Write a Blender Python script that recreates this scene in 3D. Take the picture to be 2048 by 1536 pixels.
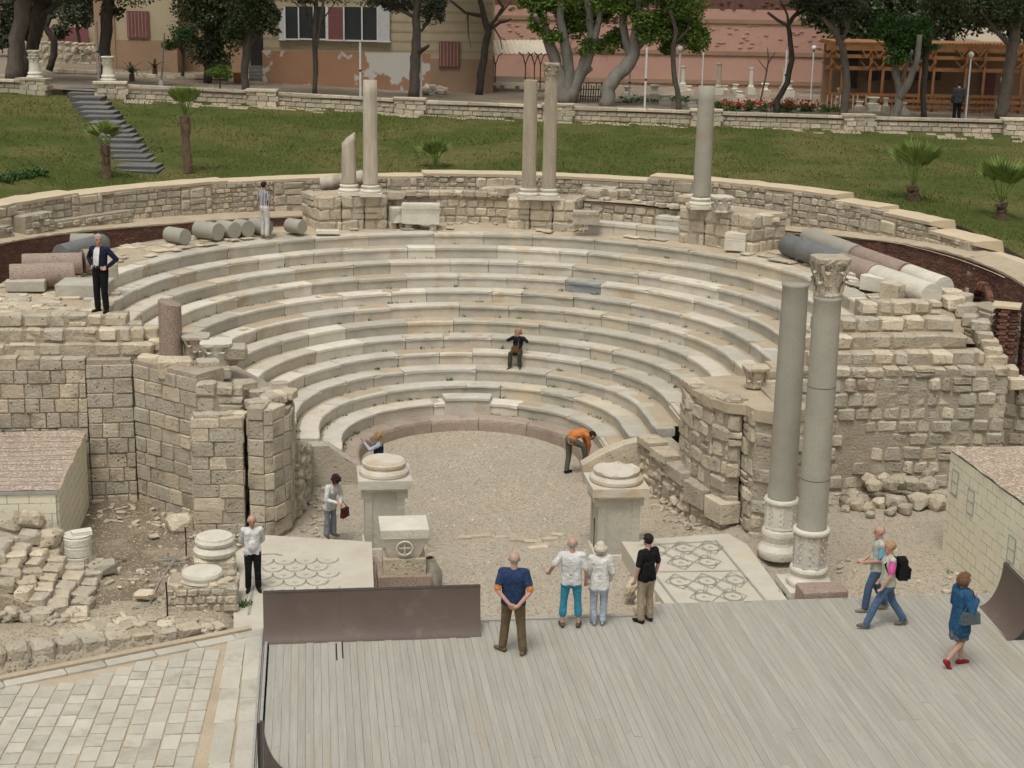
import bpy, bmesh, math, random
import numpy as np
from mathutils import Vector, Matrix, noise
for o in list(bpy.data.objects): bpy.data.objects.remove(o)
SC = bpy.context.scene; COL = SC.collection
RD = random.Random(11); U = RD.uniform; PI = math.pi; rad = math.radians
# ---------------------------------------------------------------- camera, sky, sun, exposure
F, YH, ROLL, YAW = 3134.0, -50.6, 0.01852, rad(7.4)
def _t(v): return np.array([v[0]*math.cos(YAW)+v[1]*math.sin(YAW), -v[0]*math.sin(YAW)+v[1]*math.cos(YAW), v[2]])
CAM = _t((1.1036, -41.3116, 13.05)); _p = math.atan((768-YH)/F)
FW = _t((0, math.cos(_p), -math.sin(_p))); UP0 = _t((0, math.sin(_p), math.cos(_p))); RT0 = _t((1., 0, 0)); HF = _t((0, 1., 0))
_cr, _sr = math.cos(ROLL), math.sin(ROLL)
cam = bpy.data.objects.new('camera', bpy.data.cameras.new('camera')); COL.objects.link(cam)
_r = RT0*_cr+UP0*_sr; _u = UP0*_cr-RT0*_sr
cam.matrix_world = Matrix(((_r[0], _u[0], -FW[0], CAM[0]), (_r[1], _u[1], -FW[1], CAM[1]), (_r[2], _u[2], -FW[2], CAM[2]), (0, 0, 0, 1)))
cam.data.sensor_width = 36; cam.data.lens = F/2048*36; cam.data.clip_start = .5; cam.data.clip_end = 2000
SC.camera = cam
SUN_EL, SUN_AZ = 66, 205      # azimuth clockwise from +Y
w = bpy.data.worlds.new('World'); SC.world = w; w.use_nodes = True; nt = w.node_tree; nt.nodes.clear()
sk = nt.nodes.new('ShaderNodeTexSky'); sk.sky_type = 'NISHITA'; sk.sun_disc = False
sk.sun_elevation = rad(SUN_EL); sk.sun_rotation = rad(SUN_AZ); sk.air_density = 1.0; sk.dust_density = 5.0; sk.ozone_density = 1.0
hs = nt.nodes.new('ShaderNodeHueSaturation'); hs.inputs['Saturation'].default_value = .125
bg = nt.nodes.new('ShaderNodeBackground'); bg.inputs['Strength'].default_value = .125
wo = nt.nodes.new('ShaderNodeOutputWorld')
tn = nt.nodes.new('ShaderNodeMix'); tn.data_type = 'RGBA'; tn.blend_type = 'MULTIPLY'; tn.inputs[0].default_value = 1; tn.inputs[7].default_value = (.995, 1, .975, 1)
nt.links.new(sk.outputs[0], hs.inputs['Color']); nt.links.new(hs.outputs[0], tn.inputs[6]); nt.links.new(tn.outputs[2], bg.inputs[0]); nt.links.new(bg.outputs[0], wo.inputs[0])
sun = bpy.data.objects.new('sun', bpy.data.lights.new('sun', 'SUN')); COL.objects.link(sun)
sun.data.energy = 1.35; sun.data.angle = rad(17); sun.data.color = (1, .98, .93)
_d = Vector((math.sin(rad(SUN_AZ))*math.cos(rad(SUN_EL)), math.cos(rad(SUN_AZ))*math.cos(rad(SUN_EL)), math.sin(rad(SUN_EL))))
sun.rotation_euler = _d.to_track_quat('Z', 'Y').to_euler()
SC.view_settings.view_transform = 'Standard'; SC.view_settings.look = 'None'; SC.view_settings.exposure = 0.0; SC.view_settings.gamma = 1
SC.view_settings.use_curve_mapping = False
SC.cycles.use_adaptive_sampling = True; SC.cycles.adaptive_threshold = .035; SC.cycles.adaptive_min_samples = 16
SC.cycles.max_bounces = 4; SC.cycles.diffuse_bounces = 2; SC.cycles.glossy_bounces = 2; SC.cycles.transparent_max_bounces = 4
# ---------------------------------------------------------------- from a point of view of the photograph to the place
def ray(x, y):
    a, b = x-1024, y-768; u = a*_cr+b*_sr; v = -a*_sr+b*_cr
    return FW+RT0*(u/F)-UP0*(v/F)
def TZ(x, y, z): r = ray(x, y); return Vector(CAM+r*((z-CAM[2])/r[2]))
def TY(x, y, Y): r = ray(x, y); return Vector(CAM+r*((Y-CAM[1])/r[1]))
def TD(x, y, D): r = ray(x, y); return Vector(CAM+r*(D/float(r@HF)))        # D = level distance ahead
def depth(p): return float((np.array(p)-CAM)@HF)
# ---------------------------------------------------------------- mesh helpers
class MB:
    def __init__(s): s.v = []; s.f = []; s.m = []
    def add(s, vs, fs, mi=0):
        b = len(s.v); s.v += [tuple(v) for v in vs]; s.f += [tuple(i+b for i in f) for f in fs]; s.m += [mi]*len(fs); return s
    def box(s, c, d, rz=0, mi=0, taper=1.0, rx=0):
        M = Matrix.Translation(c) @ Matrix.Rotation(rz, 4, 'Z') @ Matrix.Rotation(rx, 4, 'X')
        x, y, z = d[0]/2, d[1]/2, d[2]/2; t = taper
        vs = [M @ Vector(p) for p in ((-x, -y, -z), (x, -y, -z), (x, y, -z), (-x, y, -z), (-x*t, -y*t, z), (x*t, -y*t, z), (x*t, y*t, z), (-x*t, y*t, z))]
        return s.add(vs, [(0, 3, 2, 1), (4, 5, 6, 7), (0, 1, 5, 4), (1, 2, 6, 5), (2, 3, 7, 6), (3, 0, 4, 7)], mi)
    def prism(s, poly, z0, z1, mi=0):
        n = len(poly); top = z1 if callable(z1) else (lambda x, y: z1)
        vs = [(x, y, z0) for x, y in poly]+[(x, y, top(x, y)) for x, y in poly]
        return s.add(vs, [tuple(range(n-1, -1, -1)), tuple(range(n, 2*n))]+[(i, (i+1) % n, n+(i+1) % n, n+i) for i in range(n)], mi)
    def tube(s, pts, rs, n=8, mi=0, cap=True, jit=0):
        pts = [Vector(p) for p in pts]; k = len(pts)
        if not isinstance(rs, (list, tuple)): rs = [rs]*k
        vs = []; fs = []; a = None
        for i, p in enumerate(pts):
            d = (pts[min(i+1, k-1)]-pts[max(i-1, 0)]).normalized()
            if a is None: a = d.orthogonal().normalized()
            a = (a-d*a.dot(d)).normalized() if (a-d*a.dot(d)).length > 1e-5 else d.orthogonal().normalized(); b = d.cross(a)
            for j in range(n):
                t = 2*PI*j/n; r = rs[i]*(1+(U(-jit, jit) if jit else 0)); vs.append(p+a*(r*math.cos(t))+b*(r*math.sin(t)))
        for i in range(k-1):
            for j in range(n): fs.append((i*n+j, i*n+(j+1) % n, (i+1)*n+(j+1) % n, (i+1)*n+j))
        if cap: fs += [tuple(range(n-1, -1, -1)), tuple(range((k-1)*n, k*n))]
        return s.add(vs, fs, mi)
    def lathe(s, prof, n=24, c=(0, 0, 0), mi=0, flute=0, rotz=0, squash=1):
        vs = []; fs = []; k = len(prof)
        for r, z in prof:
            for j in range(n):
                t = 2*PI*j/n+rotz; rr = r*(1-(flute if j % 2 else 0)); vs.append((c[0]+rr*math.cos(t), c[1]+rr*math.sin(t)*squash, c[2]+z))
        for i in range(k-1):
            for j in range(n): fs.append((i*n+j, i*n+(j+1) % n, (i+1)*n+(j+1) % n, (i+1)*n+j))
        fs += [tuple(range(n-1, -1, -1)), tuple(range((k-1)*n, k*n))]
        return s.add(vs, fs, mi)
    def ball(s, c, r, n=10, k=6, mi=0):
        if not isinstance(r, (tuple, list)): r = (r, r, r)
        vs = [(c[0], c[1], c[2]-r[2])]; fs = []
        for i in range(1, k):
            t = -PI/2+PI*i/k
            for j in range(n): vs.append((c[0]+r[0]*math.cos(t)*math.cos(2*PI*j/n), c[1]+r[1]*math.cos(t)*math.sin(2*PI*j/n), c[2]+r[2]*math.sin(t)))
        vs.append((c[0], c[1], c[2]+r[2])); e = len(vs)-1
        for j in range(n):
            fs.append((0, 1+(j+1) % n, 1+j)); fs.append((e, e-n+j, e-n+(j+1) % n))
        for i in range(k-2):
            for j in range(n): a = 1+i*n; fs.append((a+j, a+(j+1) % n, a+n+(j+1) % n, a+n+j))
        return s.add(vs, fs, mi)
    def rough(s, amp, sc=2.0, seed=0, zf=1):
        o = []
        for v in s.v:
            q = noise.noise_vector(Vector(v)*sc+Vector((seed*7.3, seed*3.1, 1.7))); o.append((v[0]+q.x*amp, v[1]+q.y*amp, v[2]+q.z*amp*zf))
        s.v = o; return s
    def mesh(s, name, mats, smooth=False):
        me = bpy.data.meshes.new(name); me.from_pydata(s.v, [], s.f)
        for m in (mats if isinstance(mats, (list, tuple)) else [mats]): me.materials.append(m)
        if any(s.m): me.polygons.foreach_set('material_index', s.m)
        if smooth: me.polygons.foreach_set('use_smooth', [True]*len(me.polygons))
        me.update(); return me
    def build(s, name, mats, parent=None, smooth=False, at=None):
        if at is not None: at = Vector(at)
        off = at if at is not None else (Vector(parent['_o']) if parent is not None else Vector((0, 0, 0)))
        s.v = [(v[0]-off.x, v[1]-off.y, v[2]-off.z) for v in s.v]
        o = bpy.data.objects.new(name, s.mesh(name, mats, smooth)); COL.objects.link(o)
        if parent is not None: o.parent = parent; o['_o'] = parent['_o']
        else: o.location = off; o['_o'] = tuple(off)
        return o
def tag(o, label, cat, group=None):
    o['label'] = label; o['category'] = cat
    if group: o['group'] = group
    return o
def thing(name, label, cat, loc=(0, 0, 0), group=None):
    o = bpy.data.objects.new(name, None); o.empty_display_size = .2; COL.objects.link(o); o.location = loc; o['_o'] = tuple(loc)
    return tag(o, label, cat, group)
def kind(o, k): o['kind'] = k; return o
def fbm(x, y, s=1., o=3, seed=0.):
    return sum(noise.noise(Vector((x*s*2**i, y*s*2**i, seed)))*.5**i for i in range(o))
# ---------------------------------------------------------------- materials
def mat(name, c1, c2, sc=3., rough=.9, bump=.25, bsc=25., rnd=.12, pits=0., pit_sc=14., c3=None, c3sc=.8, c3t=.55, c3w=.12, stretch=None, tint=None, spec=.25, fleck=None, fsc=90):
    m = bpy.data.materials.new(name); m.use_nodes = True; n = m.node_tree; N = n.nodes.new; Lk = n.links.new
    b = n.nodes['Principled BSDF']; b.inputs['Roughness'].default_value = rough; b.inputs['Specular IOR Level'].default_value = spec
    g = N('ShaderNodeNewGeometry'); oi = N('ShaderNodeObjectInfo')
    rr = N('ShaderNodeMath'); rr.operation = 'ADD'; Lk(oi.outputs['Random'], rr.inputs[0]); Lk(g.outputs['Random Per Island'], rr.inputs[1])
    fr = N('ShaderNodeMath'); fr.operation = 'FRACT'; Lk(rr.outputs[0], fr.inputs[0])
    pos = g.outputs['Position']
    mp = N('ShaderNodeVectorMath'); mp.operation = 'MULTIPLY_ADD'; Lk(pos, mp.inputs[0]); mp.inputs[1].default_value = stretch or (1, 1, 1)
    sv = N('ShaderNodeVectorMath'); sv.operation = 'SCALE'; sv.inputs[0].default_value = (7, 3, 5); Lk(fr.outputs[0], sv.inputs['Scale']); Lk(sv.outputs[0], mp.inputs[2])
    def nz(scale, det=3, r=.6):
        t = N('ShaderNodeTexNoise'); t.inputs['Scale'].default_value = scale; t.inputs['Detail'].default_value = det; t.inputs['Roughness'].default_value = r; Lk(mp.outputs[0], t.inputs['Vector']); return t.outputs['Fac']
    def ramp(src, a, z):
        t = N('ShaderNodeMapRange'); t.inputs[1].default_value = a; t.inputs[2].default_value = z; Lk(src, t.inputs[0]); return t.outputs[0]
    def mix(f, a, c, mode='MIX'):
        t = N('ShaderNodeMix'); t.data_type = 'RGBA'; t.blend_type = mode
        if hasattr(f, 'node'): Lk(f, t.inputs[0])
        else: t.inputs[0].default_value = f
        for q, i in ((a, 6), (c, 7)):
            if hasattr(q, 'node'): Lk(q, t.inputs[i])
            else: t.inputs[i].default_value = (*q, 1) if len(q) == 3 else q
        return t.outputs[2]
    n1 = nz(sc); col = mix(ramp(n1, .32, .68), c1, c2)
    if c3: col = mix(ramp(nz(c3sc, 4), c3t, c3t+c3w), col, c3)
    if tint:
        cr = N('ShaderNodeValToRGB'); cr.color_ramp.interpolation = 'CONSTANT'
        el = cr.color_ramp.elements
        while len(el) < len(tint): el.new(.5)
        for e, (p, c) in zip(el, tint): e.position = p; e.color = (*c, 1)
        Lk(fr.outputs[0], cr.inputs[0]); col = mix(1.0, col, cr.outputs[0], 'MULTIPLY')
    if fleck:
        t = N('ShaderNodeTexVoronoi'); t.inputs['Scale'].default_value = fsc; Lk(mp.outputs[0], t.inputs['Vector'])
        s2 = N('ShaderNodeSeparateColor'); Lk(t.outputs['Color'], s2.inputs[0]); col = mix(ramp(s2.outputs[0], fleck[1], fleck[1]+.1), col, fleck[0])
    hv = N('ShaderNodeHueSaturation'); Lk(col, hv.inputs['Color'])
    t = N('ShaderNodeMapRange'); t.inputs[3].default_value = 1-rnd; t.inputs[4].default_value = 1+rnd; Lk(fr.outputs[0], t.inputs[0]); Lk(t.outputs[0], hv.inputs['Value'])
    out = hv.outputs[0]; hgt = nz(bsc, 3, .65)
    if pits:
        v = N('ShaderNodeTexVoronoi'); v.inputs['Scale'].default_value = pit_sc; v.inputs['Randomness'].default_value = 1; Lk(mp.outputs[0], v.inputs['Vector'])
        k = ramp(v.outputs['Distance'], .06, .24)
        pk = N('ShaderNodeMath'); pk.operation = 'MAXIMUM'; Lk(k, pk.inputs[0]); Lk(ramp(nz(1.7, 3), .56, .46), pk.inputs[1])
        out = mix(pk.outputs[0], mix(pits*.75, out, (.09, .065, .045)), out)
        a = N('ShaderNodeMath'); a.operation = 'MULTIPLY_ADD'; Lk(pk.outputs[0], a.inputs[0]); a.inputs[1].default_value = .8*pits; Lk(hgt, a.inputs[2]); hgt = a.outputs[0]
    Lk(out, b.inputs['Base Color'])
    if bump:
        bp = N('ShaderNodeBump'); bp.inputs['Strength'].default_value = min(1, bump*2); bp.inputs['Distance'].default_value = .05; Lk(hgt, bp.inputs['Height']); Lk(bp.outputs[0], b.inputs['Normal'])
    return m
def plain(name, c, rough=.6, spec=.3, metal=0, rnd=.0):
    m = mat(name, c, tuple(x*.82 for x in c), sc=9, rough=rough, bump=.08, bsc=60, rnd=rnd, spec=spec); m.node_tree.nodes['Principled BSDF'].inputs['Metallic'].default_value = metal; return m
LT = [(0, (1, 1, 1)), (.25, (1.05, 1.0, .94)), (.45, (.88, .87, .85)), (.6, (1.16, 1.13, 1.08)), (.75, (.95, .92, .88)), (.88, (.76, .74, .71))]
M = {}
M['stone'] = mat('limestone', (.55, .49, .385), (.445, .39, .30), 3, bump=.45, bsc=16, rnd=.12, pits=.95, pit_sc=9, tint=LT, c3=(.31, .26, .195), c3sc=1.1, c3t=.56)
M['stone_pale'] = mat('pale_limestone', (.58, .515, .405), (.48, .415, .315), 3, bump=.45, bsc=16, rnd=.12, pits=.95, pit_sc=10, tint=LT)
M['mortar'] = mat('mortar', (.43, .365, .275), (.34, .285, .21), 2.5, bump=.5, bsc=14, rnd=0)
M['sand'] = mat('sand', (.50, .41, .29), (.42, .335, .23), 1.2, bump=.25, bsc=20, rnd=0, fleck=((.40, .33, .24), .86), fsc=40)
M['cap'] = mat('plaster_cap', (.60, .49, .34), (.53, .43, .295), 1.2, bump=.15, bsc=8, rnd=0)
MT = [(0, (1, 1, 1)), (.25, (1.03, 1.0, .95)), (.45, (.96, .96, .95)), (.6, (1.02, .97, .89)), (.7, (.88, .87, .85)), (.85, (1.06, 1.05, 1.02))]
M['marble'] = mat('marble', (.62, .58, .505), (.53, .49, .42), 1.6, rough=.7, bump=.2, bsc=9, rnd=.10, tint=MT, c3=(.52, .425, .305), c3sc=1.1, c3t=.56, pits=.15, pit_sc=20)
M['marble_grey'] = mat('grey_marble', (.50, .465, .39), (.42, .39, .32), 1.4, rough=.75, bump=.25, bsc=9, rnd=.07, tint=MT[:1]+[(.5, (.95, .95, .94)), (.8, (1.08, 1.04, .98))], c3=(.55, .48, .37), c3sc=1.0, c3t=.54, pits=.2, pit_sc=16)
M['blue_marble'] = mat('blue_marble', (.30, .32, .33), (.22, .235, .25), 2, rough=.7, bump=.2, rnd=.15)
M['white_marble'] = mat('white_marble', (.68, .63, .53), (.58, .53, .43), 2, rough=.7, bump=.25, bsc=12, rnd=.06, c3=(.50, .44, .34), c3t=.6)
M['vein'] = mat('veined_marble', (.56, .49, .385), (.33, .28, .215), 1.6, rough=.75, bump=.3, bsc=9, rnd=.05)
_n = M['vein'].node_tree; _mp = [q for q in _n.nodes if q.type == 'VECT_MATH' and q.operation == 'MULTIPLY_ADD'][0]; _rot = _n.nodes.new('ShaderNodeMapping'); _rot.inputs['Rotation'].default_value = (0, rad(38), 0); _rot.inputs['Scale'].default_value = (2.6, 1.0, .35); _n.links.new(_mp.inputs[0].links[0].from_socket, _rot.inputs['Vector']); _n.links.new(_rot.outputs[0], _mp.inputs[0])
M['fluted'] = mat('fluted_marble', (.48, .41, .31), (.38, .32, .24), 2.5, rough=.8, bump=.4, bsc=14, rnd=.05, stretch=(2, 2, .5))
M['granite'] = mat('grey_granite', (.37, .345, .28), (.315, .295, .24), 1.4, rough=.8, bump=.08, rnd=.07, c3=(.34, .275, .20), c3t=.60, fleck=((.28, .265, .225), .75), fsc=110)
M['granite_dark'] = mat('dark_granite', (.17, .175, .17), (.13, .135, .135), 2, rough=.6, bump=.1, rnd=.05, fleck=((.26, .26, .25), .8))
M['granite_pink'] = mat('pink_granite', (.38, .29, .23), (.315, .235, .185), 2, rough=.75, bump=.12, rnd=.06, fleck=((.22, .16, .13), .65), fsc=60)
M['granite_beige'] = mat('beige_granite', (.42, .335, .265), (.35, .275, .215), 1.6, rough=.8, bump=.2, rnd=.08, c3=(.30, .235, .185), c3sc=1.2, c3t=.57, fleck=((.29, .225, .18), .72), fsc=50)
M['brick'] = mat('red_brick', (.20, .105, .078), (.15, .078, .058), 6, bump=.3, bsc=30, rnd=.25, tint=[(0, (1, 1, 1)), (.4, (1.25, 1.1, 1.0)), (.7, (.75, .75, .75))])
M['brick_joint'] = mat('brick_joint', (.29, .215, .16), (.22, .165, .12), 6, rnd=0)
M['gravel'] = mat('gravel', (.50, .435, .34), (.44, .375, .285), .7, bump=.9, bsc=26, rnd=0, c3=(.49, .41, .305), c3sc=.25, c3t=.52, fleck=((.33, .28, .215), .74), fsc=24)
M['dirt'] = mat('dirt', (.47, .395, .29), (.39, .325, .235), .9, bump=.6, bsc=16, rnd=0, fleck=((.26, .205, .145), .78), fsc=24)
M['dirt_dark'] = mat('dark_soil', (.25, .195, .135), (.19, .15, .10), .9, bump=.6, bsc=16, rnd=0, c3=(.33, .265, .19), c3sc=.7, c3t=.52, fleck=((.36, .295, .215), .80), fsc=22)
M['pebble'] = mat('pebbles', (.52, .46, .37), (.42, .36, .28), 3, rnd=.35, bump=.1)
M['wood'] = mat('weathered_planks', (.405, .38, .322), (.345, .322, .272), 2.2, rough=.85, bump=.2, bsc=12, rnd=.06, stretch=(5, .35, 5), c3=(.37, .32, .24), c3sc=.5, c3t=.58)
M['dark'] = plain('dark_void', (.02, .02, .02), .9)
M['ramp'] = mat('brown_board', (.135, .10, .082), (.115, .085, .07), 1.2, rough=.55, bump=.05, rnd=0, c3=(.16, .125, .105), c3sc=1.5, c3t=.6)
M['ramp_edge'] = plain('ramp_edge', (.06, .055, .05), .6)
M['paving'] = mat('paving_stone', (.52, .48, .40), (.45, .41, .335), 1.5, rough=.85, bump=.3, bsc=10, rnd=.09, c3=(.40, .36, .285), c3sc=1.4, c3t=.56)
M['grass'] = mat('grass', (.082, .106, .026), (.058, .078, .019), .7, rough=1, bump=.8, bsc=16, rnd=0, c3=(.145, .130, .048), c3sc=.22, c3t=.455, spec=.05, fleck=((.085, .095, .03), .6), fsc=14)
M['blade'] = mat('grass_blades', (.082, .112, .026), (.140, .132, .048), .3, rough=1, bump=0, rnd=.35, spec=.05)
M['leaf_dark'] = mat('dark_leaves', (.055, .075, .028), (.08, .10, .042), 1.5, rough=.6, bump=0, rnd=.45)
M['leaf_dull'] = mat('dull_leaves', (.075, .085, .05), (.055, .065, .04), 1.5, rough=.7, bump=0, rnd=.4)
M['leaf_bright'] = mat('bright_leaves', (.15, .22, .035), (.09, .15, .03), 1.2, rough=.5, bump=0, rnd=.4)
M['leaf_mid'] = mat('mid_leaves', (.065, .14, .03), (.05, .10, .025), 1.2, rough=.5, bump=0, rnd=.4)
M['palm'] = mat('palm_leaf', (.19, .25, .06), (.12, .18, .04), 1.5, rough=.5, bump=0, rnd=.35)
M['bark'] = mat('bark', (.15, .125, .10), (.10, .085, .07), 5, bump=.6, bsc=14, rnd=.15, stretch=(1, 1, .35))
M['bark_pale'] = mat('pale_bark', (.27, .25, .215), (.19, .175, .15), 3, bump=.4, bsc=12, rnd=.1, stretch=(1, 1, .4))
M['bark_dark'] = mat('dark_bark', (.085, .07, .055), (.055, .045, .037), 5, bump=.6, bsc=14, rnd=.15, stretch=(1, 1, .35))
M['palm_trunk'] = mat('palm_trunk', (.20, .125, .08), (.13, .085, .06), 5, bump=.6, bsc=14, rnd=.1, stretch=(1, 1, 2))
M['facade'] = mat('beige_facade', (.45, .37, .245), (.39, .32, .21), .8, rough=.9, bump=.08, rnd=0.03)  # beige lowered so the colour carries shade the tree canopy does not cast
M['plinth'] = mat('terracotta_plaster', (.37, .205, .125), (.31, .17, .10), .7, rough=.9, bump=.1, bsc=10, rnd=0, c3=(.52, .49, .44), c3sc=.5, c3t=.54, c3w=.025)
M['plinth_clean'] = mat('tan_plaster', (.34, .225, .145), (.29, .19, .12), .8, bump=.08, rnd=0.03)
M['pink'] = mat('pink_plaster', (.51, .305, .235), (.47, .275, .21), .5, rough=.9, bump=.12, bsc=5, rnd=0.02, c3=(.40, .215, .16), c3sc=1.4, c3t=.60)
M['maroon'] = plain('maroon_paint', (.20, .075, .075), .6, rnd=.1)
M['white'] = plain('white_paint', (.70, .69, .66), .5)
M['pale_blue'] = plain('pale_shutter', (.55, .55, .53), .6)
M['glass'] = plain('dark_glass', (.03, .035, .035), .15, .5)
M['pergola'] = mat('orange_timber', (.34, .165, .07), (.28, .13, .055), 2, bump=.1, rnd=.12)
M['awning'] = mat('cream_awning', (.66, .58, .45), (.60, .52, .40), 1, bump=.05, rnd=0)
M['iron'] = plain('black_iron', (.03, .028, .026), .5)
M['yellow'] = mat('painted_board', (.78, .72, .52), (.72, .66, .47), 1.5, rough=.7, bump=.1, rnd=0)
M['blue_line'] = plain('blue_grey_paint', (.33, .39, .37), .8)
M['roof_gravel'] = mat('roof_gravel', (.50, .375, .28), (.40, .30, .225), 2, bump=.9, bsc=30, rnd=0, fleck=((.66, .55, .43), .62), fsc=22, c3=(.36, .27, .20), c3sc=9, c3t=.56)
M['metal'] = plain('grey_metal', (.38, .38, .36), .45)
M['mosaic'] = mat('mosaic_floor', (.57, .52, .425), (.50, .45, .36), 1.2, rough=.8, bump=.15, bsc=30, rnd=0, c3=(.58, .48, .35), c3sc=.6, c3t=.6)
M['mosaic_line'] = mat('dark_tesserae', (.29, .28, .245), (.38, .36, .305), 12, rough=.8, bump=.1, rnd=.0)
M['terrace_soil'] = mat('terrace_soil', (.27, .215, .155), (.20, .16, .115), .6, bump=.5, bsc=10, rnd=0, c3=(.36, .31, .24), c3sc=.3, c3t=.55)
M['facade_joint'] = plain('facade_joint', (.38, .31, .20), .9)
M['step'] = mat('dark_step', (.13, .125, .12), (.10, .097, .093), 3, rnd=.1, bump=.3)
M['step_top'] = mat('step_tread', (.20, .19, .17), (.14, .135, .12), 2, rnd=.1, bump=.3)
M['flower'] = mat('red_flowers', (.42, .03, .02), (.5, .06, .03), 3, rnd=.3, bump=0)
M['canvas'] = mat('grey_canvas', (.32, .29, .23), (.27, .245, .19), 3, rnd=0, bump=.3, bsc=12)
# ---------------------------------------------------------------- masonry
ASP = (.75, 1.0, 1.45, 2.1); STY = {'ash': (.045, .022), 'rub': (.15, .06), 'bld': (.23, .12), 'tile': (.035, .02)}
_tm = {}; _me = {}
def tmpl(sty, ai, vi):
    k = (sty, ai, vi)
    if k not in _tm:
        c, j = STY[sty]; a = ASP[ai]/2; rr = random.Random(hash((sty == 'ash', ai, vi, len(sty)*7+ord(sty[0])))); pts = []
        for sx in (-1, 1):
            for sy in (-1, 1):
                for sz in (-1, 1):
                    q = [rr.uniform(.5, 1.6)*c for _ in range(3)]; J = [rr.uniform(-j, j) for _ in range(3)]
                    for ax in range(3):
                        p = [sx*(a-q[0]), sy*(.5-q[1]), sz*(.5-q[2])]; p[ax] = (sx*a, sy*.5, sz*.5)[ax]
                        pts.append(tuple(p[i]+J[i] for i in range(3)))
        bm = bmesh.new()
        for p in pts: bm.verts.new(p)
        r = bmesh.ops.convex_hull(bm, input=bm.verts[:]); bmesh.ops.delete(bm, geom=[g for g in set(r['geom_interior']+r['geom_unused']) if isinstance(g, bmesh.types.BMVert)], context='VERTS')
        bmesh.ops.join_triangles(bm, faces=bm.faces[:], angle_face_threshold=.2, angle_shape_threshold=3.1)
        bm.verts.index_update(); _tm[k] = ([v.co.copy() for v in bm.verts], [tuple(v.index for v in f.verts) for f in bm.faces]); bm.free()
    return _tm[k]
QUEUE = {}
def piece(th, pos, dims, rz, sty='rub', m='stone', name='stone', tilt=0., roll=0.):
    a = dims[0]/dims[2]; ai = min(range(4), key=lambda i: abs(math.log(a/ASP[i]))); vi = RD.randrange(4)
    Mx = Matrix.Translation(pos) @ Matrix.Rotation(rz, 4, 'Z') @ Matrix.Rotation(tilt, 4, 'X') @ Matrix.Rotation(roll, 4, 'Y') @ Matrix.Diagonal((dims[0]/ASP[ai], dims[1], dims[2], 1))
    d = (Vector(pos)-Vector(CAM)).length; QUEUE.setdefault(th.name, []).append((dims[0]*dims[2]/d/d, (sty, ai, vi), Mx, m, name))
def flush(th, limit=300, stuff='small_stones'):
    q = sorted(QUEUE.pop(th.name, []), key=lambda t: -t[0]); off = Matrix.Translation(-Vector(th['_o']))
    for _, k, Mx, m, nm in q[:limit]:
        if (k, m) not in _me:
            vs, fs = tmpl(*k); me = bpy.data.meshes.new(nm); me.from_pydata(vs, [], fs); me.materials.append(M[m]); _me[(k, m)] = me
        o = bpy.data.objects.new(nm, _me[(k, m)]); COL.objects.link(o); o.parent = th; o.matrix_local = off @ Mx
    if q[limit:]:
        mb = MB(); ms = sorted({t[3] for t in q[limit:]})
        for _, k, Mx, m, nm in q[limit:]:
            vs, fs = tmpl(*k); mb.add([Mx @ v for v in vs], fs, ms.index(m))
        kind(mb.build(stuff, [M[x] for x in ms], th), 'stuff')
def arc(R, a0, a1, n=40, c=(0, 0)): return [(c[0]+R*math.cos(rad(a0+(a1-a0)*i/n)), c[1]+R*math.sin(rad(a0+(a1-a0)*i/n))) for i in range(n+1)]
class Path:
    def __init__(s, pts):
        s.p = [Vector((x, y)) for x, y in pts]; s.c = [0.]
        for a, b in zip(s.p, s.p[1:]): s.c.append(s.c[-1]+(b-a).length)
        s.L = s.c[-1]
    def at(s, t):
        t = max(0, min(s.L-1e-6, t)); i = 0
        while s.c[i+1] <= t and i < len(s.p)-2: i += 1
        d = (s.p[i+1]-s.p[i]).normalized(); q = s.p[i]+d*(t-s.c[i]); return q, d, Vector((d.y, -d.x))   # normal = right hand side
def fn(v): return v if callable(v) else (lambda t: v)
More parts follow.
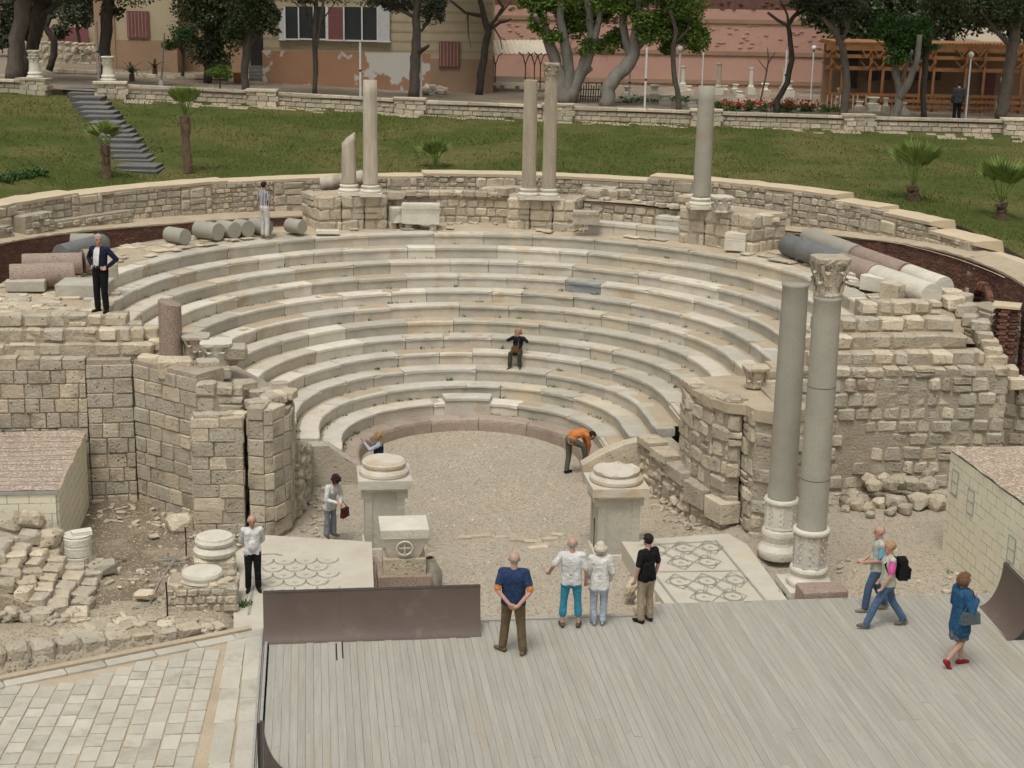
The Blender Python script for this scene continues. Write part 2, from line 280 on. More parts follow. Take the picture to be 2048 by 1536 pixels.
def wall(th, pts, ztop, zbot=0., hc=(.28, .36), ln=(.35, .7), sty='rub', depth_=.3, jit=.02, m='stone', joint=.022, core=.5, gone=0., chain=False, mm='mortar', rot=.015, hole=None, corename='mortar_core', rag=.05, ratio=None, coretop=.05):
    segs = [pts] if chain else [pts[i:i+2] for i in range(len(pts)-1)]
    tot = Path(pts).L; s_off = 0.
    for sg in segs:
        P = Path(sg); zt, zb = fn(ztop), fn(zbot); f = lambda s: (s_off+s)/tot
        zmin = min(zb(f(P.L*i/20)) for i in range(21)); zmax = max(zt(f(P.L*i/20)) for i in range(21)); z = zmin
        while z < zmax-.08:
            h = U(*hc); s = 0. if not chain else -U(0, .3)
            while s < P.L-.04:
                l = U(*ln)
                if ratio: l = h*U(*ratio)
                if P.L-(s+l) < ln[0]*.5: l = P.L-s
                s0, s1 = max(0, s), min(P.L, s+l); mid = (s0+s1)/2; q, d, n = P.at(mid); s += l
                top = zt(f(mid)); hh = h
                if z+h > top+rag:
                    if top-z < h*.55: continue
                    hh = min(h, top-z+U(0, rag))
                if z+hh < zb(f(mid)) or s1-s0 < .05 or RD.random() < gone: continue
                if hole and hole[0] < q.x < hole[1] and hole[2] < z+hh/2 < hole[3] and RD.random() < .4: continue
                pr = U(-jit, jit); p = q+n*(pr-depth_/2)
                if sty == 'rub' and hh > .27 and RD.random() < .10:
                    for e in (0, 1): piece(th, (p.x, p.y, z+hh*(.25+.5*e)), (s1-s0-joint, depth_, hh/2-joint), math.atan2(d.y, d.x)+U(-rot, rot), sty, m)
                    continue
                piece(th, (p.x, p.y, z+hh/2), (s1-s0-joint*U(.5, 1.4), depth_, hh-joint*U(.5, 1.4)), math.atan2(d.y, d.x)+U(-rot, rot), sty, m, tilt=U(-rot, rot), roll=U(-rot, rot)*.6)
            z += h
        k = max(2, int(P.L/.3)); vs = []; fs = []
        for i in range(k+1):
            q, d, n = P.at(P.L*i/k); tp = zt(f(P.L*i/k))-coretop
            a = q-n*.042; b = q-n*core
            if not chain:
                e = .03 if i == 0 else (-.03 if i == k else 0); a = a+d*e; b = b+d*e
            bz = zb(f(P.L*i/k))-.1
            vs += [(a.x, a.y, bz), (a.x, a.y, max(bz, tp)), (b.x, b.y, max(bz, tp+.01)), (b.x, b.y, bz)]
            if i: o = 4*(i-1); fs += [(o, o+4, o+5, o+1), (o+1, o+5, o+6, o+2), (o+2, o+6, o+7, o+3)]
        fs += [(0, 1, 2, 3), (4*k+3, 4*k+2, 4*k+1, 4*k)]
        MB().add(vs, fs).build(corename, M[mm], th); s_off += P.L
# ---------------------------------------------------------------- ground
def smooth(t): t = max(0, min(1, t)); return t*t*(3-2*t)
def gz(x, y):
    z = .03*fbm(x, y, .5)+.01*fbm(x, y, 2.5)
    if y < -3.3: z += .28*smooth((abs(x+.3)-5.0)/1.2)
    if x < -5.9 and y < -8: z += .28*smooth((-8-y)/1.5)
    if x < -6.0 and y < -11: z += .42*smooth((-11.3-y)/1.6)*smooth((-6.2-x)/1.2)
    if x > 6.6: z += .12*smooth((x-6.6)/1)
    if y > -9 and y < -6.0 and 1.6 < abs(x) < 6: z += .1
    if y < -12.3 and x > -5.25: z -= .5
    if x < -5 and y < -12.3+(x+5.3)*.42: z -= .8*smooth((-12.35+(x+5.3)*.42-y)/.25)
    return z
mb = MB(); NX, NY = 190, 150; X0, X1, Y0, Y1 = -30, 30, -45, 3.5
xs = [-30, -22, -17]+[-14+i*.2 for i in range(141)]+[16, 20, 30]; ys = [-45, -35, -28, -24, -20]+[-17+i*.2 for i in range(103)]
for y in ys:
    for x in xs: mb.v.append((x, y, gz(x, y)))
nx = len(xs); mb.f = [(j*nx+i, j*nx+i+1, (j+1)*nx+i+1, (j+1)*nx+i) for j in range(len(ys)-1) for i in range(nx-1)]
mb.m = [(2 if ys[j] > -10.7+.8*fbm(xs[i], ys[j], .8) else 1) if (xs[i] < -5.2 or xs[i] > 14) else 0 for j in range(len(ys)-1) for i in range(nx-1)]
kind(mb.build('ground', [M['gravel'], M['dirt'], M['dirt_dark']], smooth=True), 'structure')
far = MB(); far.add([(-900, -300, -3), (900, -300, -3), (900, 1500, -3), (-900, 1500, -3)], [(0, 1, 2, 3)]); kind(far.build('far_ground', M['dirt']), 'structure')
# pebbles lying on the orchestra floor
mb = MB()
for i in range(15000):
    if i < 11500: x, y = RD.gauss(-.1, 1.9), U(-12.3, 3); 
    else: x, y = (U(-9.6, -6) if RD.random() < .55 else U(6.6, 10)), U(-12, -4)
    if x*x+y*y > 8.8 and y > 0 or abs(x) > 10 or (y > -11 and 4.2 < abs(x) < 6): continue
    r = U(.013, .034) if RD.random() < .96 else U(.035, .06); z = gz(x, y); a = U(0, 6.3); c, s = math.cos(a)*r, math.sin(a)*r; e = U(.5, .9)
    mb.add([(x-c, y-s, z-.005), (x+s*e, y-c*e, z-.005), (x+c, y+s, z-.005), (x-s*e, y+c*e, z-.005), (x, y, z+r*U(.4, .8))], [(0, 1, 4), (1, 2, 4), (2, 3, 4), (3, 0, 4)])
kind(mb.build('gravel', M['pebble']), 'stuff')
# ---------------------------------------------------------------- terraced grass bank and the garden terrace
TW = [((-220, 150), 8.25), ((70, 160), 8.05), ((220, 167), 8.0), ((525, 182), 7.68), ((820, 199), 7.42), ((1116, 211), 7.3), ((1412, 222), 7.2), ((1716, 232), 7.15), ((2035, 240), 7.1), ((2330, 248), 7.05)]
TWP = [TZ(*p, z) for p, z in TW]
def tline(x):          # y and top z of the terrace wall at x
    for a, b in zip(TWP, TWP[1:]):
        if x <= b.x or b is TWP[-1]: t = (x-a.x)/(b.x-a.x); return a.y+(b.y-a.y)*t, a.z+(b.z-a.z)*t
OT = [(-14, 0, 5.05), (0, 8.5, 5.4), (8.5, 17, 5.72), (17, 26, 5.98), (26, 33, 6.1), (33, 60, 6.28), (60, 91, 6.1), (91, 118, 6.0), (118, 140, 6.05), (140, 205, 6.12)]
def otop(deg):         # top of the outer wall by bearing
    for a, b, v in OT:
        if deg < b: return v
    return 6.1
mb = MB(); NA, NB = 150, 44
for i in range(NA+1):
    d = 205-(205+28)*i/NA; a = rad(d); ix, iy, iz = 16.35*math.cos(a), 16.35*math.sin(a), sum(otop(d+q) for q in (-4, -2, 0, 2, 4))/5-.10
    if d > 150: iy -= 0
    X = -30+ (58*(i/NA)**1.0)+6*(i/NA); yl, zl = tline(X)
    for j in range(NB+1):
        t = j/NB; x, y = ix+(X-ix)*t, iy+(yl-iy)*t; z = iz+(zl-.62-iz)*(t**.92)+ (.05*fbm(x, y, .35)+.02*fbm(x, y, 1.5))*math.sin(PI*t)
        mb.v.append((x, y, z))
mb.f = [(i*(NB+1)+j, i*(NB+1)+j+1, (i+1)*(NB+1)+j+1, (i+1)*(NB+1)+j) for i in range(NA) for j in range(NB)]; mb.m = [1 if (j > NB-5 and fbm(i*.35, j*.5, 1.)+(j-NB+3)*.10 > .02 and i > 40) else 0 for i in range(NA) for j in range(NB)]; BANK = list(mb.v)
kind(mb.build('grass_bank', [M['grass'], M['dirt']], smooth=True), 'structure')
mb = MB()
for _ in range(60000):
    i, j = RD.randrange(NA), RD.randrange(NB); a = Vector(BANK[i*(NB+1)+j]); b = Vector(BANK[i*(NB+1)+j+1]); c = Vector(BANK[(i+1)*(NB+1)+j])
    p = a+(b-a)*U(0, 1)+(c-a)*U(0, 1)
    k = fbm(p.x, p.y, .35, 2, 4.)
    if k < -.25 and RD.random() < .75: continue
    h = U(.03, .09)*(1+.6*k); t = U(0, 6.3); s = U(.012, .03); e = Vector((U(-.04, .04), U(-.04, .04), h))
    mb.add([p+Vector((math.cos(t)*s, math.sin(t)*s, -.01)), p-Vector((math.cos(t)*s, math.sin(t)*s, .01)), p+e], [(0, 1, 2)])
kind(mb.build('grass', M['blade']), 'stuff')
mb = MB(); n = len(TWP)
for p in TWP: mb.v += [(p.x, p.y+.15, p.z-.38), (p.x+p.x*.9, p.y+70, p.z-.38-.0), (p.x*5, p.y+600, p.z-1)]
mb.f = [(3*i+j, 3*i+3+j, 3*i+4+j, 3*i+1+j) for i in range(n-1) for j in range(2)]; mb.m = [0]*len(mb.f)
kind(mb.build('garden_terrace', M['terrace_soil']), 'structure')
def tfloor(x): return tline(x)[1]-.38
# low terrace wall with square piers: one coping and one course of blocks per bay
tw = thing('terrace_wall', 'low pale stone garden wall with square piers above the grass bank', 'wall', TWP[4])
for k, (a, b) in enumerate(zip(TWP, TWP[1:])):
    d = (b-a); L = d.length; ang = math.atan2(d.y, d.x); u = d/L; nrm = Vector((u.y, -u.x, 0))
    stair = (k == 1)
    if not stair:
        n1 = int(L/.44)
        for i in range(n1):
            for cz, hh, mm_, ln in ((-.50, .2, 'stone_pale', .42), (-.29, .17, 'stone_pale', .42)):
                p = a+u*((i+.5+(.4 if cz < -.4 else 0))*L/n1)+Vector((0, 0, cz))
                if cz > -.4: piece(tw, p+nrm*.02, (L/n1-.03, .3, .16), ang, 'ash', mm_, 'block')
                elif i < n1-1: piece(tw, p, (L/n1-.03, .3, .2), ang, 'ash', mm_, 'block')
            if i % 3 == 0:
                p = a+u*((i+1.5)*L/n1); piece(tw, p+Vector((0, 0, -.06))+nrm*.03, (3*L/n1-.02, .42, .12), ang, 'tile', 'stone_pale', 'coping_stone', roll=-math.atan2(d.z, L))
        c = (a+b)/2-Vector((0, 0, .48)); MB().box(c-nrm*.05, (L, .28, .62), ang).build('mortar_core', M['mortar'], tw)
        MB().box((a+b)/2-Vector((0, 0, .165))+nrm*.09, (L-.7, .05, .05), ang).build('brick_course', M['brick'], tw)
    for q in ((a,) if k else ()):
        pz = q+Vector((0, 0, .03))
        for r_ in range(3):
            for c_ in range(3): piece(tw, pz+u*((c_-1)*.46+(.1 if r_ % 2 else 0))+Vector((0, 0, -.10-r_*.24))+nrm*.14, (.44, .6, .23), ang, 'ash', 'stone_pale', 'pier_block')
        piece(tw, pz+nrm*.12+Vector((0, 0, .02)), (1.5, .72, .1), ang, 'tile', 'stone_pale', 'coping_stone')
        MB().box(q-Vector((0, 0, .36))+nrm*.12, (1.35, .5, .75), ang).build('mortar_core', M['mortar'], tw)
flush(tw)
# inner kerb of the garden path, left
th = thing('path_kerb_wall', 'low stone kerb wall with a red brick line behind the left terrace path', 'wall', TD(150, 145, 83))
for px0, px1, py0, py1 in ((85, 195, 135, 142), (255, 390, 145, 155), (390, 455, 147, 153)):
    a, b = TD(px0, py0, 83), TD(px1, py1, 83); n1 = max(2, int((b-a).length/.5)); ang = math.atan2((b-a).y, (b-a).x)
    for i in range(n1):
        for r_ in range(3):
            p = a+(b-a)*((i+.5)/n1)+Vector((0, 0, -.1-r_*.22)); piece(th, p, ((b-a).length/n1-.02, .3, .2), ang, 'ash', 'stone_pale', 'block')
    MB().box((a+b)/2-Vector((0, 0, .22)), ((b-a).length, .34, .05), ang).build('brick_course', M['brick'], th)
flush(th)
def bank(px, py):
    r = ray(px, py); rn = r/np.linalg.norm(r); c = np.cross(np.array(BANK)-CAM, rn); return TZ(px, py, BANK[int(np.argmin((c**2).sum(1)))][2])
# garden stairs down the bank
nS = 18; SP = [bank(283+(160-283)*i/(nS-1), 346+(188-346)*i/(nS-1)) for i in range(nS)]; z0, z1 = SP[0].z+.02, tfloor(SP[-1].x)
st = thing('garden_stairs', 'narrow flight of dark stone steps climbing the grass bank', 'stairs', SP[0])
for i, p in enumerate(SP):
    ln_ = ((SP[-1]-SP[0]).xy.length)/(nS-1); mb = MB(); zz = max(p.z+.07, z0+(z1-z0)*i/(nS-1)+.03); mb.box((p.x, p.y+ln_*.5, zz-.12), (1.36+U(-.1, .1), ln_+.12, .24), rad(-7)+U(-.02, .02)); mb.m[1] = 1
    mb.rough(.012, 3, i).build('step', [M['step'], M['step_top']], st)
# ---------------------------------------------------------------- seating
NR = 13; TR_ = .609; RISE = .36
def rowR(n): return 3.0 if n == 1 else 3.518+(n-2)*TR_
def rowz(n): return .40+(n-1)*RISE
ENDL = {1: -1.3, 2: -1.0, 3: -1.15, 4: -1.6, 5: -1.7, 6: -1.7, 7: -1.9, 8: -2.2, 9: -2.2, 10: -2.3, 11: -1.35, 12: -1.2, 13: -1.5}
ENDR = {1: -1.6, 2: -1.35, 3: -1.5, 4: -2.0, 5: -2.2, 6: -2.3, 7: -2.4, 8: -2.5, 9: -2.6, 10: -2.6, 11: -2.6, 12: -2.3, 13: -2.2}
def horse(R, s, yl, yr):        # arc length from the left front end -> point, outward direction
    a = -yl; b = PI*R
    if s < a: return (-R, yl+s), (-1, 0)
    if s < a+b: t = PI-(s-a)/R; return (R*math.cos(t), R*math.sin(t)), (math.cos(t), math.sin(t))
    return (R, -(s-a-b)), (1, 0)
cav = thing('seating', 'curved rows of pale marble seats stepping up round the orchestra', 'seating', (0, 0, 0))
for n in range(1, NR+1):
    R, z1, yl, yr = rowR(n), rowz(n), ENDL[n], ENDR[n]; L = -yl-yr+PI*R
    row = bpy.data.objects.new('seat_row', None); COL.objects.link(row); row.parent = cav; row['_o'] = (0, 0, 0)
    s = 0.; k = 0
    while s < L-.02:
        l = U(.8, 1.3) if RD.random() < .5 else U(1.4, 2.3)
        if n == 1: l = U(1.1, 2.1)
        if n < 8 and RD.random() < .4: l *= 1.25
        if L-s-l < .5: l = L-s
        s0, s1 = s+.005, s+l-U(.004, .016); s += l; mid = (s0+s1)/2; ang = PI-(mid+yl)/R
        ns = max(1, int((s1-s0)/.2)) if yl*-1 < s1 and s0 < L+yr else 1
        dr, dz = U(-.018, .02), U(-.014, .010); tilt = U(-.012, .012)
        wide = TR_*U(.80, .92) if n < NR else .62
        chip = RD.random() < .3
        if n == 1:
            prof = [(.03, -.44), (.03, -.12), (.05, -.04), (.10, -.005), (.16, 0), (.55, 0), (.55, -.2)]; mt = M['granite_beige']
        else:
            zb = -RISE-.05; lip = U(.085, .115)
            prof = [(.055, zb), (.055, -lip-.03), (.012, -lip), (.0, -lip+.015), (-.002, -.022), (.018, 0), (wide, -.004), (wide, -.2)]
            g = RD.random(); right = math.cos(ang) > .15 if ang > 0 else ang < 0 and mid > L/2
            mt = M['marble_grey'] if (g < .62 if right else g < .14) else M['marble']
            if n >= 12 and .05 < math.cos(ang): mt = M['marble_grey'] if g < .85 else M['marble']
            if n == 10 and .36 < math.cos(ang) < .56: mt = M['blue_marble']
        mb = MB(); q = len(prof); sd = U(0, 90)
        for i in range(ns+1):
            (x, y), (ux, uy) = horse(R, s0+(s1-s0)*i/ns, yl, yr)
            for jx, (ro, zo) in enumerate(prof):
                w_ = noise.noise(Vector((x*3.1, y*3.1, sd)))*.026+noise.noise(Vector((x*9, y*9, sd)))*.012 if 1 < jx < 6 else 0
                if chip and jx in (3, 4, 5) and i in (0, ns): w_ += .06*(RD.random())
                rr = ro+dr+w_; mb.v.append((x+ux*rr, y+uy*rr, z1+zo+dz+tilt*(i/ns-.5)+(-abs(w_)*.5 if jx in (4, 5) else 0)))
        for i in range(ns):
            for jx in range(q-1): mb.f.append((i*q+jx, i*q+jx+1, (i+1)*q+jx+1, (i+1)*q+jx))
        mb.f += [tuple(range(q-1, -1, -1)), tuple(range(ns*q, ns*q+q))]; mb.m = [0]*len(mb.f)
        mb.build('seat_block', mt, row)
# bedding under the seats, kept behind their faces
mb = MB(); prof = [(3.2, -.3)]
for n in range(1, NR+1): prof += [(rowR(n)+.16, rowz(n)-.14), (rowR(n)+.16, rowz(n)-.012 if n > 1 else rowz(n)-.03), ((rowR(n+1) if n < NR else 10.7)+.12, rowz(n)-.012 if n > 1 else rowz(n)-.03)]
ends = [(-1.0-.2*min(1, i/30)) for i in range(len(prof))]
sec = []
for i in range(65):
    t = PI-PI*(i-2)/60
    for j, (r, z) in enumerate(prof):
        if i < 2: v = (-r, -1.15-(.0 if i else .0)+(1.15 if i else 0), z)
        elif i > 62: v = (r, -(i-62)*.9, z)
        else: v = (r*math.cos(t), r*math.sin(t), z)
        mb.v.append(v)
q = len(prof); mb.f = [(i*q+j, i*q+j+1, (i+1)*q+j+1, (i+1)*q+j) for i in range(64) for j in range(q-1)]; mb.m = [0]*len(mb.f)
mb.build('sand_bedding', M['sand'], cav)
# seat of honour on the first marble row
sb = MB(); a0, a1 = rad(97), rad(75)
for i in range(7):
    t = a0+(a1-a0)*i/6
    for r, z in ((3.49, .30), (3.49, .80), (3.44, .83), (3.44, .90), (3.46, .92), (3.98, .92), (3.98, .4)): sb.v.append((r*math.cos(t), r*math.sin(t), z))
sb.f = [(i*7+j, i*7+j+1, i*7+8+j, i*7+7+j) for i in range(6) for j in range(6)]+[tuple(range(6, -1, -1)), tuple(range(42, 49))]; sb.m = [0]*len(sb.f)
sb.build('honour_seat', M['marble'], cav)
# weeds in the seat joints
mb = MB()
for _ in range(260):
    n = RD.randrange(1, 13); t = rad(U(5, 195)); r = rowR(n+1)-.02 if n < 13 else 10.; z = rowz(n)
    if t > PI: p = Vector((-r, -U(0, .8), z))
    else: p = Vector((r*math.cos(t), r*math.sin(t), z))
    big = 1 if RD.random() < .85 else 1.6
    for b in range(RD.randrange(5, 11)):
        d = Vector((U(-1, 1), U(-1, 1), U(.3, 1))).normalized()*U(.04, .10)*big; e = Vector((U(-1, 1), U(-1, 1), 0))*.018*big
        q = p+Vector((U(-.09, .09), U(-.05, .05), 0)); mb.add([q-e, q+e, q+d], [(0, 1, 2)])
kind(mb.build('seat_weeds', M['leaf_mid']), 'stuff')
# ---------------------------------------------------------------- upper platform behind the seats
mb = MB(); aL, aR = 192, 5
R0p, R1p = 10.75, 12.75
for i in range(61):
    t = rad(aL+(aR-aL)*i/60)
    for r, z in ((10.6, 4.4), (10.62, 4.70), (11.2, 4.76), (12.0, 4.78), (R1p, 4.74), (R1p+.05, 3.6)):
        x, y = r*math.cos(t), r*math.sin(t); mb.v.append((x, y, z+(.03*fbm(x, y, 1.2) if z > 4.5 else 0)))
mb.f = [(i*6+j, i*6+j+1, i*6+7+j, i*6+6+j) for i in range(60) for j in range(5)]; mb.m = [0]*len(mb.f)
kind(mb.build('walkway', M['sand'], smooth=True), 'structure')
th = thing('walkway_edging', 'flat worn paving stones on the walkway above the top seats', 'paving', (0, 11, 4.78))
for i in range(230):
    t = rad(U(-8, 188)); r = U(10.85, 12.6)
    if 42 < math.degrees(t) < 112 and r > 11.2: continue
    piece(th, (r*math.cos(t), r*math.sin(t), 4.775+.03*fbm(r*math.cos(t), r*math.sin(t), 1.2)), (U(.25, .6), U(.22, .45), .05), t+PI/2+U(-.2, .2), 'rub', 'stone_pale', 'paving_stone')
flush(th)
# corridor floor, brick wall and stone outer wall
mb = MB(); 
for i in range(61):
    t = rad(200-208*i/60)
    for r, z in ((12.7, 3.65), (14.7, 3.65)): mb.v.append((r*math.cos(t), r*math.sin(t), z))
mb.f = [(2*i, 2*i+1, 2*i+3, 2*i+2) for i in range(60)]; mb.m = [0]*60
kind(mb.build('corridor_floor', M['sand']), 'structure')
def brick_wall(name, label, R, a0, a1, z0, ztop, arch=None):
    th = thing(name, label, 'wall', (R*math.cos(rad((a0+a1)/2)), R*math.sin(rad((a0+a1)/2)), z0))
    P = Path(arc(R, a0, a1, 60)); zt = fn(ztop); mb = MB(); k = 80
    z = z0; r_ = 0
    while z < 6:
        s = -.11*(r_ % 2)
        while s < P.L:
            l = .235; q, d, n = P.at(s+l/2)
            if z+.07 < zt(s/P.L)+U(-.02, .05):
                ok = True
                if arch:
                    ds = s+l/2-arch[0]*P.L; dz = z-arch[1]
                    if abs(ds) < .45 and dz < 0 or math.hypot(ds, max(0, dz)) < .45: ok = False
                if ok: p = q-n*(.055+U(-.008, .008)); piece(th, (p.x, p.y, z+.035), (l-.018, .11, .058), math.atan2(d.y, d.x)+U(-.02, .02), 'ash', 'brick', 'brick')
            s += l
        z += .075; r_ += 1
    vs = []; fs = []
    for i in range(k+1):
        q, d, n = P.at(P.L*i/k); tp = zt(i/k); b = q-n*.75; a = q-n*.03
        hole = arch and abs(P.L*i/k-arch[0]*P.L) < .45
        vs += [(a.x, a.y, z0-.1), (a.x, a.y, tp-.02), (b.x, b.y, tp+.02), (b.x, b.y, z0-.1)]
        if i: o = 4*(i-1); fs += [(o+1, o+5, o+6, o+2), (o+2, o+6, o+7, o+3)]+([] if hole else [(o, o+4, o+5, o+1)])
    MB().add(vs, fs).build('brick_core', M['brick_joint'], th)
    mb = MB()
    for i in range(k+1):
        q, d, n = P.at(P.L*i/k); tp = zt(i/k); a = q+n*.02; b = q-n*.95; mb.v += [(a.x, a.y, tp+.0), (a.x, a.y, tp+.05+.02*U(-1, 1)), (b.x, b.y, tp+.12)]
        if i: o = 3*(i-1); mb.f += [(o, o+3, o+4, o+1), (o+1, o+4, o+5, o+2)]
    mb.m = [0]*len(mb.f); mb.build('rubble_top', M['sand'], th)
    if arch:
        q, d, n = P.at(arch[0]*P.L)
        for i in range(13):
            t = PI*i/12; p = q+d*(-math.cos(t)*.56)+n*.03; piece(th, (p.x, p.y, arch[1]+math.sin(t)*.56), (.1, .3, .24), math.atan2(d.y, d.x), 'ash', 'brick', 'arch_brick', roll=-(PI/2-t) if False else -(t-PI/2))
        for zz in range(12):
            for sg in (-1, 1): p = q+d*(sg*.56)+n*.03; piece(th, (p.x, p.y, arch[1]-.05-zz*.08), (.22, .3, .065), math.atan2(d.y, d.x), 'ash', 'brick', 'arch_brick')
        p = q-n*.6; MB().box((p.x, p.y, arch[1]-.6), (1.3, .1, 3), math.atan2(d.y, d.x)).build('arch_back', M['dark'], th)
    flush(th, stuff='small_bricks')
def btop(d):
    return np.interp(d, [90, 100, 115, 130, 150, 165, 200], [4.6, 4.68, 4.8, 4.88, 5.12, 5.28, 5.35])
brick_wall('brick_wall', 'long curved red brick wall behind the fallen columns on the left', 14.3, 200, 100, 3.65, lambda t: btop(200-100*t))
brick_wall('brick_wall', 'dark red curved brick wall with a low arch behind the right columns', 14.55, 52, -12, 2.6, lambda t: 4.75+.6*smooth(t*1.4), arch=(.80, 4.25))
# outer wall : big-block pilasters between panels of small stones
ow = thing('outer_wall', 'long curved rubble and block wall with a cream coping below the grass bank', 'wall', (0, 15, 4.7))
OB = lambda d: 4.95 if d > 128 else 4.75 if d > 60 else 4.95 if d > 10 else 4.4
dd = 197.; pil = True; RO = 15.05
while dd > -14:
    wid = U(4.0, 6.0) if pil else U(7, 12)
    a1 = max(-14, dd-wid); P_ = arc(RO+(0 if pil else .05), dd, a1, 8); f = lambda t, A=dd, B=a1: otop(A+(B-A)*t)-.07
    if pil: wall(ow, P_, f, OB(dd), (.34, .46), (.38, .75), 'rub', .35, .02, 'stone', .02, .9, chain=True)
    elif RD.random() < .7: wall(ow, P_, f, OB(dd), (.15, .20), (.17, .36), 'rub', .28, .03, 'stone', .03, .9, gone=.03, chain=True)
    else: wall(ow, P_, f, OB(dd), (.19, .25), (.25, .5), 'rub', .28, .02, 'stone', .025, .9, gone=.02, chain=True)
    dd = a1; pil = not pil
# loose sloping foot on the left part
for a0, a1, r, zt_ in ((168, 153, 14.68, 5.62), (151, 146, 14.6, 5.8), (145, 133, 14.72, 5.45)): wall(ow, arc(r, a0, a1, 8), zt_, 5.0, (.16, .22), (.2, .36), 'rub', .4, .05, 'stone', .03, .5, chain=True, rot=.06, gone=.03)
for a0, a1, jt in OT:
    a1 = min(a1, 200); n_ = max(4, int((a1-a0)/1.5)); mb = MB()
    for i in range(n_+1):
        d = a1+(a0-a1)*i/n_; t = rad(d); e = .10*fbm(d*1.3, 1, 1, 3); wdt = 1.0+.15*fbm(d*.4, 5, 1)
        for r, z in ((RO+.06+e, -.10), (RO+.05+e, 0), (RO+.4, .02), (RO+wdt, .015), (RO+wdt+.1, -.35)): mb.v.append((r*math.cos(t), r*math.sin(t), jt+z+.015*fbm(d*.5, r, 1.)))
    mb.f = [(i*5+j, i*5+j+1, i*5+6+j, i*5+5+j) for i in range(n_) for j in range(4)]+[(0, 1, 2, 3, 4), tuple(n_*5+j for j in (4, 3, 2, 1, 0))]; mb.m = [0]*len(mb.f); mb.build('coping', M['cap'], ow)
flush(ow)
# ledge between brick wall and outer wall
mb = MB()
for i in range(91):
    d = 200-204*i/90; t = rad(d)
    for r in (13.9, 14.3 if d > 56 else 14.5, 15.2): z = float(btop(d))+.12 if d > 90 else np.interp(d, [-10, 20, 45, 60, 90], [5.35, 5.3, 4.95, 4.8, 4.72]); mb.v.append((r*math.cos(t), r*math.sin(t), z-.08+(r-14.3)*.12+.02*fbm(d, r, .7)))
mb.f = [(i*3+1, i*3+2, i*3+5, i*3+4) for i in range(90)]; mb.m = [0]*90
kind(mb.build('ledge', M['sand'], smooth=True), 'structure')
# ---------------------------------------------------------------- inner wall with three bastions
iw = thing('column_wall', 'low pale block wall with three projecting bastions behind the top seats', 'wall', (2, 11.5, 4.75))
def polar(r, d): return (r*math.cos(rad(d)), r*math.sin(rad(d)))
def bastion(d0, d1, rf, rb, zt, rows=3):
    pts = [polar(rb, d0), polar(rf, d0)]+[polar(rf, d0+(d1-d0)*i/3) for i in (1, 2)]+[polar(rf, d1), polar(rb, d1)]
    wall(iw, pts, zt, 4.68, ((zt-4.68)/rows-.005, (zt-4.68)/rows+.005), (.32, .62), 'rub', .4, .02, 'stone_pale', .02, .7, rag=.03)
    MB().prism([polar(rf+.05, d0-.4), polar(rf+.05, (d0+d1)/2), polar(rf+.05, d1+.4), polar(rb, d1), polar(rb, d0)][::-1], zt-.2, lambda x, y: zt-.015).rough(.02, 2).build('sand_top', M['sand'], iw)
bastion(111, 99, 11.15, 12.9, 5.88); bastion(78.3, 66.5, 11.15, 12.7, 5.80); bastion(47.5, 32.5, 11.1, 12.7, 5.92)
wall(iw, arc(12.45, 99, 78.3, 12), lambda t: 5.72+.1*math.sin(t*3), 4.68, (.26, .36), (.25, .5), 'rub', .3, .02, 'stone_pale', .022, .8, chain=True, gone=.03)
wall(iw, arc(12.3, 66.5, 47.5, 12), lambda t: 5.70-.1*t, 4.68, (.26, .34), (.26, .46), 'rub', .3, .02, 'stone_pale', .022, .8, chain=True, gone=.02)
for a, b, r in ((99, 78, 12.9), (66.5, 47, 12.75)):
    MB().add([(*polar(r-.5, a), 5.68), (*polar(r-.5, (a+b)/2), 5.68), (*polar(r-.5, b), 5.64), (*polar(r+.5, b), 5.6), (*polar(r+.5, (a+b)/2), 5.66), (*polar(r+.5, a), 5.6)], [(0, 5, 4, 1), (1, 4, 3, 2)]).build('sand_top', M['sand'], iw)
for i in range(24): d = U(60, 98); p = polar(U(11.2, 12.2), d); piece(iw, (*p, 4.80), (U(.15, .4), U(.1, .3), U(.05, .12)), U(0, 3), 'bld', 'stone_pale')
for px, py, n_ in ((985, 383, 5), (1180, 388, 6), (1380, 400, 6), (760, 392, 3)):
    for i in range(n_): p = TZ(px+i*14+U(-4, 4), py+U(-3, 3), 5.85); piece(iw, p+Vector((0, .6, -.02)), (U(.35, .6), U(.35, .6), U(.2, .3)), U(0, 3), 'rub', 'stone_pale')
for i in range(30):
    d = U(33, 110); p = polar(U(12.1, 12.7), d); piece(iw, (*p, 5.72), (U(.15, .4), U(.15, .3), U(.08, .16)), U(0, 3), 'rub', 'stone_pale')
flush(iw)
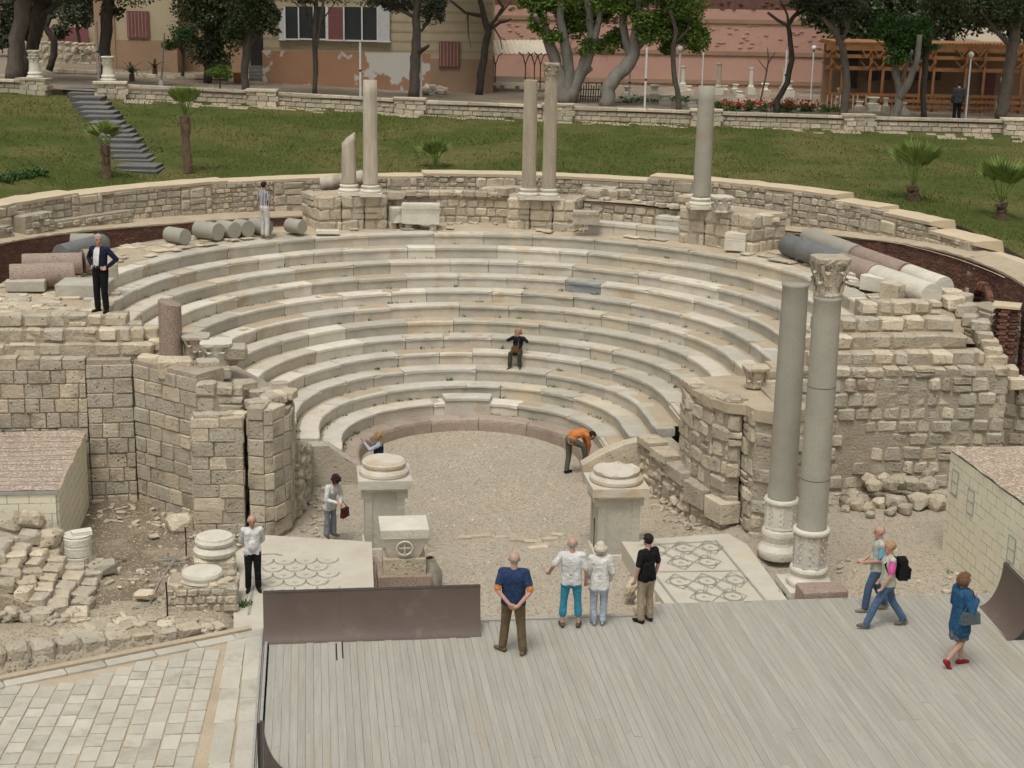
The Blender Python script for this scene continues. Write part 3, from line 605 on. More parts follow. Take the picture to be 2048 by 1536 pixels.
# upper marble benches between the middle and right bastions
bt = thing('upper_bench', 'short row of reset marble seat blocks below the right bastion', 'bench', (6.2, 9, 4.75))
for a, b, r, z, mt in ((64.2, 59.6, 11.15, 5.13, 'marble'), (59.5, 55.4, 11.13, 5.13, 'marble'), (55.3, 51.9, 11.12, 5.12, 'blue_marble'), (51.8, 47.3, 11.13, 5.13, 'marble'), (53.3, 50.3, 11.75, 5.42, 'white_marble'), (50.2, 46.6, 11.72, 5.44, 'white_marble')):
    mb = MB()
    for i in range(3):
        t = rad(a+(b-a)*i/2)
        for ro, zo in ((.04, -.42), (.04, -.12), (0, -.1), (0, 0), (.6, .0), (.6, -.42)): mb.v.append(((r+ro)*math.cos(t), (r+ro)*math.sin(t), z+zo))
    mb.f = [(i*6+j, i*6+j+1, i*6+7+j, i*6+6+j) for i in range(2) for j in range(5)]+[(5, 4, 3, 2, 1, 0), (12, 13, 14, 15, 16, 17)]; mb.m = [0]*len(mb.f)
    if mt == 'blue_marble': M.setdefault('bm2', M['blue_marble'])
    mb.rough(.008, 4, a).build('seat_block', M['marble_grey'] if mt == 'blue_marble' else M[mt], bt)
# ---------------------------------------------------------------- left front masonry
lw = thing('left_wall', 'tall weathered block wall with stepped top at the left end of the seats', 'wall', (-9, -3.5, .2))
wall(lw, [(-13.6, -3.45), (-9.72, -3.5), (-8.62, -3.46), (-7.0, -5.05)], 3.92, .1, (.33, .40), (.32, .66), 'ash', .4, .022, 'stone', .022, .9)
for i, (y, z, x1) in enumerate(((-3.2, 3.90, -8.1), (-2.98, 4.22, -8.35), (-2.72, 4.52, -8.75))):
    wall(lw, [(-13.4, y), (x1, y)], z+.33, z, (.31, .34), (.36, .85), 'rub', .45, .04, 'stone_pale', .05, .6, rot=.05)
MB().prism([(-13.5, -2.55), (-9.3, -2.55), (-9.3, -.9), (-13.5, 1.2)], .5, 4.76).rough(.03, 1.5).build('rubble_fill', M['sand'], lw)
MB().prism([(-9.4, -3.4), (-8.6, -3.3), (-7.1, -4.9), (-5.9, -4.6), (-5.1, -3.2), (-6.2, -2.3), (-9.4, -2.3)][::1], .2, lambda x, y: 3.80 if x < -6.8 else 3.4 if x < -5.7 else 3.05).rough(.03, 1.5).build('rubble_fill', M['mortar'], lw)
for i in range(70):
    x = U(-13, -9.4); y = U(-2.4, .2); piece(lw, (x, y, 4.78), (U(.2, .5), U(.2, .4), .08), U(-.2, .2), 'rub', 'stone_pale')
for px, py, y, d in ((470, 705, -3.6, .6), (440, 745, -3.9, .5), (415, 730, -4.1, .55), (350, 735, -4.0, .7), (300, 722, -3.4, .5), (320, 690, -2.9, .45), (300, 665, -2.6, .5), (270, 655, -2.5, .45), (245, 665, -2.75, .5), (490, 775, -4.2, .55), (520, 790, -4.3, .5), (458, 720, -3.5, .4)):
    p = TY(px, py, y); piece(lw, p, (d*U(.9, 1.2), d*.8, d*U(.55, .75)), U(-.4, .4), 'rub', 'stone_pale')
flush(lw)
tp = thing('stone_tower', 'narrow square block tower at the left of the orchestra entrance', 'tower', (-6.5, -5.5, .2))
wall(tp, [(-7.1, -4.7), (-7.1, -5.8), (-5.9, -5.86), (-5.86, -4.7)], 3.02, .1, (.31, .38), (.36, .75), 'ash', .4, .02, 'stone', .02, .62)
wall(tp, [(-7.0, -5.15), (-5.9, -5.2)], lambda t: 3.75-.2*t, 2.98, (.33, .4), (.35, .5), 'rub', .42, .04, 'stone_pale', .04, .5)
for i in range(6): piece(tp, (-6.9+i*.19, -5.55+U(-.1, .1), 3.05), (.28, .3, .14), U(0, 3), 'rub', 'stone_pale')
flush(tp)
tp = thing('stone_pier', 'rounded block pier beside the tower, nearest the orchestra on the left', 'pier', (-5.2, -5.3, .2))
wall(tp, [(-5.82, -5.0), (-5.8, -5.82), (-5.42, -5.92), (-5.2, -5.82), (-4.82, -5.2), (-4.72, -4.2), (-4.9, -3.0)], lambda t: 3.15+.12*math.sin(t*7), .1, (.36, .44), (.34, .62), 'ash', .42, .025, 'stone', .022, .5)
for i in range(7): piece(tp, (-5.6+.12*i, -5.2+.14*i+U(-.1, .1), 3.2), (U(.3, .5), .4, U(.15, .25)), U(0, 3), 'rub', 'stone_pale')
flush(tp)
tp = thing('rubble_bank', 'sloping rubble and earth side wall left of the orchestra entrance', 'wall', (-4.5, -2.8, 0))
wall(tp, [(-4.62, -4.4), (-4.42, -3.0), (-4.35, -1.0)], lambda t: 2.0-1.1*t, 0, (.16, .28), (.2, .45), 'bld', .3, .05, 'stone', .04, .8, rot=.1); flush(tp)
# ---------------------------------------------------------------- right front masonry
rw = thing('right_wall', 'broad weathered block wall with stepped courses behind the granite columns', 'wall', (10, -4.4, .2))
wall(rw, [(6.9, -4.35), (13.25, -4.5), (13.3, -2.5)], lambda t: 3.62 if t < .7 else 3.62, .1, (.33, .40), (.28, .54), 'rub', .4, .045, 'stone', .03, .9, gone=.012, rot=.03, hole=(8.5, 9.9, 1.0, 2.4))
for i, (y, z, x0, x1, st_) in enumerate(((-4.42, 3.3, 8.3, 12.9, 'ash'), (-4.15, 3.63, 8.1, 12.75, 'rub'), (-3.75, 3.98, 8.05, 12.4, 'rub'), (-3.3, 4.33, 8.5, 12.2, 'rub'), (-2.9, 4.68, 9.8, 12.0, 'rub'))):
    if i: wall(rw, [(x0, y), (x1, y)], z+.36, z, (.34, .37), (.38, .7), st_, .5, .05, 'stone_pale', .05, .6, rot=.05)
for i in range(34): piece(rw, (U(8.2, 12.6), U(-4.3, -2.5), 0), (.1, .1, .1), 0) if False else None
for z, y0, y1, x0, x1 in ((3.60, -4.2, -3.3, 7.2, 12.8), (3.96, -3.85, -2.8, 7.8, 12.4), (4.32, -3.4, -2.4, 8.4, 12.1), (4.60, -2.8, .9, 10.6, 12.0)):
    MB().prism([(x0, y0), (x1, y0), (x1, y1), (x0, y1)], z-.6, z).rough(.03, 2).build('rubble_fill', M['sand'], rw)
for px, py, y in ((1905, 605, -2.4), (1930, 620, -2.5), (1960, 650, -2.9), (1975, 690, -3.2), (1990, 720, -3.5), (1940, 640, -2.7), (2015, 745, -3.8), (2030, 765, -4.0), (1900, 590, -2.0), (1965, 675, -3.1), (1985, 705, -3.4), (1920, 600, -2.2)):
    p = TY(px, py, y); piece(rw, p, (U(.4, .6), .5, U(.28, .4)), U(-.5, .5), 'rub', 'stone_pale')
flush(rw)
pr_ = thing('entrance_pier', 'ruined rounded block pier with a flat plastered top right of the orchestra', 'pier', (6, -6, .1))
zt = lambda t: 3.25+.22*t
wall(pr_, [(4.95, -3.6), (4.98, -4.8), (5.2, -5.9), (5.45, -6.45), (5.8, -6.5)], zt, .3, (.34, .44), (.36, .6), 'rub', .42, .04, 'stone', .025, .6, rot=.03)
wall(pr_, [(5.82, -6.3), (5.86, -7.15), (6.35, -7.45), (7.1, -7.2), (7.2, -5)], lambda t: 3.40+.03*t, .05, (.3, .44), (.3, .6), 'rub', .42, .05, 'stone', .03, .6, rot=.04)
MB().prism([(5.0, -3.5), (4.95, -4.8), (5.2, -5.95), (5.42, -6.5), (5.8, -6.6), (5.9, -7.2), (6.35, -7.5), (7.15, -7.2), (7.5, -4.4), (6.5, -3.0)], 3.13, lambda x, y: 3.27-.055*(y+4.6)).rough(.03, 1.4).build('plaster_top', M['sand'], pr_)
flush(pr_)
lr = thing('side_wall', 'low rubble side wall with granite capping leading into the orchestra, right', 'wall', (4.9, -4.4, .1))
wall(lr, [(4.25, -2.2), (4.55, -3.5), (4.9, -5.2), (5.35, -6.6)], lambda t: 1.28-.45*t, -.05, (.17, .3), (.2, .45), 'bld', .32, .05, 'stone', .035, .9, rot=.08)
for t, l, hh in ((.08, .8, .2), (.27, .9, .22), (.5, 1.0, .35), (.74, .95, .55), (.94, .8, .55)):
    P_ = Path([(4.25, -2.2), (4.55, -3.5), (4.9, -5.2), (5.35, -6.6)]); q, d, n = P_.at(t*P_.L); piece(lr, (q.x-n.x*.2, q.y-n.y*.2, 1.28-.45*t+.06-hh/2+.05), (l, .55, hh), math.atan2(d.y, d.x), 'ash', 'stone', 'capping_slab')
flush(lr)
for nm, lb, pts, y in (('stone_slab', 'sloping wedge of pale stone at the left end of the front row', [(617, 893), (655, 892), (722, 938), (722, 972), (640, 968), (612, 945)], -1.75), ('stone_slab', 'broken leaning stone slab at the right end of the front row', [(1165, 932), (1205, 908), (1250, 890), (1287, 882), (1293, 905), (1284, 940), (1230, 950), (1170, 952)], -2.1)):
    fr_ = [TY(px, py, y) for px, py in pts]; n = len(fr_)
    for v_ in fr_[3 if y > -2 else 5:]: v_.z = -.05; mb = MB(); mb.add([*fr_, *[p+Vector((0, .38, .02)) for p in fr_]], [tuple(range(n-1, -1, -1)), tuple(range(n, 2*n))]+[(i, (i+1) % n, n+(i+1) % n, n+i) for i in range(n)])
    tag(mb.rough(.02, 3).build(nm, M['stone_pale'], at=(fr_[0].x, y, 0)), lb, 'slab')
# ---------------------------------------------------------------- stage deck
ZD = .8
_bx = {}
def unitbox(name, m):
    if (name, m) not in _bx: _bx[(name, m)] = MB().box((0, 0, 0), (1, 1, 1)).mesh(name, M[m])
    return _bx[(name, m)]
def bar(th, name, m, c, d, rz=0, rx=0, ry=0):
    o = bpy.data.objects.new(name, unitbox(name, m)); COL.objects.link(o); o.parent = th; o.location = Vector(c)-Vector(th['_o']); o.scale = d; o.rotation_euler = (rx, ry, rz); o['_o'] = th['_o']; return o
dk = thing('stage_deck', 'large weathered grey plank stage floor in the foreground', 'deck', (2, -16, .6))
x = -5.15
def dfront(x): return -12.82 if x < 2.2 else -12.22
while x < 13.2:
    wd = U(.130, .142); y = dfront(x); y0 = y-(0 if RD.random() < .9 else U(0, .05))
    while y0 > -22:
        l = U(4.2, 9.0)
        if y0-l < -21: l = y0+22
        bar(dk, 'plank', 'wood', (x+wd/2, y0-l/2, ZD-.02+U(-.003, .003)), (wd-U(.003, .006), l-.006, .04)); y0 -= l
    x += wd
MB().box((4.0, -17.45, .70), (18.3, 9.2, .08)).build('deck_bearers', M['dark'], dk)  # one black sheet; its colour stands in for shade between the planks
for x0, x1, y in ((-5.15, 2.2, -12.82), (2.2, 13.2, -12.22)): MB().box(((x0+x1)/2, y+.02, .60), (x1-x0, .035, .38)).build('edge_board', M['wood'], dk)
MB().box((-.9+1.2, -12.86+.12, ZD+.012), (3.4, .12, .02)).build('edge_strip', M['wood'], dk)
for px, py in ((673, 1304), (685, 1300)): q = TZ(px, py, ZD); MB().box((q.x, q.y, ZD+.004), (.025, .75, .006)).build('deck_slot', M['dark'], dk)
MB().box((-5.21, -17.4, ZD), (.05, 9.2, .06)).build('metal_rail', M['metal'], dk)
MB().box((-5.3, -17.4, ZD-.01), (.04, 9.2, .05)).build('metal_rail', M['metal'], dk)
# ---------------------------------------------------------------- paved ramp on the left
pv = thing('paved_floor', 'sloping floor of pale rectangular paving stones left of the stage', 'paving', (-7.5, -16, .7))
K0, K1 = Vector((-10.6, -15.02)), Vector((-5.5, -12.82)); kd = (K1-K0).normalized()
MB().add([(-13, -22, .752), (-5.25, -22, .752), (-5.25, -12.75, .752), (-10.8, -15.1, .752), (-13, -16.1, .752)], [(0, 1, 2, 3, 4)]).build('paving_bed', M['sand'], pv)
def inside(x, y): return (y-K0.y)*kd.x-(x-K0.x)*kd.y < -.30
sl = .10     # columns lean a little off the deck edge
for c in range(20):
    cx = -6.15-c*.297; y = -12.4-U(0, .4); prev = 0
    while y > -19.6:
        l = U(.30, .56) if c % 4 != 2 else U(.5, .75); ym = y-l/2; xm = cx-(ym+12.8)*-sl*(1+c*.06)*.45
        if inside(xm, ym+l*.3): piece(pv, (xm, ym, .735+U(-.006, .006)), (.275, l-.03, .075), -.045*(1+c*.06)+U(-.02, .02), 'tile', 'paving', 'paving_stone', tilt=U(-.012, .012), roll=U(-.012, .012))
        y -= l
y = -12.95
while y > -19.6:
    l = U(.6, 1.1); piece(pv, (-5.46, y-l/2, .745), (.28, l-.015, .08), 0, 'tile', 'paving', 'paving_stone'); y -= l
y = -13.1
while y > -19.6:
    l = U(.7, 1.4); piece(pv, (-5.78+(y+13)*.012, y-l/2, .74), (.34, l-.02, .08), -.03, 'tile', 'paving', 'paving_stone'); y -= l
t = 0
while t < 5.4:
    l = U(.7, 1.2); q = K0+kd*(t+l/2); a = math.atan2(kd.y, kd.x); n_ = Vector((kd.y, -kd.x))
    piece(pv, (q.x+n_.x*.15, q.y+n_.y*.15, .75), (l-.02, .26, .09), a, 'tile', 'paving', 'kerb_stone'); t += l
MB().add([(*(K0-kd*2.2).to_tuple(), .62), (*K1.to_tuple(), .62), (*K1.to_tuple(), .83), (*(K0-kd*2.2).to_tuple(), .83), (K0.x-kd.x*2.2-.02, K0.y-kd.y*2.2+.13, .84), (K1.x-.04, K1.y+.12, .84), (K1.x-.04, K1.y+.12, .6), (K0.x-kd.x*2.2-.02, K0.y-kd.y*2.2+.13, .6)], [(0, 1, 2, 3), (3, 2, 5, 4), (4, 5, 6, 7)]).build('kerb', M['sand'], pv)
flush(pv)
# broken stone edging above the kerb
th = thing('stone_edging', 'crumbling row of brown stone blocks above the paved floor', 'wall', (-9, -13.9, .8))
for i in range(11):
    x = -10.9+i*.42; y = -14.75+(x+10.9)*.42+.24; h = .58-.04*i
    piece(th, (x, y, .72+h/2), (.42, .4, h), .40+U(-.1, .1), 'rub', 'stone', 'stone_block')
for i in range(26):
    x = U(-9, -5.9); y = -14.75+(x+10.9)*.42+U(.35, .8); piece(th, (x, y, gz(x, y)+.02), (U(.2, .5), U(.2, .4), U(.06, .14)), U(0, 3), 'bld', 'stone_pale', 'stone_block')
flush(th)
# ---------------------------------------------------------------- mosaic floors
def ribbon(mb, pts, w, z, closed=False):
    pts = [Vector(p) for p in pts]; n = len(pts)
    if closed: pts.append(pts[0])
    k = len(pts); b = len(mb.v)
    for i, p in enumerate(pts):
        d = (pts[min(i+1, k-1)]-pts[max(i-1, 0)]).normalized(); o = Vector((-d.y, d.x))*w/2; mb.v += [(p.x+o.x, p.y+o.y, z), (p.x-o.x, p.y-o.y, z)]
    for i in range(k-1): mb.f.append((b+2*i, b+2*i+1, b+2*i+3, b+2*i+2)); mb.m.append(0)
ml = thing('mosaic_floor', 'pale mosaic floor with a fish-scale pattern, left of the orchestra', 'mosaic', (-4.5, -9, .3))
MB().prism([(-6.1, -7.9), (-5.4, -6.75), (-3.0, -7.4), (-3.12, -12.75), (-5.85, -12.75)], .1, .5).rough(.012, 1.5).build('floor_slab', M['mosaic'], ml)
mb = MB(); r = .235
for j in range(5):
    for i in range(7):
        cx = -5.42+i*2*r+(r if j % 2 else 0); cy = -10.05+j*.42*1.0
        if cx > -3.95+.1*j*0 or (j == 0 and i == 0): continue
        ribbon(mb, [(cx+r*1.02*math.cos(a), cy-r*1.35*math.sin(a)) for a in [PI*k/10 for k in range(11)]], .022, .522)
        for q in ((0, -.08),): ribbon(mb, [(cx-.045, cy+q[1]), (cx, cy+q[1]-.05), (cx+.045, cy+q[1])], .02, .522)
ribbon(mb, [(-5.5, -8.05), (-5.2, -8.0), (-5.0, -8.12)], .03, .522); ribbon(mb, [(-5.62, -11.4), (-5.58, -9.9), (-5.6, -8.7)], .05, .522)
mb.build('pattern_lines', M['mosaic_line'], ml)
mr = thing('mosaic_floor', 'pale mosaic floor with interlaced circles, right before the granite columns', 'mosaic', (4.2, -9.5, .3))
MB().prism([(2.7, -7.75), (5.3, -7.45), (5.55, -8.2), (5.5, -12.2), (2.95, -12.2), (2.75, -9.3)][::-1], .1, .5).rough(.012, 1.5).build('floor_slab', M['mosaic'], mr)
mb = MB(); Z2 = .522
def circ(cx, cy, r, a0=0, a1=360): ribbon(mb, [(cx+r*math.cos(rad(a)), cy+r*1.25*math.sin(rad(a))) for a in [a0+(a1-a0)*k/24 for k in range(25)]], .03, Z2)
CR = {}
for r_, cy in enumerate((-8.35, -9.25, -10.35, -11.25)):
    for i in range(3 if r_ % 2 == 0 else 2):
        cx = 3.42+.62*i+(.31 if r_ % 2 else 0)+.02*r_; CR.setdefault(r_, []).append((cx, cy)); circ(cx, cy, .19, U(-30, 20), U(250, 375))
        ribbon(mb, [(cx-.04, cy-.04), (cx, cy+.05), (cx+.04, cy-.04)], .025, Z2)
        for q in ((-.30, .43), (-.30, -.43), (.30, .43), (.30, -.43)): ribbon(mb, [(cx+q[0], cy), (cx+q[0]*.5, cy+q[1]*.5), (cx, cy+q[1])], .02, Z2)
for a_, b_ in ((0, 1), (2, 3)):
    for p in CR[a_]:
        for q in CR[b_]:
            if abs(p[0]-q[0]) < .5:
                d = Vector(q)-Vector(p); k1, k2 = .24, .76
                for o in (-.03, .03): n_ = Vector((-d.y, d.x)).normalized()*o; ribbon(mb, [Vector(p)+d*k1+n_, Vector(p)+d*.5+n_, Vector(p)+d*k2+n_], .018, Z2)
for a, b, w_ in (((4.88, -7.95), (5.05, -11.95), .05), ((3.05, -8.1), (4.88, -7.98), .03), ((3.12, -11.6), (5.0, -11.65), .03), ((3.08, -9.75), (4.95, -9.85), .028), ((3.02, -9.9), (3.14, -11.6), .05)): ribbon(mb, [a, ((a[0]+b[0])/2, (a[1]+b[1])/2), b], w_, Z2)
mb.build('pattern_lines', M['mosaic_line'], mr)
# ---------------------------------------------------------------- skate-ramp boards
def quarter(name, label, c, W, H, D, rz, back=True):
    th = thing(name, label, 'ramp', c); Mx = Matrix.Translation(c) @ Matrix.Rotation(rz, 4, 'Z'); N = 26
    def sheet(nm, sgn, y0, m, x0, x1, hh):
        mb = MB(); pr = []
        for i in range(N+1): t = (PI/2)*i/N; pr.append((y0+sgn*D*(math.sin(t)-1)*-1 if False else y0-sgn*D*(1-math.sin(t)), hh*(1-math.cos(t))))
        for x in (x0, x1):
            for y, z in pr: mb.v.append(Mx @ Vector((x, y, z)))
            for y, z in pr: mb.v.append(Mx @ Vector((x, y+sgn*.03, z-.005)))
        k = N+1; mb.f = [(i, i+1, 2*k+i+1, 2*k+i) for i in range(N)]+[(k+i, k+i+1, 3*k+i+1, 3*k+i) for i in range(N)]+[(N, N+k, 3*k+N, 2*k+N)]+[(i, i+1, k+i+1, k+i) for i in range(N)]+[(2*k+i, 2*k+i+1, 3*k+i+1, 3*k+i) for i in range(N)]
        mb.m = [0]*len(mb.f); return mb.build(nm, M[m], th)
    n = max(1, round(W/1.5)) if W > 3 else 1; n = 2 if W > 3 else 1
    cuts = [-W/2, -W/2+W*.36, W/2] if n == 2 else [-W/2, W/2]
    for a, b in zip(cuts, cuts[1:]): sheet('board', 1, 0, 'ramp', a, b, H)
    for a, b in (zip(cuts, cuts[1:]) if back else ()): sheet('back_board', -1, .13, 'ramp', a+.006, b-.2, H*.98)
    for x in (-W/2+.05, W/2-.05):
        mb = MB(); pts = [(-D+.05, 0.0)]+[(-D*(1-math.sin(t))+.03, H*(1-math.cos(t))) for t in [PI/2*i/8 for i in range(2, 9)]]+[(.1, H-.02), (.1, 0)]
        vs = [Mx @ Vector((x+o, y, z)) for o in (-.02, .02) for y, z in pts]; k = len(pts)
        mb.add(vs, [tuple(range(k-1, -1, -1)), tuple(range(k, 2*k))]+[(i, (i+1) % k, k+(i+1) % k, k+i) for i in range(k)]); mb.build('side_panel', M['ramp_edge'], th)
    MB().add([Mx @ Vector(p) for p in ((-W/2, -.01, H-.01), (W/2, -.01, H-.01), (W/2, .05, H+.012), (-W/2, .05, H+.012), (-W/2, .05, H-.03), (W/2, .05, H-.03))], [(0, 1, 2, 3), (3, 2, 5, 4), (0, 1, 5, 4)]).build('coping_bar', M['ramp_edge'], th)
    return th
quarter('skate_ramp', 'long brown board ramp standing across the stage edge below the pedestals', (-3.2, -13.22, ZD), 4.12, .92, .34, rad(0))
quarter('skate_ramp', 'brown curved ramp at the right edge beside the yellow hut', (9.45, -13.75, ZD), 1.7, .95, .46, rad(-94), False)
quarter('skate_ramp', 'small dark ramp side at the bottom edge by the metal rail', (-5.06, -19.75, ZD), 2.4, .95, .55, rad(92), False)
# ---------------------------------------------------------------- columns and carved stones
def ppm(p): return F/(Vector(p)-Vector(CAM)).length
def attic(th, c, r, m, h=.36, plinth=True, sq=1.45, name='base'):
    mb = MB(); z = 0
    if plinth: mb.box((c[0], c[1], c[2]+h*.16), (r*2*sq, r*2*sq, h*.32), .0); z = h*.32
    k = h-z; pr = [(r*1.38, z)]+[(r*(1.38+.07*math.sin(PI*i/5)), z+k*.34*i/5) for i in range(1, 5)]+[(r*1.3, z+k*.36), (r*1.18, z+k*.45), (r*1.14, z+k*.55), (r*1.2, z+k*.64)]+[(r*(1.2+.06*math.sin(PI*i/4)), z+k*(.66+.26*i/4)) for i in range(5)]+[(r*1.08, z+k*.95), (r*1.04, z+k)]
    mb.lathe(pr, 24, c); return mb.rough(.006, 6, r).build(name, M[m], th)
def capital(th, c, r, h, m, seed=0, broken=.15, name='capital'):
    rr = random.Random(seed); mb = MB()
    mb.lathe([(r*.98, 0), (r*1.04, h*.06), (r*.96, h*.12), (r*.98, h*.45), (r*1.05, h*.7), (r*1.18, h*.86)], 16, c)
    for tier, (z0, z1, off) in enumerate(((.08, .45, 0), (.30, .70, .5))):
        for i in range(8):
            if rr.random() < broken: continue
            a = 2*PI*(i+off)/8; d = Vector((math.cos(a), math.sin(a), 0)); s = Vector((-d.y, d.x, 0)); C0 = Vector(c)
            P_ = [(1.0, z0, .26), (1.10, z0+(z1-z0)*.55, .30), (1.30, z1, .24), (1.42, z1-.06, .12)]
            vs = []
            for ro, zz, ww in P_: p = C0+d*(r*ro)+Vector((0, 0, h*zz)); vs += [p-s*(r*ww), p+d*(r*.09), p+s*(r*ww)]
            mb.add(vs, [(3*k+q, 3*k+q+1, 3*k+q+4, 3*k+q+3) for k in range(3) for q in range(2)])
    for i in range(4):
        if rr.random() < broken: continue
        a = PI/4+PI/2*i+.1; d = Vector((math.cos(a), math.sin(a), 0)); p0 = Vector(c)+d*r*1.05+Vector((0, 0, h*.55)); p1 = Vector(c)+d*r*1.4+Vector((0, 0, h*.86)); mb.tube([p0, (p0+p1)/2+Vector((0, 0, -.02)), p1, p1+d*(-.05)+Vector((0, 0, -.06))], [r*.1, r*.13, r*.15, r*.08], 6)
    n = 24; vs = []
    for zz, k in ((.85, .94), (.90, 1.0), (1.0, 1.02)):
        for i in range(n): t = 2*PI*i/n+PI/4; q = r*(1.22+.32*abs(math.cos(2*(t-PI/4)))**2.2)*k*(1+rr.uniform(-.04, .02)); vs.append((c[0]+q*math.cos(t), c[1]+q*math.sin(t), c[2]+h*zz))
    mb.add(vs, [(j*n+i, j*n+(i+1) % n, (j+1)*n+(i+1) % n, (j+1)*n+i) for j in range(2) for i in range(n)]+[tuple(range(2*n, 3*n)), tuple(range(n-1, -1, -1))])
    mb.rough(.012, 9, seed); return mb.build(name, M[m], th)
def z_at(px, py, Y): return TY(px, py, Y).z
def front_column(label, x, y, z0, zdrum, zshaft0, ztop, r0, r1, cap):
    th = thing('column', label, 'column', (x, y, z0))
    attic(th, (x, y, z0), .325, 'white_marble', zdrum-z0, cap, 1.65, 'base')
    mb = MB(); n = 8
    mb.lathe([(.37, zdrum), (.36, zdrum+.05), (.355, zshaft0-.14), (.36, zshaft0-.11)], 10 if not cap else 8, (x, y, 0), rotz=.2); d = mb.rough(.006, 8).build('carved_drum', M['marble'], th)
    for i in range(8):           # carved foliage panels
        a = 2*PI*(i+.5)/8+.2; mb = MB()
        for k in range(7):
            zz = zdrum+.12+(zshaft0-.3-zdrum)*k/6; s = .035*(1 if k % 2 else -1); p = Vector((x+.352*math.cos(a)-s*math.sin(a), y+.352*math.sin(a)+s*math.cos(a), zz)); mb.ball(p, (.018, .018, .032), 6, 4)
        mb.build('carving', M['marble'], d)
    MB().lathe([(.36, zshaft0-.12), (.385, zshaft0-.10), (.40, zshaft0-.06), (.38, zshaft0), (.34, zshaft0+.01)], 28, (x, y, 0)).build('collar', M['white_marble'], th, smooth=True)
    H_ = ztop-zshaft0; mb = MB()
    pr = [(r0*1.03, 0), (r0*1.0, .04)]+[(r0+(r1-r0)*(i/10)**1.3, H_*i/10) for i in range(1, 10)]+[(r1, H_-.1), (r1*1.06, H_-.06), (r1*1.07, H_)]
    mb.lathe([(r, zshaft0+z) for r, z in pr], 32, (x, y, 0)).build('shaft', M['granite'], th, smooth=True)
    if cap:
        for f_ in (.22, .62): MB().lathe([(r0+(r1-r0)*f_**1.3+.003, zshaft0+H_*f_), (r0+(r1-r0)*f_**1.3+.003, zshaft0+H_*f_+.012)], 32, (x, y, 0)).build('repair_joint', M['ramp_edge'], th)
        capital(th, (x, y, ztop), .285, .80, 'stone_pale', 5, .05)
    return th
c1y, c2y = -8.75, -11.0
front_column('tall grey granite column without a capital, behind the capped one', 6.13, c1y, .42, z_at(1555, 1052, c1y), z_at(1560, 995, c1y), z_at(1583, 566, c1y), .315, .28, False)
front_column('tall grey granite column topped by a carved leaf capital', 6.10, c2y, .45, z_at(1610, 1128, c2y), z_at(1615, 1055, c2y), z_at(1640, 592, c2y), .31, .28, True)
th = thing('granite_block', 'broken pink granite block at the foot of the capped column', 'block', (6.1, -11.75, .45)); piece(th, (6.12, -11.85, .66), (.95, .55, .5), .03, 'ash', 'granite_pink', 'block'); flush(th)
# two entrance pedestals
def pedestal(label, x, y, z0, z1, wd, broken):
    th = thing('pedestal', label, 'pedestal', (x, y, z0)); h = z1-z0-.55
    MB().box((x, y, z0+.09), (wd*1.16, wd*1.16, .18)).rough(.01, 4).build('plinth', M['white_marble'], th)
    MB().box((x, y, z0+.18+(h-.18)/2), (wd, wd, h-.18)).rough(.01, 3).build('shaft', M['marble_grey'], th)
    for sx in (-1, 1):
        for sy in (-1, 1): MB().box((x+sx*wd*.43, y+sy*wd*.43, z0+.18+(h-.24)/2), (wd*.2, wd*.2, h-.24)).rough(.008, 3).build('corner_pilaster', M['marble_grey'], th)
        MB().box((x+sx*wd*.46, y, z0+h-.14), (wd*.3, wd*1.08, .22)).rough(.02, 5, sx).build('moulding', M['marble_grey'], th)
    MB().box((x, y, z0+h-.02), (wd*1.12, wd*1.12, .1)).build('moulding', M['white_marble'], th)
    MB().box((x, y, z0+h+.12), (wd*1.42, wd*1.42, .2)).rough(.02, 3, x).build('cap_slab', M['marble'], th)
    r = wd*.5; pr = [(r*1.28, .22), (r*1.34, .26), (r*1.34, .32), (r*1.25, .37), (r*1.12, .39), (r*1.08, .43), (r*1.16, .45), (r*1.17, .51), (r*1.08, .54), (r*1.06, .56)]
    mb = MB().lathe([(a, z0+h+b) for a, b in pr], 28, (x, y, 0))
    if broken: mb.v = [(v[0], v[1], min(v[2], z0+h+.52-.12*abs(fbm(v[0]*3, v[1]*3, 1)))) for v in mb.v]
    mb.rough(.01, 4).build('round_base', M['marble'], th)
pedestal('left stone pedestal carrying a round column base at the orchestra entrance', -2.68, -6.55, 0, z_at(765, 918, -6.5), .86, False)
pedestal('right panelled stone pedestal with a cracked moulded top', 2.62, -7.35, 0, z_at(1222, 932, -7.3), .92, True)
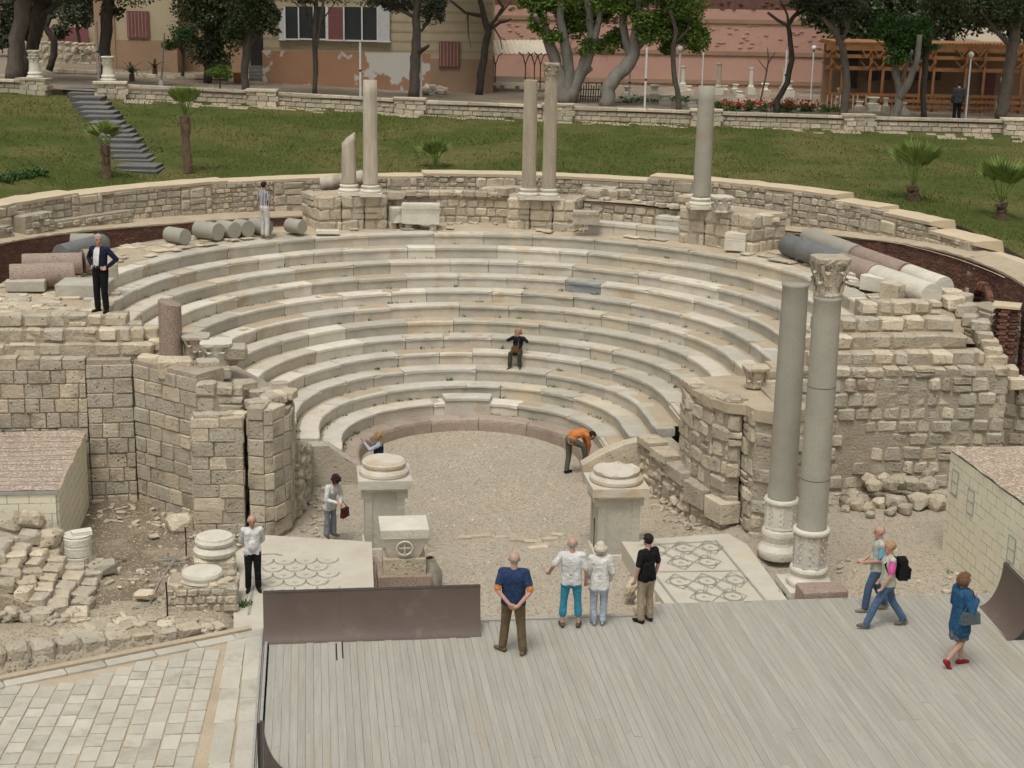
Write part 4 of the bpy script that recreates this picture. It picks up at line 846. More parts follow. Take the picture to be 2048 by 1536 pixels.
# winged capital on blocks in the centre
th = thing('carved_capital', 'pale basket capital with a medallion standing on dark stone blocks', 'capital', (-2.36, -8.75, 0)); c = Vector((-2.36, -8.85, 0)); zt = z_at(805, 1045, -8.85)
mb = MB(); vs = []
for z, a, b in ((zt-.72, .30, .26), (zt-.62, .36, .30), (zt-.25, .46, .40), (zt-.22, .50, .44), (zt-.02, .53, .46), (zt, .52, .45)): vs += [(c.x-a, c.y-b, z), (c.x+a, c.y-b, z), (c.x+a, c.y+b, z), (c.x-a, c.y+b, z)]
mb.add(vs, [(4*k+i, 4*k+(i+1) % 4, 4*k+4+(i+1) % 4, 4*k+4+i) for k in range(5) for i in range(4)]+[(20, 21, 22, 23), (3, 2, 1, 0)]).rough(.012, 4).build('bell', M['white_marble'], th)
o = MB(); 
o.tube([(c.x+.17*math.cos(t), c.y-.40+.03*math.sin(t)*-1, zt-.45+.17*math.sin(t)) for t in [2*PI*i/16 for i in range(17)]], .025, 6); o.build('medallion_ring', M['white_marble'], th); MB().tube([(c.x, c.y-.39, zt-.58), (c.x, c.y-.40, zt-.32)], .02, 6).build('medallion_cross', M['white_marble'], th); MB().tube([(c.x-.13, c.y-.39, zt-.45), (c.x+.13, c.y-.39, zt-.45)], .02, 6).build('medallion_cross', M['white_marble'], th)
MB().box((c.x, c.y+.02, .58), (.92, .8, zt-.74-.36)).rough(.02, 3).build('upper_block', M['stone'], th); MB().box((c.x, c.y, .20), (1.16, 1.0, .40)).rough(.02, 3).build('lower_block', M['granite_pink'], th)
mb = MB(); gx, gy = TZ(860, 1165, .05).x, -8.95
for j in range(9):
    for i in range(17):
        t = 2*PI*i/16; r = .42*(1-(j/8)**1.5*.75)*(1+.13*math.sin(5*t+j*.3)); mb.v.append((gx-.1+r*math.cos(t)*.85+.08*j/8, gy+r*.7*math.sin(t), .02+.66*j/8))
mb.f = [(j*17+i, j*17+i+1, j*17+18+i, j*17+17+i) for j in range(8) for i in range(16)]; mb.m = [0]*len(mb.f)
tag(mb.rough(.03, 5).build('canvas_sheet', M['canvas'], smooth=True, at=(gx, gy, 0)), 'crumpled grey canvas heaped beside the carved capital', 'canvas')
# low wall scraps behind the stage, footing stones in the orchestra
th = thing('footing_stones', 'flat scattered footing stones set in the orchestra gravel', 'stones', (1, -7.5, 0))
for px, py, l in ((960, 1072, .5), (1000, 1074, .4), (1040, 1080, .45), (1065, 1083, .4), (1100, 1078, .4), (1075, 1095, .5), (1085, 1090, .35), (930, 1075, .3), (1120, 1070, .4)): p = TZ(px, py, .02); piece(th, p, (l, .18, .07), U(-.2, .2), 'rub', 'stone_pale')
flush(th)
th = thing('broken_footing', 'broken stone footing at the notch in the stage edge', 'rubble', (2.6, -11.6, 0))
for i in range(16): x, y = U(2.1, 2.95), U(-12.1, -10.2); piece(th, (x, y, .22+U(-.1, .15)), (U(.25, .5), U(.25, .5), U(.2, .35)), U(0, 3), 'bld', 'stone_pale')
flush(th)
# fallen stones by the right wall
th = thing('stone_heap', 'heap of fallen rubble blocks at the foot of the right wall', 'rubble', (10.5, -5.2, .2))
for px, py, s in ((1700, 992, .38), (1725, 1000, .3), (1712, 1010, .35), (1745, 990, .35), (1760, 1005, .3), (1775, 990, .36), (1790, 1010, .45), (1795, 985, .42), (1820, 990, .4), (1835, 1010, .45), (1850, 990, .42), (1850, 970, .4), (1870, 1010, .45), (1735, 1015, .25), (1810, 1020, .3), (1690, 1005, .28), (1690, 1015, .2), (1735, 978, .3), (1765, 975, .3), (1880, 1000, .45), (1780, 1022, .25), (1740, 1028, .2)): p = TZ(px, py+12, .35); piece(th, (p.x, p.y, gz(p.x, p.y)+s*.35+(.25 if py < 992 else 0)), (s*1.1, s, s*.85), U(0, 3), 'bld', 'stone', tilt=U(-.3, .3))
flush(th)
# ---------------------------------------------------------------- left corner: steps, pedestal stones, drums
th = thing('ruined_steps', 'ruined flight of worn stone steps in the left corner', 'stairs', (-10, -10.5, .3))
for k in range(7):
    for j in range(6):
        x = -8.95-k*.36+U(-.05, .05); y = -11.4+j*.52+k*.06; z = .62+k*.14
        if y > -8.7: continue
        piece(th, (x, y, z), (U(.30, .46), U(.32, .58), U(.18, .28)), U(-.25, .25), 'rub', 'stone_pale', 'step_stone', tilt=U(-.1, .1), roll=U(-.1, .1))
for i in range(40): x, y = U(-11.6, -9.0), -11.55+U(-.15, .15); piece(th, (x, y, .6+U(0, .12)+max(0, (-9.6-x))*.22*U(.2, 1)), (U(.16, .3), .2, U(.12, .2)), U(-.3, .3), 'bld', 'stone', 'step_stone')
MB().prism([(-12, -11.5), (-8.9, -11.5), (-8.9, -8.6), (-12, -8.6)], .2, lambda x, y: .55+max(0, (-8.9-x))*.38).build('rubble_fill', M['dirt'], th)
for px, py, s, y in ((20, 1040, .5, -8.7), (65, 1040, .45, -8.75), (65, 1075, .5, -8.8), (100, 1080, .5, -8.85), (20, 1080, .55, -8.8), (105, 1110, .4, -8.9), (85, 1055, .4, -8.6), (30, 1110, .45, -9.2), (70, 1110, .4, -9.0), (105, 1135, .45, -9.0), (0, 1060, .5, -8.7)): p = TY(px, py, y); piece(th, p, (s, s*.9, s*.8), U(-.4, .4), 'bld', 'stone', 'step_stone', tilt=U(-.2, .2))
flush(th)
for lb, px, py, s in (('single rough stone lying on the bare earth before the steps', 84, 1246, .42), ('brown boulder standing behind the marble drum', 205, 1150, .55), ('brown block leaning at the wall foot beside the tower', 360, 1050, .6), ('small pale stone in the weeds before the left wall', 308, 1068, .22), ('flat pale stone in the earth near the rubble pedestal', 290, 1200, .4)):
    p = TZ(px, py, .55 if py > 1100 else .4); th = thing('loose_stone', lb, 'stone', (p.x, p.y, gz(p.x, p.y)), 'loose stones on the left'); piece(th, (p.x, p.y, gz(p.x, p.y)+s*.3), (s, s*.8, s*(.7 if s > .41 else .4)), U(-.5, .5), 'bld', 'stone_pale' if s < .5 else 'stone', 'stone_body'); flush(th)
p = TZ(157, 1133, .6); th = thing('marble_drum', 'fluted-band marble drum on an iron stand by the left hut', 'drum', (p.x, p.y, .45)); zt = z_at(157, 1068, p.y)
pr = [(.29, 0), (.30, .05), (.30, .22), (.285, .24), (.30, .26), (.30, .42), (.285, .44), (.30, .46), (.30, .58), (.28, .60), (.29, .63)]; MB().lathe([(r, p.z+z*(zt-p.z)/.63) for r, z in pr], 24, (p.x, p.y, 0)).rough(.006, 5).build('drum_body', M['white_marble'], th)
MB().box((p.x+.1, p.y, zt+.04), (.42, .22, .09), .3).rough(.03, 5).build('broken_piece', M['white_marble'], th)
for sx in (-.2, .2): MB().box((p.x+sx, p.y, (p.z+.3)/2), (.04, .25, p.z-.3)).build('stand_leg', M['iron'], th)
MB().box((p.x, p.y, p.z-.03), (.55, .4, .04)).build('stand_top', M['iron'], th)
def round_base(label, px, py, zb, r, h, bw, bh, rubble):
    p = TZ(px, py, zb); th = thing('round_pedestal', label, 'pedestal', (p.x, p.y, gz(p.x, p.y))); z0 = gz(p.x, p.y)-.05
    if rubble:
        wall(th, [(p.x-bw/2, p.y+bw*.35), (p.x-bw/2, p.y-bw*.35), (p.x+bw/2, p.y-bw*.35), (p.x+bw/2, p.y+bw*.35)], zb, z0, (.14, .2), (.15, .28), 'rub', .22, .02, 'stone_pale', .03, .35)
        MB().box((p.x, p.y, (z0+zb)/2-.02), (bw-.12, bw*.7-.1, zb-z0)).rough(.02, 4).build('rubble_core', M['mortar'], th)
        for i in range(14): piece(th, (p.x+U(-.45, .45)*bw, p.y+U(-.3, .3)*bw, zb), (U(.15, .3), U(.15, .3), .1), U(0, 3), 'bld', 'stone_pale')
    else: piece(th, (p.x, p.y, (z0+zb)/2), (bw, bw*.85, zb-z0), .1, 'rub', 'stone_pale')
    flush(th)
    pr = [(r*1.0, 0), (r*1.12, h*.12), (r*1.15, h*.3), (r*1.0, h*.48), (r*.92, h*.55), (r*1.02, h*.66), (r*1.04, h*.8), (r*.95, h*.92), (r*.93, h)] if not rubble else [(r*1.05, 0), (r, .05), (r*1.04, h*.7), (r*.98, h)]
    MB().lathe([(a, zb+b) for a, b in pr], 24, (p.x, p.y, 0)).rough(.01, 5).build('round_moulding', M['white_marble'], th)
round_base('moulded round column base on a pale block beside the tower', 430, 1108, .95, .40, .42, .85, .5, False)
round_base('round marble disc on a small rubble pedestal at the stage corner', 405, 1158, 1.05, .40, .18, 1.42, .9, True)
# painted huts
def hut_mat(name, ax):
    m = mat(name, (.84, .77, .58), (.78, .71, .53), 1.5, rough=.7, bump=.08, rnd=0); n = m.node_tree; N = n.nodes.new; Lk = n.links.new; b = n.nodes['Principled BSDF']
    g = N('ShaderNodeNewGeometry'); s = N('ShaderNodeSeparateXYZ'); Lk(g.outputs['Position'], s.inputs[0]); cb = N('ShaderNodeCombineXYZ'); Lk(s.outputs[ax], cb.inputs[0]); Lk(s.outputs[2], cb.inputs[1])
    br = N('ShaderNodeTexBrick'); br.inputs['Scale'].default_value = 1; br.inputs['Mortar Size'].default_value = .011; br.inputs['Brick Width'].default_value = .46; br.inputs['Row Height'].default_value = .235; br.inputs['Mortar Smooth'].default_value = .3; Lk(cb.outputs[0], br.inputs['Vector'])
    nz = N('ShaderNodeTexNoise'); nz.inputs['Scale'].default_value = 2.5; nz.inputs['Detail'].default_value = 5; Lk(g.outputs['Position'], nz.inputs['Vector']); mr_ = N('ShaderNodeMapRange'); mr_.inputs[1].default_value = .38; mr_.inputs[2].default_value = .52; Lk(nz.outputs['Fac'], mr_.inputs[0])
    mu = N('ShaderNodeMath'); mu.operation = 'MULTIPLY'; Lk(br.outputs['Fac'], mu.inputs[0]); Lk(mr_.outputs[0], mu.inputs[1])
    mx = N('ShaderNodeMix'); mx.data_type = 'RGBA'; Lk(mu.outputs[0], mx.inputs[0]); old = b.inputs['Base Color'].links[0].from_socket; Lk(old, mx.inputs[6]); mx.inputs[7].default_value = (.36, .41, .37, 1); Lk(mx.outputs[2], b.inputs['Base Color'])
    return m
M['hut_y'] = hut_mat('painted_block_board', 1); M['hut_x'] = hut_mat('painted_block_front', 0)
def hut(label, x0, x1, y0, y1, z0, z1, lines):
    th = thing('hut', label, 'hut', ((x0+x1)/2, (y0+y1)/2, z0))
    MB().box(((x0+x1)/2, y0, (z0+z1)/2), (x1-x0, .1, z1-z0)).build('front_board', M['hut_x'], th)
    for x in (x0, x1): MB().box((x, (y0+y1)/2, (z0+z1)/2-.004), (.1, y1-y0-.1, z1-z0)).build('side_board', M['hut_y'], th)
    mb = MB(); nx_, ny_ = 24, 24
    for j in range(ny_+1):
        for i in range(nx_+1):
            x = x0-.08+(x1-x0+.16)*i/nx_; y = y0-.06+(y1-y0+.12)*j/ny_; ed = i in (0, nx_) or j in (0, ny_)
            mb.v.append((x+(U(-.03, .03) if ed else 0), y+(U(-.03, .03) if ed else 0), z1+.05+.02*fbm(x, y, 1.5)))
    mb.f = [(j*(nx_+1)+i, j*(nx_+1)+i+1, (j+1)*(nx_+1)+i+1, (j+1)*(nx_+1)+i) for j in range(ny_) for i in range(nx_)]; mb.m = [0]*len(mb.f)
    mb.build('gravel_roof', M['roof_gravel'], th)
    MB().box(((x0+x1)/2, y0-.07, z1), (x1-x0+.14, .03, .07)).build('eaves_strip', M['metal'], th)
    for k in range(lines): y = y0+.25+(y1-y0-.4)*k/lines+U(-.05, .05); MB().tube([(x0, y, z1+.06), ((x0+x1)/2+U(-.3, .3), y+U(-.1, .1), z1+.05+U(0, .03)), (x1+.02, y+U(-.08, .08), z1+.06)], .008, 5).build('roof_batten', M['metal'], th)
    return th
hut('low hut with gravelled roof battens against the left wall', -13.8, -9.80, -8.15, -3.75, .2, 2.13, 11)
h = hut('pale yellow hut painted with block lines at the right edge', 10.05, 15, -14.6, -8.72, .2, 2.82, 0)
for yy, zz in ((-9.15, 2.2), (-10.05, 2.05), (-12.2, 1.75)):
    for a, b in (((0, -.17), (0, .17)), ((-.13, .17), (.13, .17)), ((-.13, -.17), (.13, -.17)), ((.13, -.17), (.13, .17)), ((-.13, -.17), (-.13, .17))): pass
    MB().box((9.992, yy, zz), (.012, .30, .52)).build('painted_panel', M['yellow'], h)
    for sy in (-.16, .16): MB().box((9.988, yy+sy, zz), (.014, .025, .55)).build('painted_line', M['blue_line'], h)
    for sz in (-.27, .27, .0): MB().box((9.987, yy, zz+sz), (.014, .32, .025)).build('painted_line', M['blue_line'], h)
# thin barrier posts with wire
for lb, px, py, zb, hh, gr in (('thin iron barrier post beside the canvas sheet', 842, 1110, .05, .95, None), ('thin iron barrier post left of the right pedestal', 1187, 1105, .05, .85, None), ('thin green iron stake beside the rubble pedestal', 335, 1240, .6, .8, None), ('thin iron stake in the weeds before the tower', 372, 1105, .35, .6, None)):
    p = TZ(px, py, zb); tag(MB().tube([(p.x, p.y, zb-.1), (p.x+.01, p.y, zb+hh*.5), (p.x, p.y, zb+hh)], .018, 6).build('barrier_post', M['iron'], at=(p.x, p.y, zb)), lb, 'post')
pts = [TZ(372, 1080, .9), TZ(360, 1100, .6), TZ(345, 1118, .4), TZ(310, 1122, .36), TZ(330, 1128, .36), TZ(375, 1125, .36), TZ(350, 1115, .37), TZ(318, 1165, .58), TZ(300, 1205, .62), TZ(265, 1215, .62)]
tag(MB().tube(pts, .014, 5).build('hose', M['metal'], at=(pts[3].x, pts[3].y, .36)), 'grey hose trailing from a stake through the weeds', 'hose')
# weeds
mb = MB()
def weed(p, n, s):
    for b in range(n):
        d = Vector((U(-1, 1), U(-1, 1), U(.4, 1.2))).normalized()*U(.5, 1.2)*s; e = Vector((U(-1, 1), U(-1, 1), 0))*s*.14; q = p+Vector((U(-1, 1), U(-1, 1), 0))*s*.8; mb.add([q-e, q+e, q+d], [(0, 1, 2)])
for px, py, z, n, s, k in ((230, 1120, .4, 30, .07, 12), (265, 1160, .5, 30, .06, 14), (330, 1125, .4, 20, .06, 8), (350, 1105, .35, 25, .07, 6), (280, 1070, .35, 20, .07, 5), (455, 1140, .5, 50, .16, 3), (485, 1212, .5, 60, .16, 2), (300, 1200, .6, 20, .05, 10), (1355, 1045, .15, 30, .06, 4), (1300, 1000, .1, 20, .06, 5), (1410, 1050, .15, 20, .06, 4), (1545, 1105, .45, 70, .12, 5), (1575, 1190, .45, 60, .14, 2), (1230, 1105, .1, 40, .1, 3), (610, 960, .1, 20, .07, 4), (605, 880, .7, 20, .07, 3), (640, 960, .1, 15, .06, 5), (1920, 1135, .4, 40, .11, 4), (1690, 1195, .4, 20, .08, 2), (290, 1225, .65, 20, .05, 6)):
    for _ in range(k): p = TZ(px+U(-30, 30)*(1 if k > 3 else .3), py+U(-12, 12)*(1 if k > 3 else .3), z); p.z = max(gz(p.x, p.y), z-.1) if z < .45 else z; weed(p, n//2, s)
kind(mb.build('weeds', M['leaf_mid']), 'stuff')

# small broken stone lying along the wall feet
mb = MB()
for (x0, y0), (x1, y1), n_, sp in (((-9.6, -4.2), (-7.4, -5.4), 70, .7), ((-7.2, -6.3), (-5, -6.3), 30, .3), ((-4.3, -5.5), (-4.0, -2), 60, .35), ((7, -5), (13, -5.2), 110, .6), ((4.2, -3), (5.2, -7), 60, .3), ((-9, -12.4), (-6.2, -12.2), 90, .7), ((-9, -9.5), (-6.5, -8), 60, 1.2), ((7.2, -9), (9.8, -11), 40, 1.2), ((-2.9, -7.6), (-2.0, -9.6), 30, .3)):
    for _ in range(n_):
        t = U(0, 1); x, y = x0+(x1-x0)*t+RD.gauss(0, sp*.5), y0+(y1-y0)*t+RD.gauss(0, sp*.5); s_ = U(.03, .13)**1.0; vs, fs = tmpl('bld', RD.randrange(4), RD.randrange(4)); Mx = Matrix.Translation((x, y, gz(x, y)+s_*.25)) @ Matrix.Rotation(U(0, 6), 4, 'Z') @ Matrix.Diagonal((s_, s_*U(.7, 1), s_*U(.5, .8), 1)); mb.add([Mx @ v for v in vs], fs)
kind(mb.build('scattered_rubble', M['stone_pale']), 'stuff')
# ---------------------------------------------------------------- columns on the bastions
def upper_column(label, px, py, zb, m, r, ztop, flute=0, slant=0, cap=False, base=True, rt=None):
    p = TZ(px, py, zb); x, y = p.x, p.y; th = thing('column', label, 'column', (x, y, zb)); hb = .36 if base else .02
    if base: attic(th, (x, y, zb), r, 'white_marble', hb, True, 1.5)
    z0 = zb+hb; H_ = ztop-z0; rt = rt or r*.9; n = 48 if flute else 24
    mb = MB().lathe([(r*1.04, z0), (r, z0+.06)]+[(r+(rt-r)*i/8, z0+H_*i/8) for i in range(1, 9)], n, (x, y, 0), flute=flute)
    if slant: k = len(mb.v); mb.v = [(v[0], v[1], v[2]+(v[0]-x)*slant*max(0, (v[2]-z0)/H_-.5)*2+ (.05*fbm(v[0]*5, v[1]*5, 1) if v[2] > ztop-.02 else 0)) for v in mb.v]
    mb.rough(.006, 3, px).build('shaft', M[m], th, smooth=not flute)
    if cap: capital(th, (x, y, ztop), rt, .55, 'fluted', int(px), .1)
    return th
def zpx(px, py, q): return z_at(px, py, q.y)
q = TZ(698, 389, 5.88); upper_column('short veined marble column broken off at a slant, left bastion', 698, 389, 5.88, 'vein', .25, zpx(698, 275, q), slant=.8)
q = TZ(741, 391, 5.88); upper_column('tall veined marble column beside the broken one, left bastion', 741, 391, 5.88, 'vein', .25, zpx(745, 160, q))
q = TZ(1057, 397, 5.80); upper_column('fluted marble column without a capital on the middle bastion', 1057, 397, 5.80, 'fluted', .245, zpx(1062, 160, q), flute=.07)
q = TZ(1097, 398, 5.80); upper_column('fluted marble column with a leaf capital on the middle bastion', 1097, 398, 5.80, 'fluted', .235, zpx(1099, 160, q), flute=.07, cap=True)
q = TZ(1402, 416, 5.92); upper_column('smooth grey granite column on the right bastion', 1402, 416, 5.92, 'granite', .28, zpx(1412, 172, q), rt=.26)
def lone_capital(label, px, py, z, r, h, m='white_marble', sd=1):
    p = TZ(px, py, z); th = thing('leaf_capital', label, 'capital', p); capital(th, p, r, h, 'stone_pale' if r < .26 else m, sd, .3, 'capital_body'); return th
lone_capital('weathered leaf capital beside the grey column on the right bastion', 1443, 424, 5.92, .27, .5, 'white_marble', 3)
lone_capital('small leaf capital standing on the plastered pier top', 1510, 774, 3.33, .24, .52, 'white_marble', 4)
lone_capital('leaf capital standing right beside the dark column stub', 393, 716, 3.82, .27, .58, 'stone_pale', 8)
lone_capital('broken white-topped leaf capital at the wall end near the seats', 434, 732, 3.72, .30, .62, 'white_marble', 9)
p = TZ(343, 716, 3.82); zt = z_at(343, 605, p.y); th = thing('column_stub', 'reddish granite column stub on the left wall top', 'column', p)
mb = MB().lathe([(.285, p.z), (.28, p.z+.3), (.28, zt-.1), (.28, zt)], 28, (p.x, p.y, 0)); mb.v = [(a, b, c+(.12*(-(a-p.x)/.28)*.6+.05*fbm(a*4, b*4, 1) if c > zt-.05 else 0)) for a, b, c in mb.v]; mb.build('shaft', M['granite_pink'], th, smooth=False)
# fallen shafts and drums
def lying(name, label, a, b, r, m, gr=None, n=24, r2=None):
    a, b = Vector(a), Vector(b); r2 = r2 or r; d = (b-a).normalized(); mb = MB()
    mb.tube([a, a+d*.03, a+(b-a)*.5, b-d*.03, b], [r*.97, r, (r+r2)/2, r2, r2*.97], n); o = mb.rough(.008, 4, a.x).build(name, M[m], smooth=False, at=(a+b)/2-Vector((0, 0, r)))
    me = o.data; fl = [len(p.vertices) <= 4 for p in me.polygons]; me.polygons.foreach_set('use_smooth', fl)
    return tag(o, label, 'column', gr)
GR = 'fallen granite columns on the left walkway'
def px_line(p0, p1, z): return TZ(*p0, z), TZ(*p1, z)
for lb, p0, p1, r, m in (
    ('grey granite drum lying nearest the seats, left of its row', (337, 468), (371, 474), .245, 'granite'), ('longest grey granite drum in the row behind the seats', (396, 458), (437, 464), .28, 'granite'),
    ('grey granite drum second in the row behind the seats', (440, 455), (470, 461), .265, 'granite'), ('grey granite drum third in the row behind the seats', (475, 453), (497, 458), .26, 'granite'),
    ('grey granite drum partly hidden behind the striped-shirt man', (505, 450), (535, 455), .26, 'granite'), ('grey granite drum lying alone right of the striped-shirt man', (577, 450), (605, 454), .235, 'granite'),
    ('long pink granite column lying in front on the left walkway', (20, 553), (150, 549), .33, 'granite_pink'), ('long pink granite column lying behind the front one', (45, 530), (165, 527), .31, 'granite_pink'), ('short pink granite drum behind the dark-jacket man', (165, 522), (190, 520), .33, 'granite_pink'),
    ('dark green-grey column lying aslant behind the pink columns', (120, 508), (205, 485), .27, 'granite_dark'), ('pale grey drum lying against the left brick wall', (142, 484), (190, 484), .26, 'granite')):
    a, b = px_line(p0, p1, 4.8+r); lying('fallen_column', lb, a, b, r, m, GR)
GR = 'column pieces laid along the right walkway'
A0, A1 = TZ(1572, 488, 5.12), TZ(1868, 592, 5.12); B0, B1 = TZ(1604, 478, 5.12)+Vector((.25, .3, 0)), TZ(1888, 578, 5.12)+Vector((.1, .1, 0))
for nm, (p, q), cuts in (('front', (A0, A1), ((0, .43, 'granite_dark', .34), (.40, .66, 'granite_pink', .33), (.64, 1, 'white_marble', .32))), ('rear', (B0, B1), ((0, .41, 'granite', .33), (.40, .76, 'granite_pink', .31), (.75, 1, 'white_marble', .30)))):
    for a, b, m, r in cuts:
        c = {'granite_dark': 'dark grey', 'granite_pink': 'pink', 'white_marble': 'white marble', 'granite': 'grey'}[m]
        lying('fallen_column', f'{c} shaft piece in the {nm} row of columns laid on the right', p+(q-p)*(a+.012), p+(q-p)*(b-.012), r, m, GR)
q = TZ(685, 372, 6.05)+Vector((0, .9, 0)); lying('fallen_column', 'veined shaft piece lying behind the left bastion columns', q+Vector((-.75, .2, -.1)), q+Vector((.75, .3, .15)), .26, 'vein')
# carved blocks
def carved(name, label, c, d, rz, m='white_marble', rx=0, teeth=False, legs=False, amp=.012):
    th = thing(name, label, 'carved block', c); x, y, z = d
    mb = MB(); pr = [(0, 0), (0, .55), (.06, .60), (.06, .68), (.14, .74), (.14, 1.0), (1, 1.0), (1, 0)]; Mx = Matrix.Translation(c) @ Matrix.Rotation(rz, 4, 'Z') @ Matrix.Rotation(rx, 4, 'X'); k = len(pr)
    vs = [Mx @ Vector((sx*x/2, -y/2-a*y*.35 if a < .5 else y/2, b*z)) for sx in (-1, -.33, .33, 1) for a, b in pr]
    mb.add(vs, [(j*k+i, j*k+(i+1) % k, (j+1)*k+(i+1) % k, (j+1)*k+i) for j in range(3) for i in range(k)]+[tuple(range(k-1, -1, -1)), tuple(range(3*k, 4*k))]); mb.rough(amp, 4, c[0]).build('block', M[m], th)
    if teeth:
        nT = int(x/.10)
        for i in range(nT): MB().box(Mx @ Vector((-x/2+(i+.5)*x/nT, -y/2-.14*y*.35-.02, z*.87)), (.05, .06, z*.16), rz).build('dentil', M[m], th)
    if legs:
        for sx in (-1, 1): piece(th, Mx @ Vector((sx*x*.33, 0, -.12)), (.25, .35, .26), rz, 'rub', 'stone'); 
        flush(th)
    return th
c = TZ(842, 446, 4.95); carved('cornice_block', 'large white carved cornice block propped on stones between the bastions', c, (1.25, .5, .66), rad(-7), teeth=True, legs=True, amp=.025)
c = TZ(793, 450, 4.85)+Vector((0, 0, .1)); carved('cornice_fragment', 'small broken cornice fragment against the left bastion side', c, (.5, .55, .52), rad(20), legs=True, amp=.05)
c = TZ(1172, 447, 5.14); carved('dentil_block', 'pale carved block with a row of dentils on the upper bench', c, (.86, .4, .42), rad(-14), 'stone_pale', teeth=True)
c = TZ(1472, 500, 4.80); carved('marble_block', 'small white marble block in front of the right bastion', c, (.66, .4, .55), rad(-28))
for lb, px, py, z, d, m, rz in (('grey stone block at the near end of the dark column', 1590, 503, 4.82, (.62, .42, .40), 'marble_grey', -.7), ('white stacked slab left of the capped column top', 1628, 524, 4.82, (.85, .5, .25), 'white_marble', -.8), ('grey weathered slab beside the pink columns on the left', 62, 573, 4.82, (1.0, .32, .2), 'marble_grey', .03), ('grey weathered slab lying in front of the pink columns', 50, 584, 4.82, (1.0, .36, .28), 'marble_grey', .02), ('pale block behind the legs of the dark-jacket man', 215, 560, 4.82, (.5, .5, .45), 'stone_pale', .1), ('large grey flat block at the feet of the dark-jacket man', 165, 602, 4.70, (1.3, 1.1, .42), 'marble_grey', -.1), ('flat block lying before the left bastion', 655, 468, 4.8, (.75, .4, .1), 'white_marble', 0), ('rough pale stone among the grey drums', 402, 475, 4.8, (.35, .3, .22), 'stone_pale', .3), ('square limestone block behind the white column ends', 1765, 585, 4.8, (.8, .7, .42), 'white_marble', -1.0), ('broken limestone block beside the white column ends', 1800, 606, 4.78, (.62, .7, .5), 'stone_pale', -1.0)):
    p = TZ(px, py, z); th = thing('stone_block', lb, 'block', p); piece(th, p+Vector((0, d[1]/2, d[2]/2)), d, rz, 'ash', m, 'block_body'); flush(th)
for lb, px, py in (('white moulded column base nearest the pink columns', 1690, 552), ('white moulded column base second beside the pink columns', 1727, 566)):
    p = TZ(px, py, 4.8); th = thing('moulded_stone', lb, 'carved stone', p, 'white column bases on the right walkway'); attic(th, p+Vector((0, .2, 0)), .33, 'white_marble', .3, True, 1.5, 'base_body')
# brick pier and stones right of the arch
p = TZ(2008, 690, 3.9); th = thing('brick_pier', 'short dark red brick pier with plastered top at the right edge', 'pier', p)
for k in range(16):
    for i in range(2):
        for j in range(2): piece(th, (p.x-.1+i*.26+(.06 if k % 2 else 0), p.y+j*.3, 3.55+k*.085), (.24, .28, .07), -.5, 'ash', 'brick', 'brick')
MB().box((p.x+.05, p.y+.15, 4.93), (.7, .7, .06), -.5).build('plaster_top', M['cap'], th); flush(th)
th = thing('corner_rubble', 'broken block wall face at the far right beyond the brick arch', 'wall', (14.2, -3, 2))
wall(th, [(13.5, -.8), (13.9, -2.5), (16, -3.2)], 4.6, 1.0, (.3, .4), (.35, .65), 'rub', .4, .05, 'stone', .03, .8, rot=.05)
wall(th, [(14.5, 1.5), (14.9, -1.0), (16, -2.0)], lambda t: 5.5-.4*t, 3.5, (.2, .32), (.25, .45), 'rub', .4, .05, 'stone', .03, .8, rot=.05); flush(th)
# ---------------------------------------------------------------- garden terrace: buildings
def onfloor(px, py, dz=0):
    p = TZ(px, py, 7.0)
    for _ in range(12): p = TZ(px, py, tfloor(max(-30, min(34, p.x)))+dz)
    return p
YR = -YAW     # faces turned square to the viewer
def facade(th, D, x0, x1, y0, y1, m, name='wall', thick=.3, off=0.):
    a, b = TD(x0, y1, D), TD(x1, y1, D); zt = TD((x0+x1)/2, y0, D).z; zb = min(a.z, b.z); L = (b.xy-a.xy).length; c = (a+b)/2
    return MB().box((c.x+HF[0]*(thick/2+off), c.y+HF[1]*(thick/2+off), (zt+zb)/2), (L, thick, zt-zb), YR).build(name, m, th)
def panel(th, D, x0, x1, y0, y1, m, name, th_=.06, off=-.06): return facade(th, D-0, x0, x1, y0, y1, m, name, th_, off)
DB = 84.0
b1 = thing('house', 'beige house with peeling terracotta plinth and open shutters behind the terrace wall', 'house', TD(750, 195, DB))
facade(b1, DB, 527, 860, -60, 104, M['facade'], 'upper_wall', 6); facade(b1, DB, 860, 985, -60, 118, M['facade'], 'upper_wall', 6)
facade(b1, DB, 527, 860, 104, 205, M['plinth'], 'plinth', 6.06, -.06); facade(b1, DB, 860, 985, 118, 205, M['plinth_clean'], 'plinth', 6.06, -.06)
for r_ in range(8):          # block coursing of the facade
    y = 98-r_*19.5
    panel(b1, DB, 527, 985, y, y+.45, M['facade_joint'], 'course_joint', .02, -.012)
    for c_ in range(9):
        x = 545+c_*52+(26 if r_ % 2 else 0)
        if x < 980: panel(b1, DB, x, x+.45, y-19, y, M['facade_joint'], 'block_joint', .02, -.011)
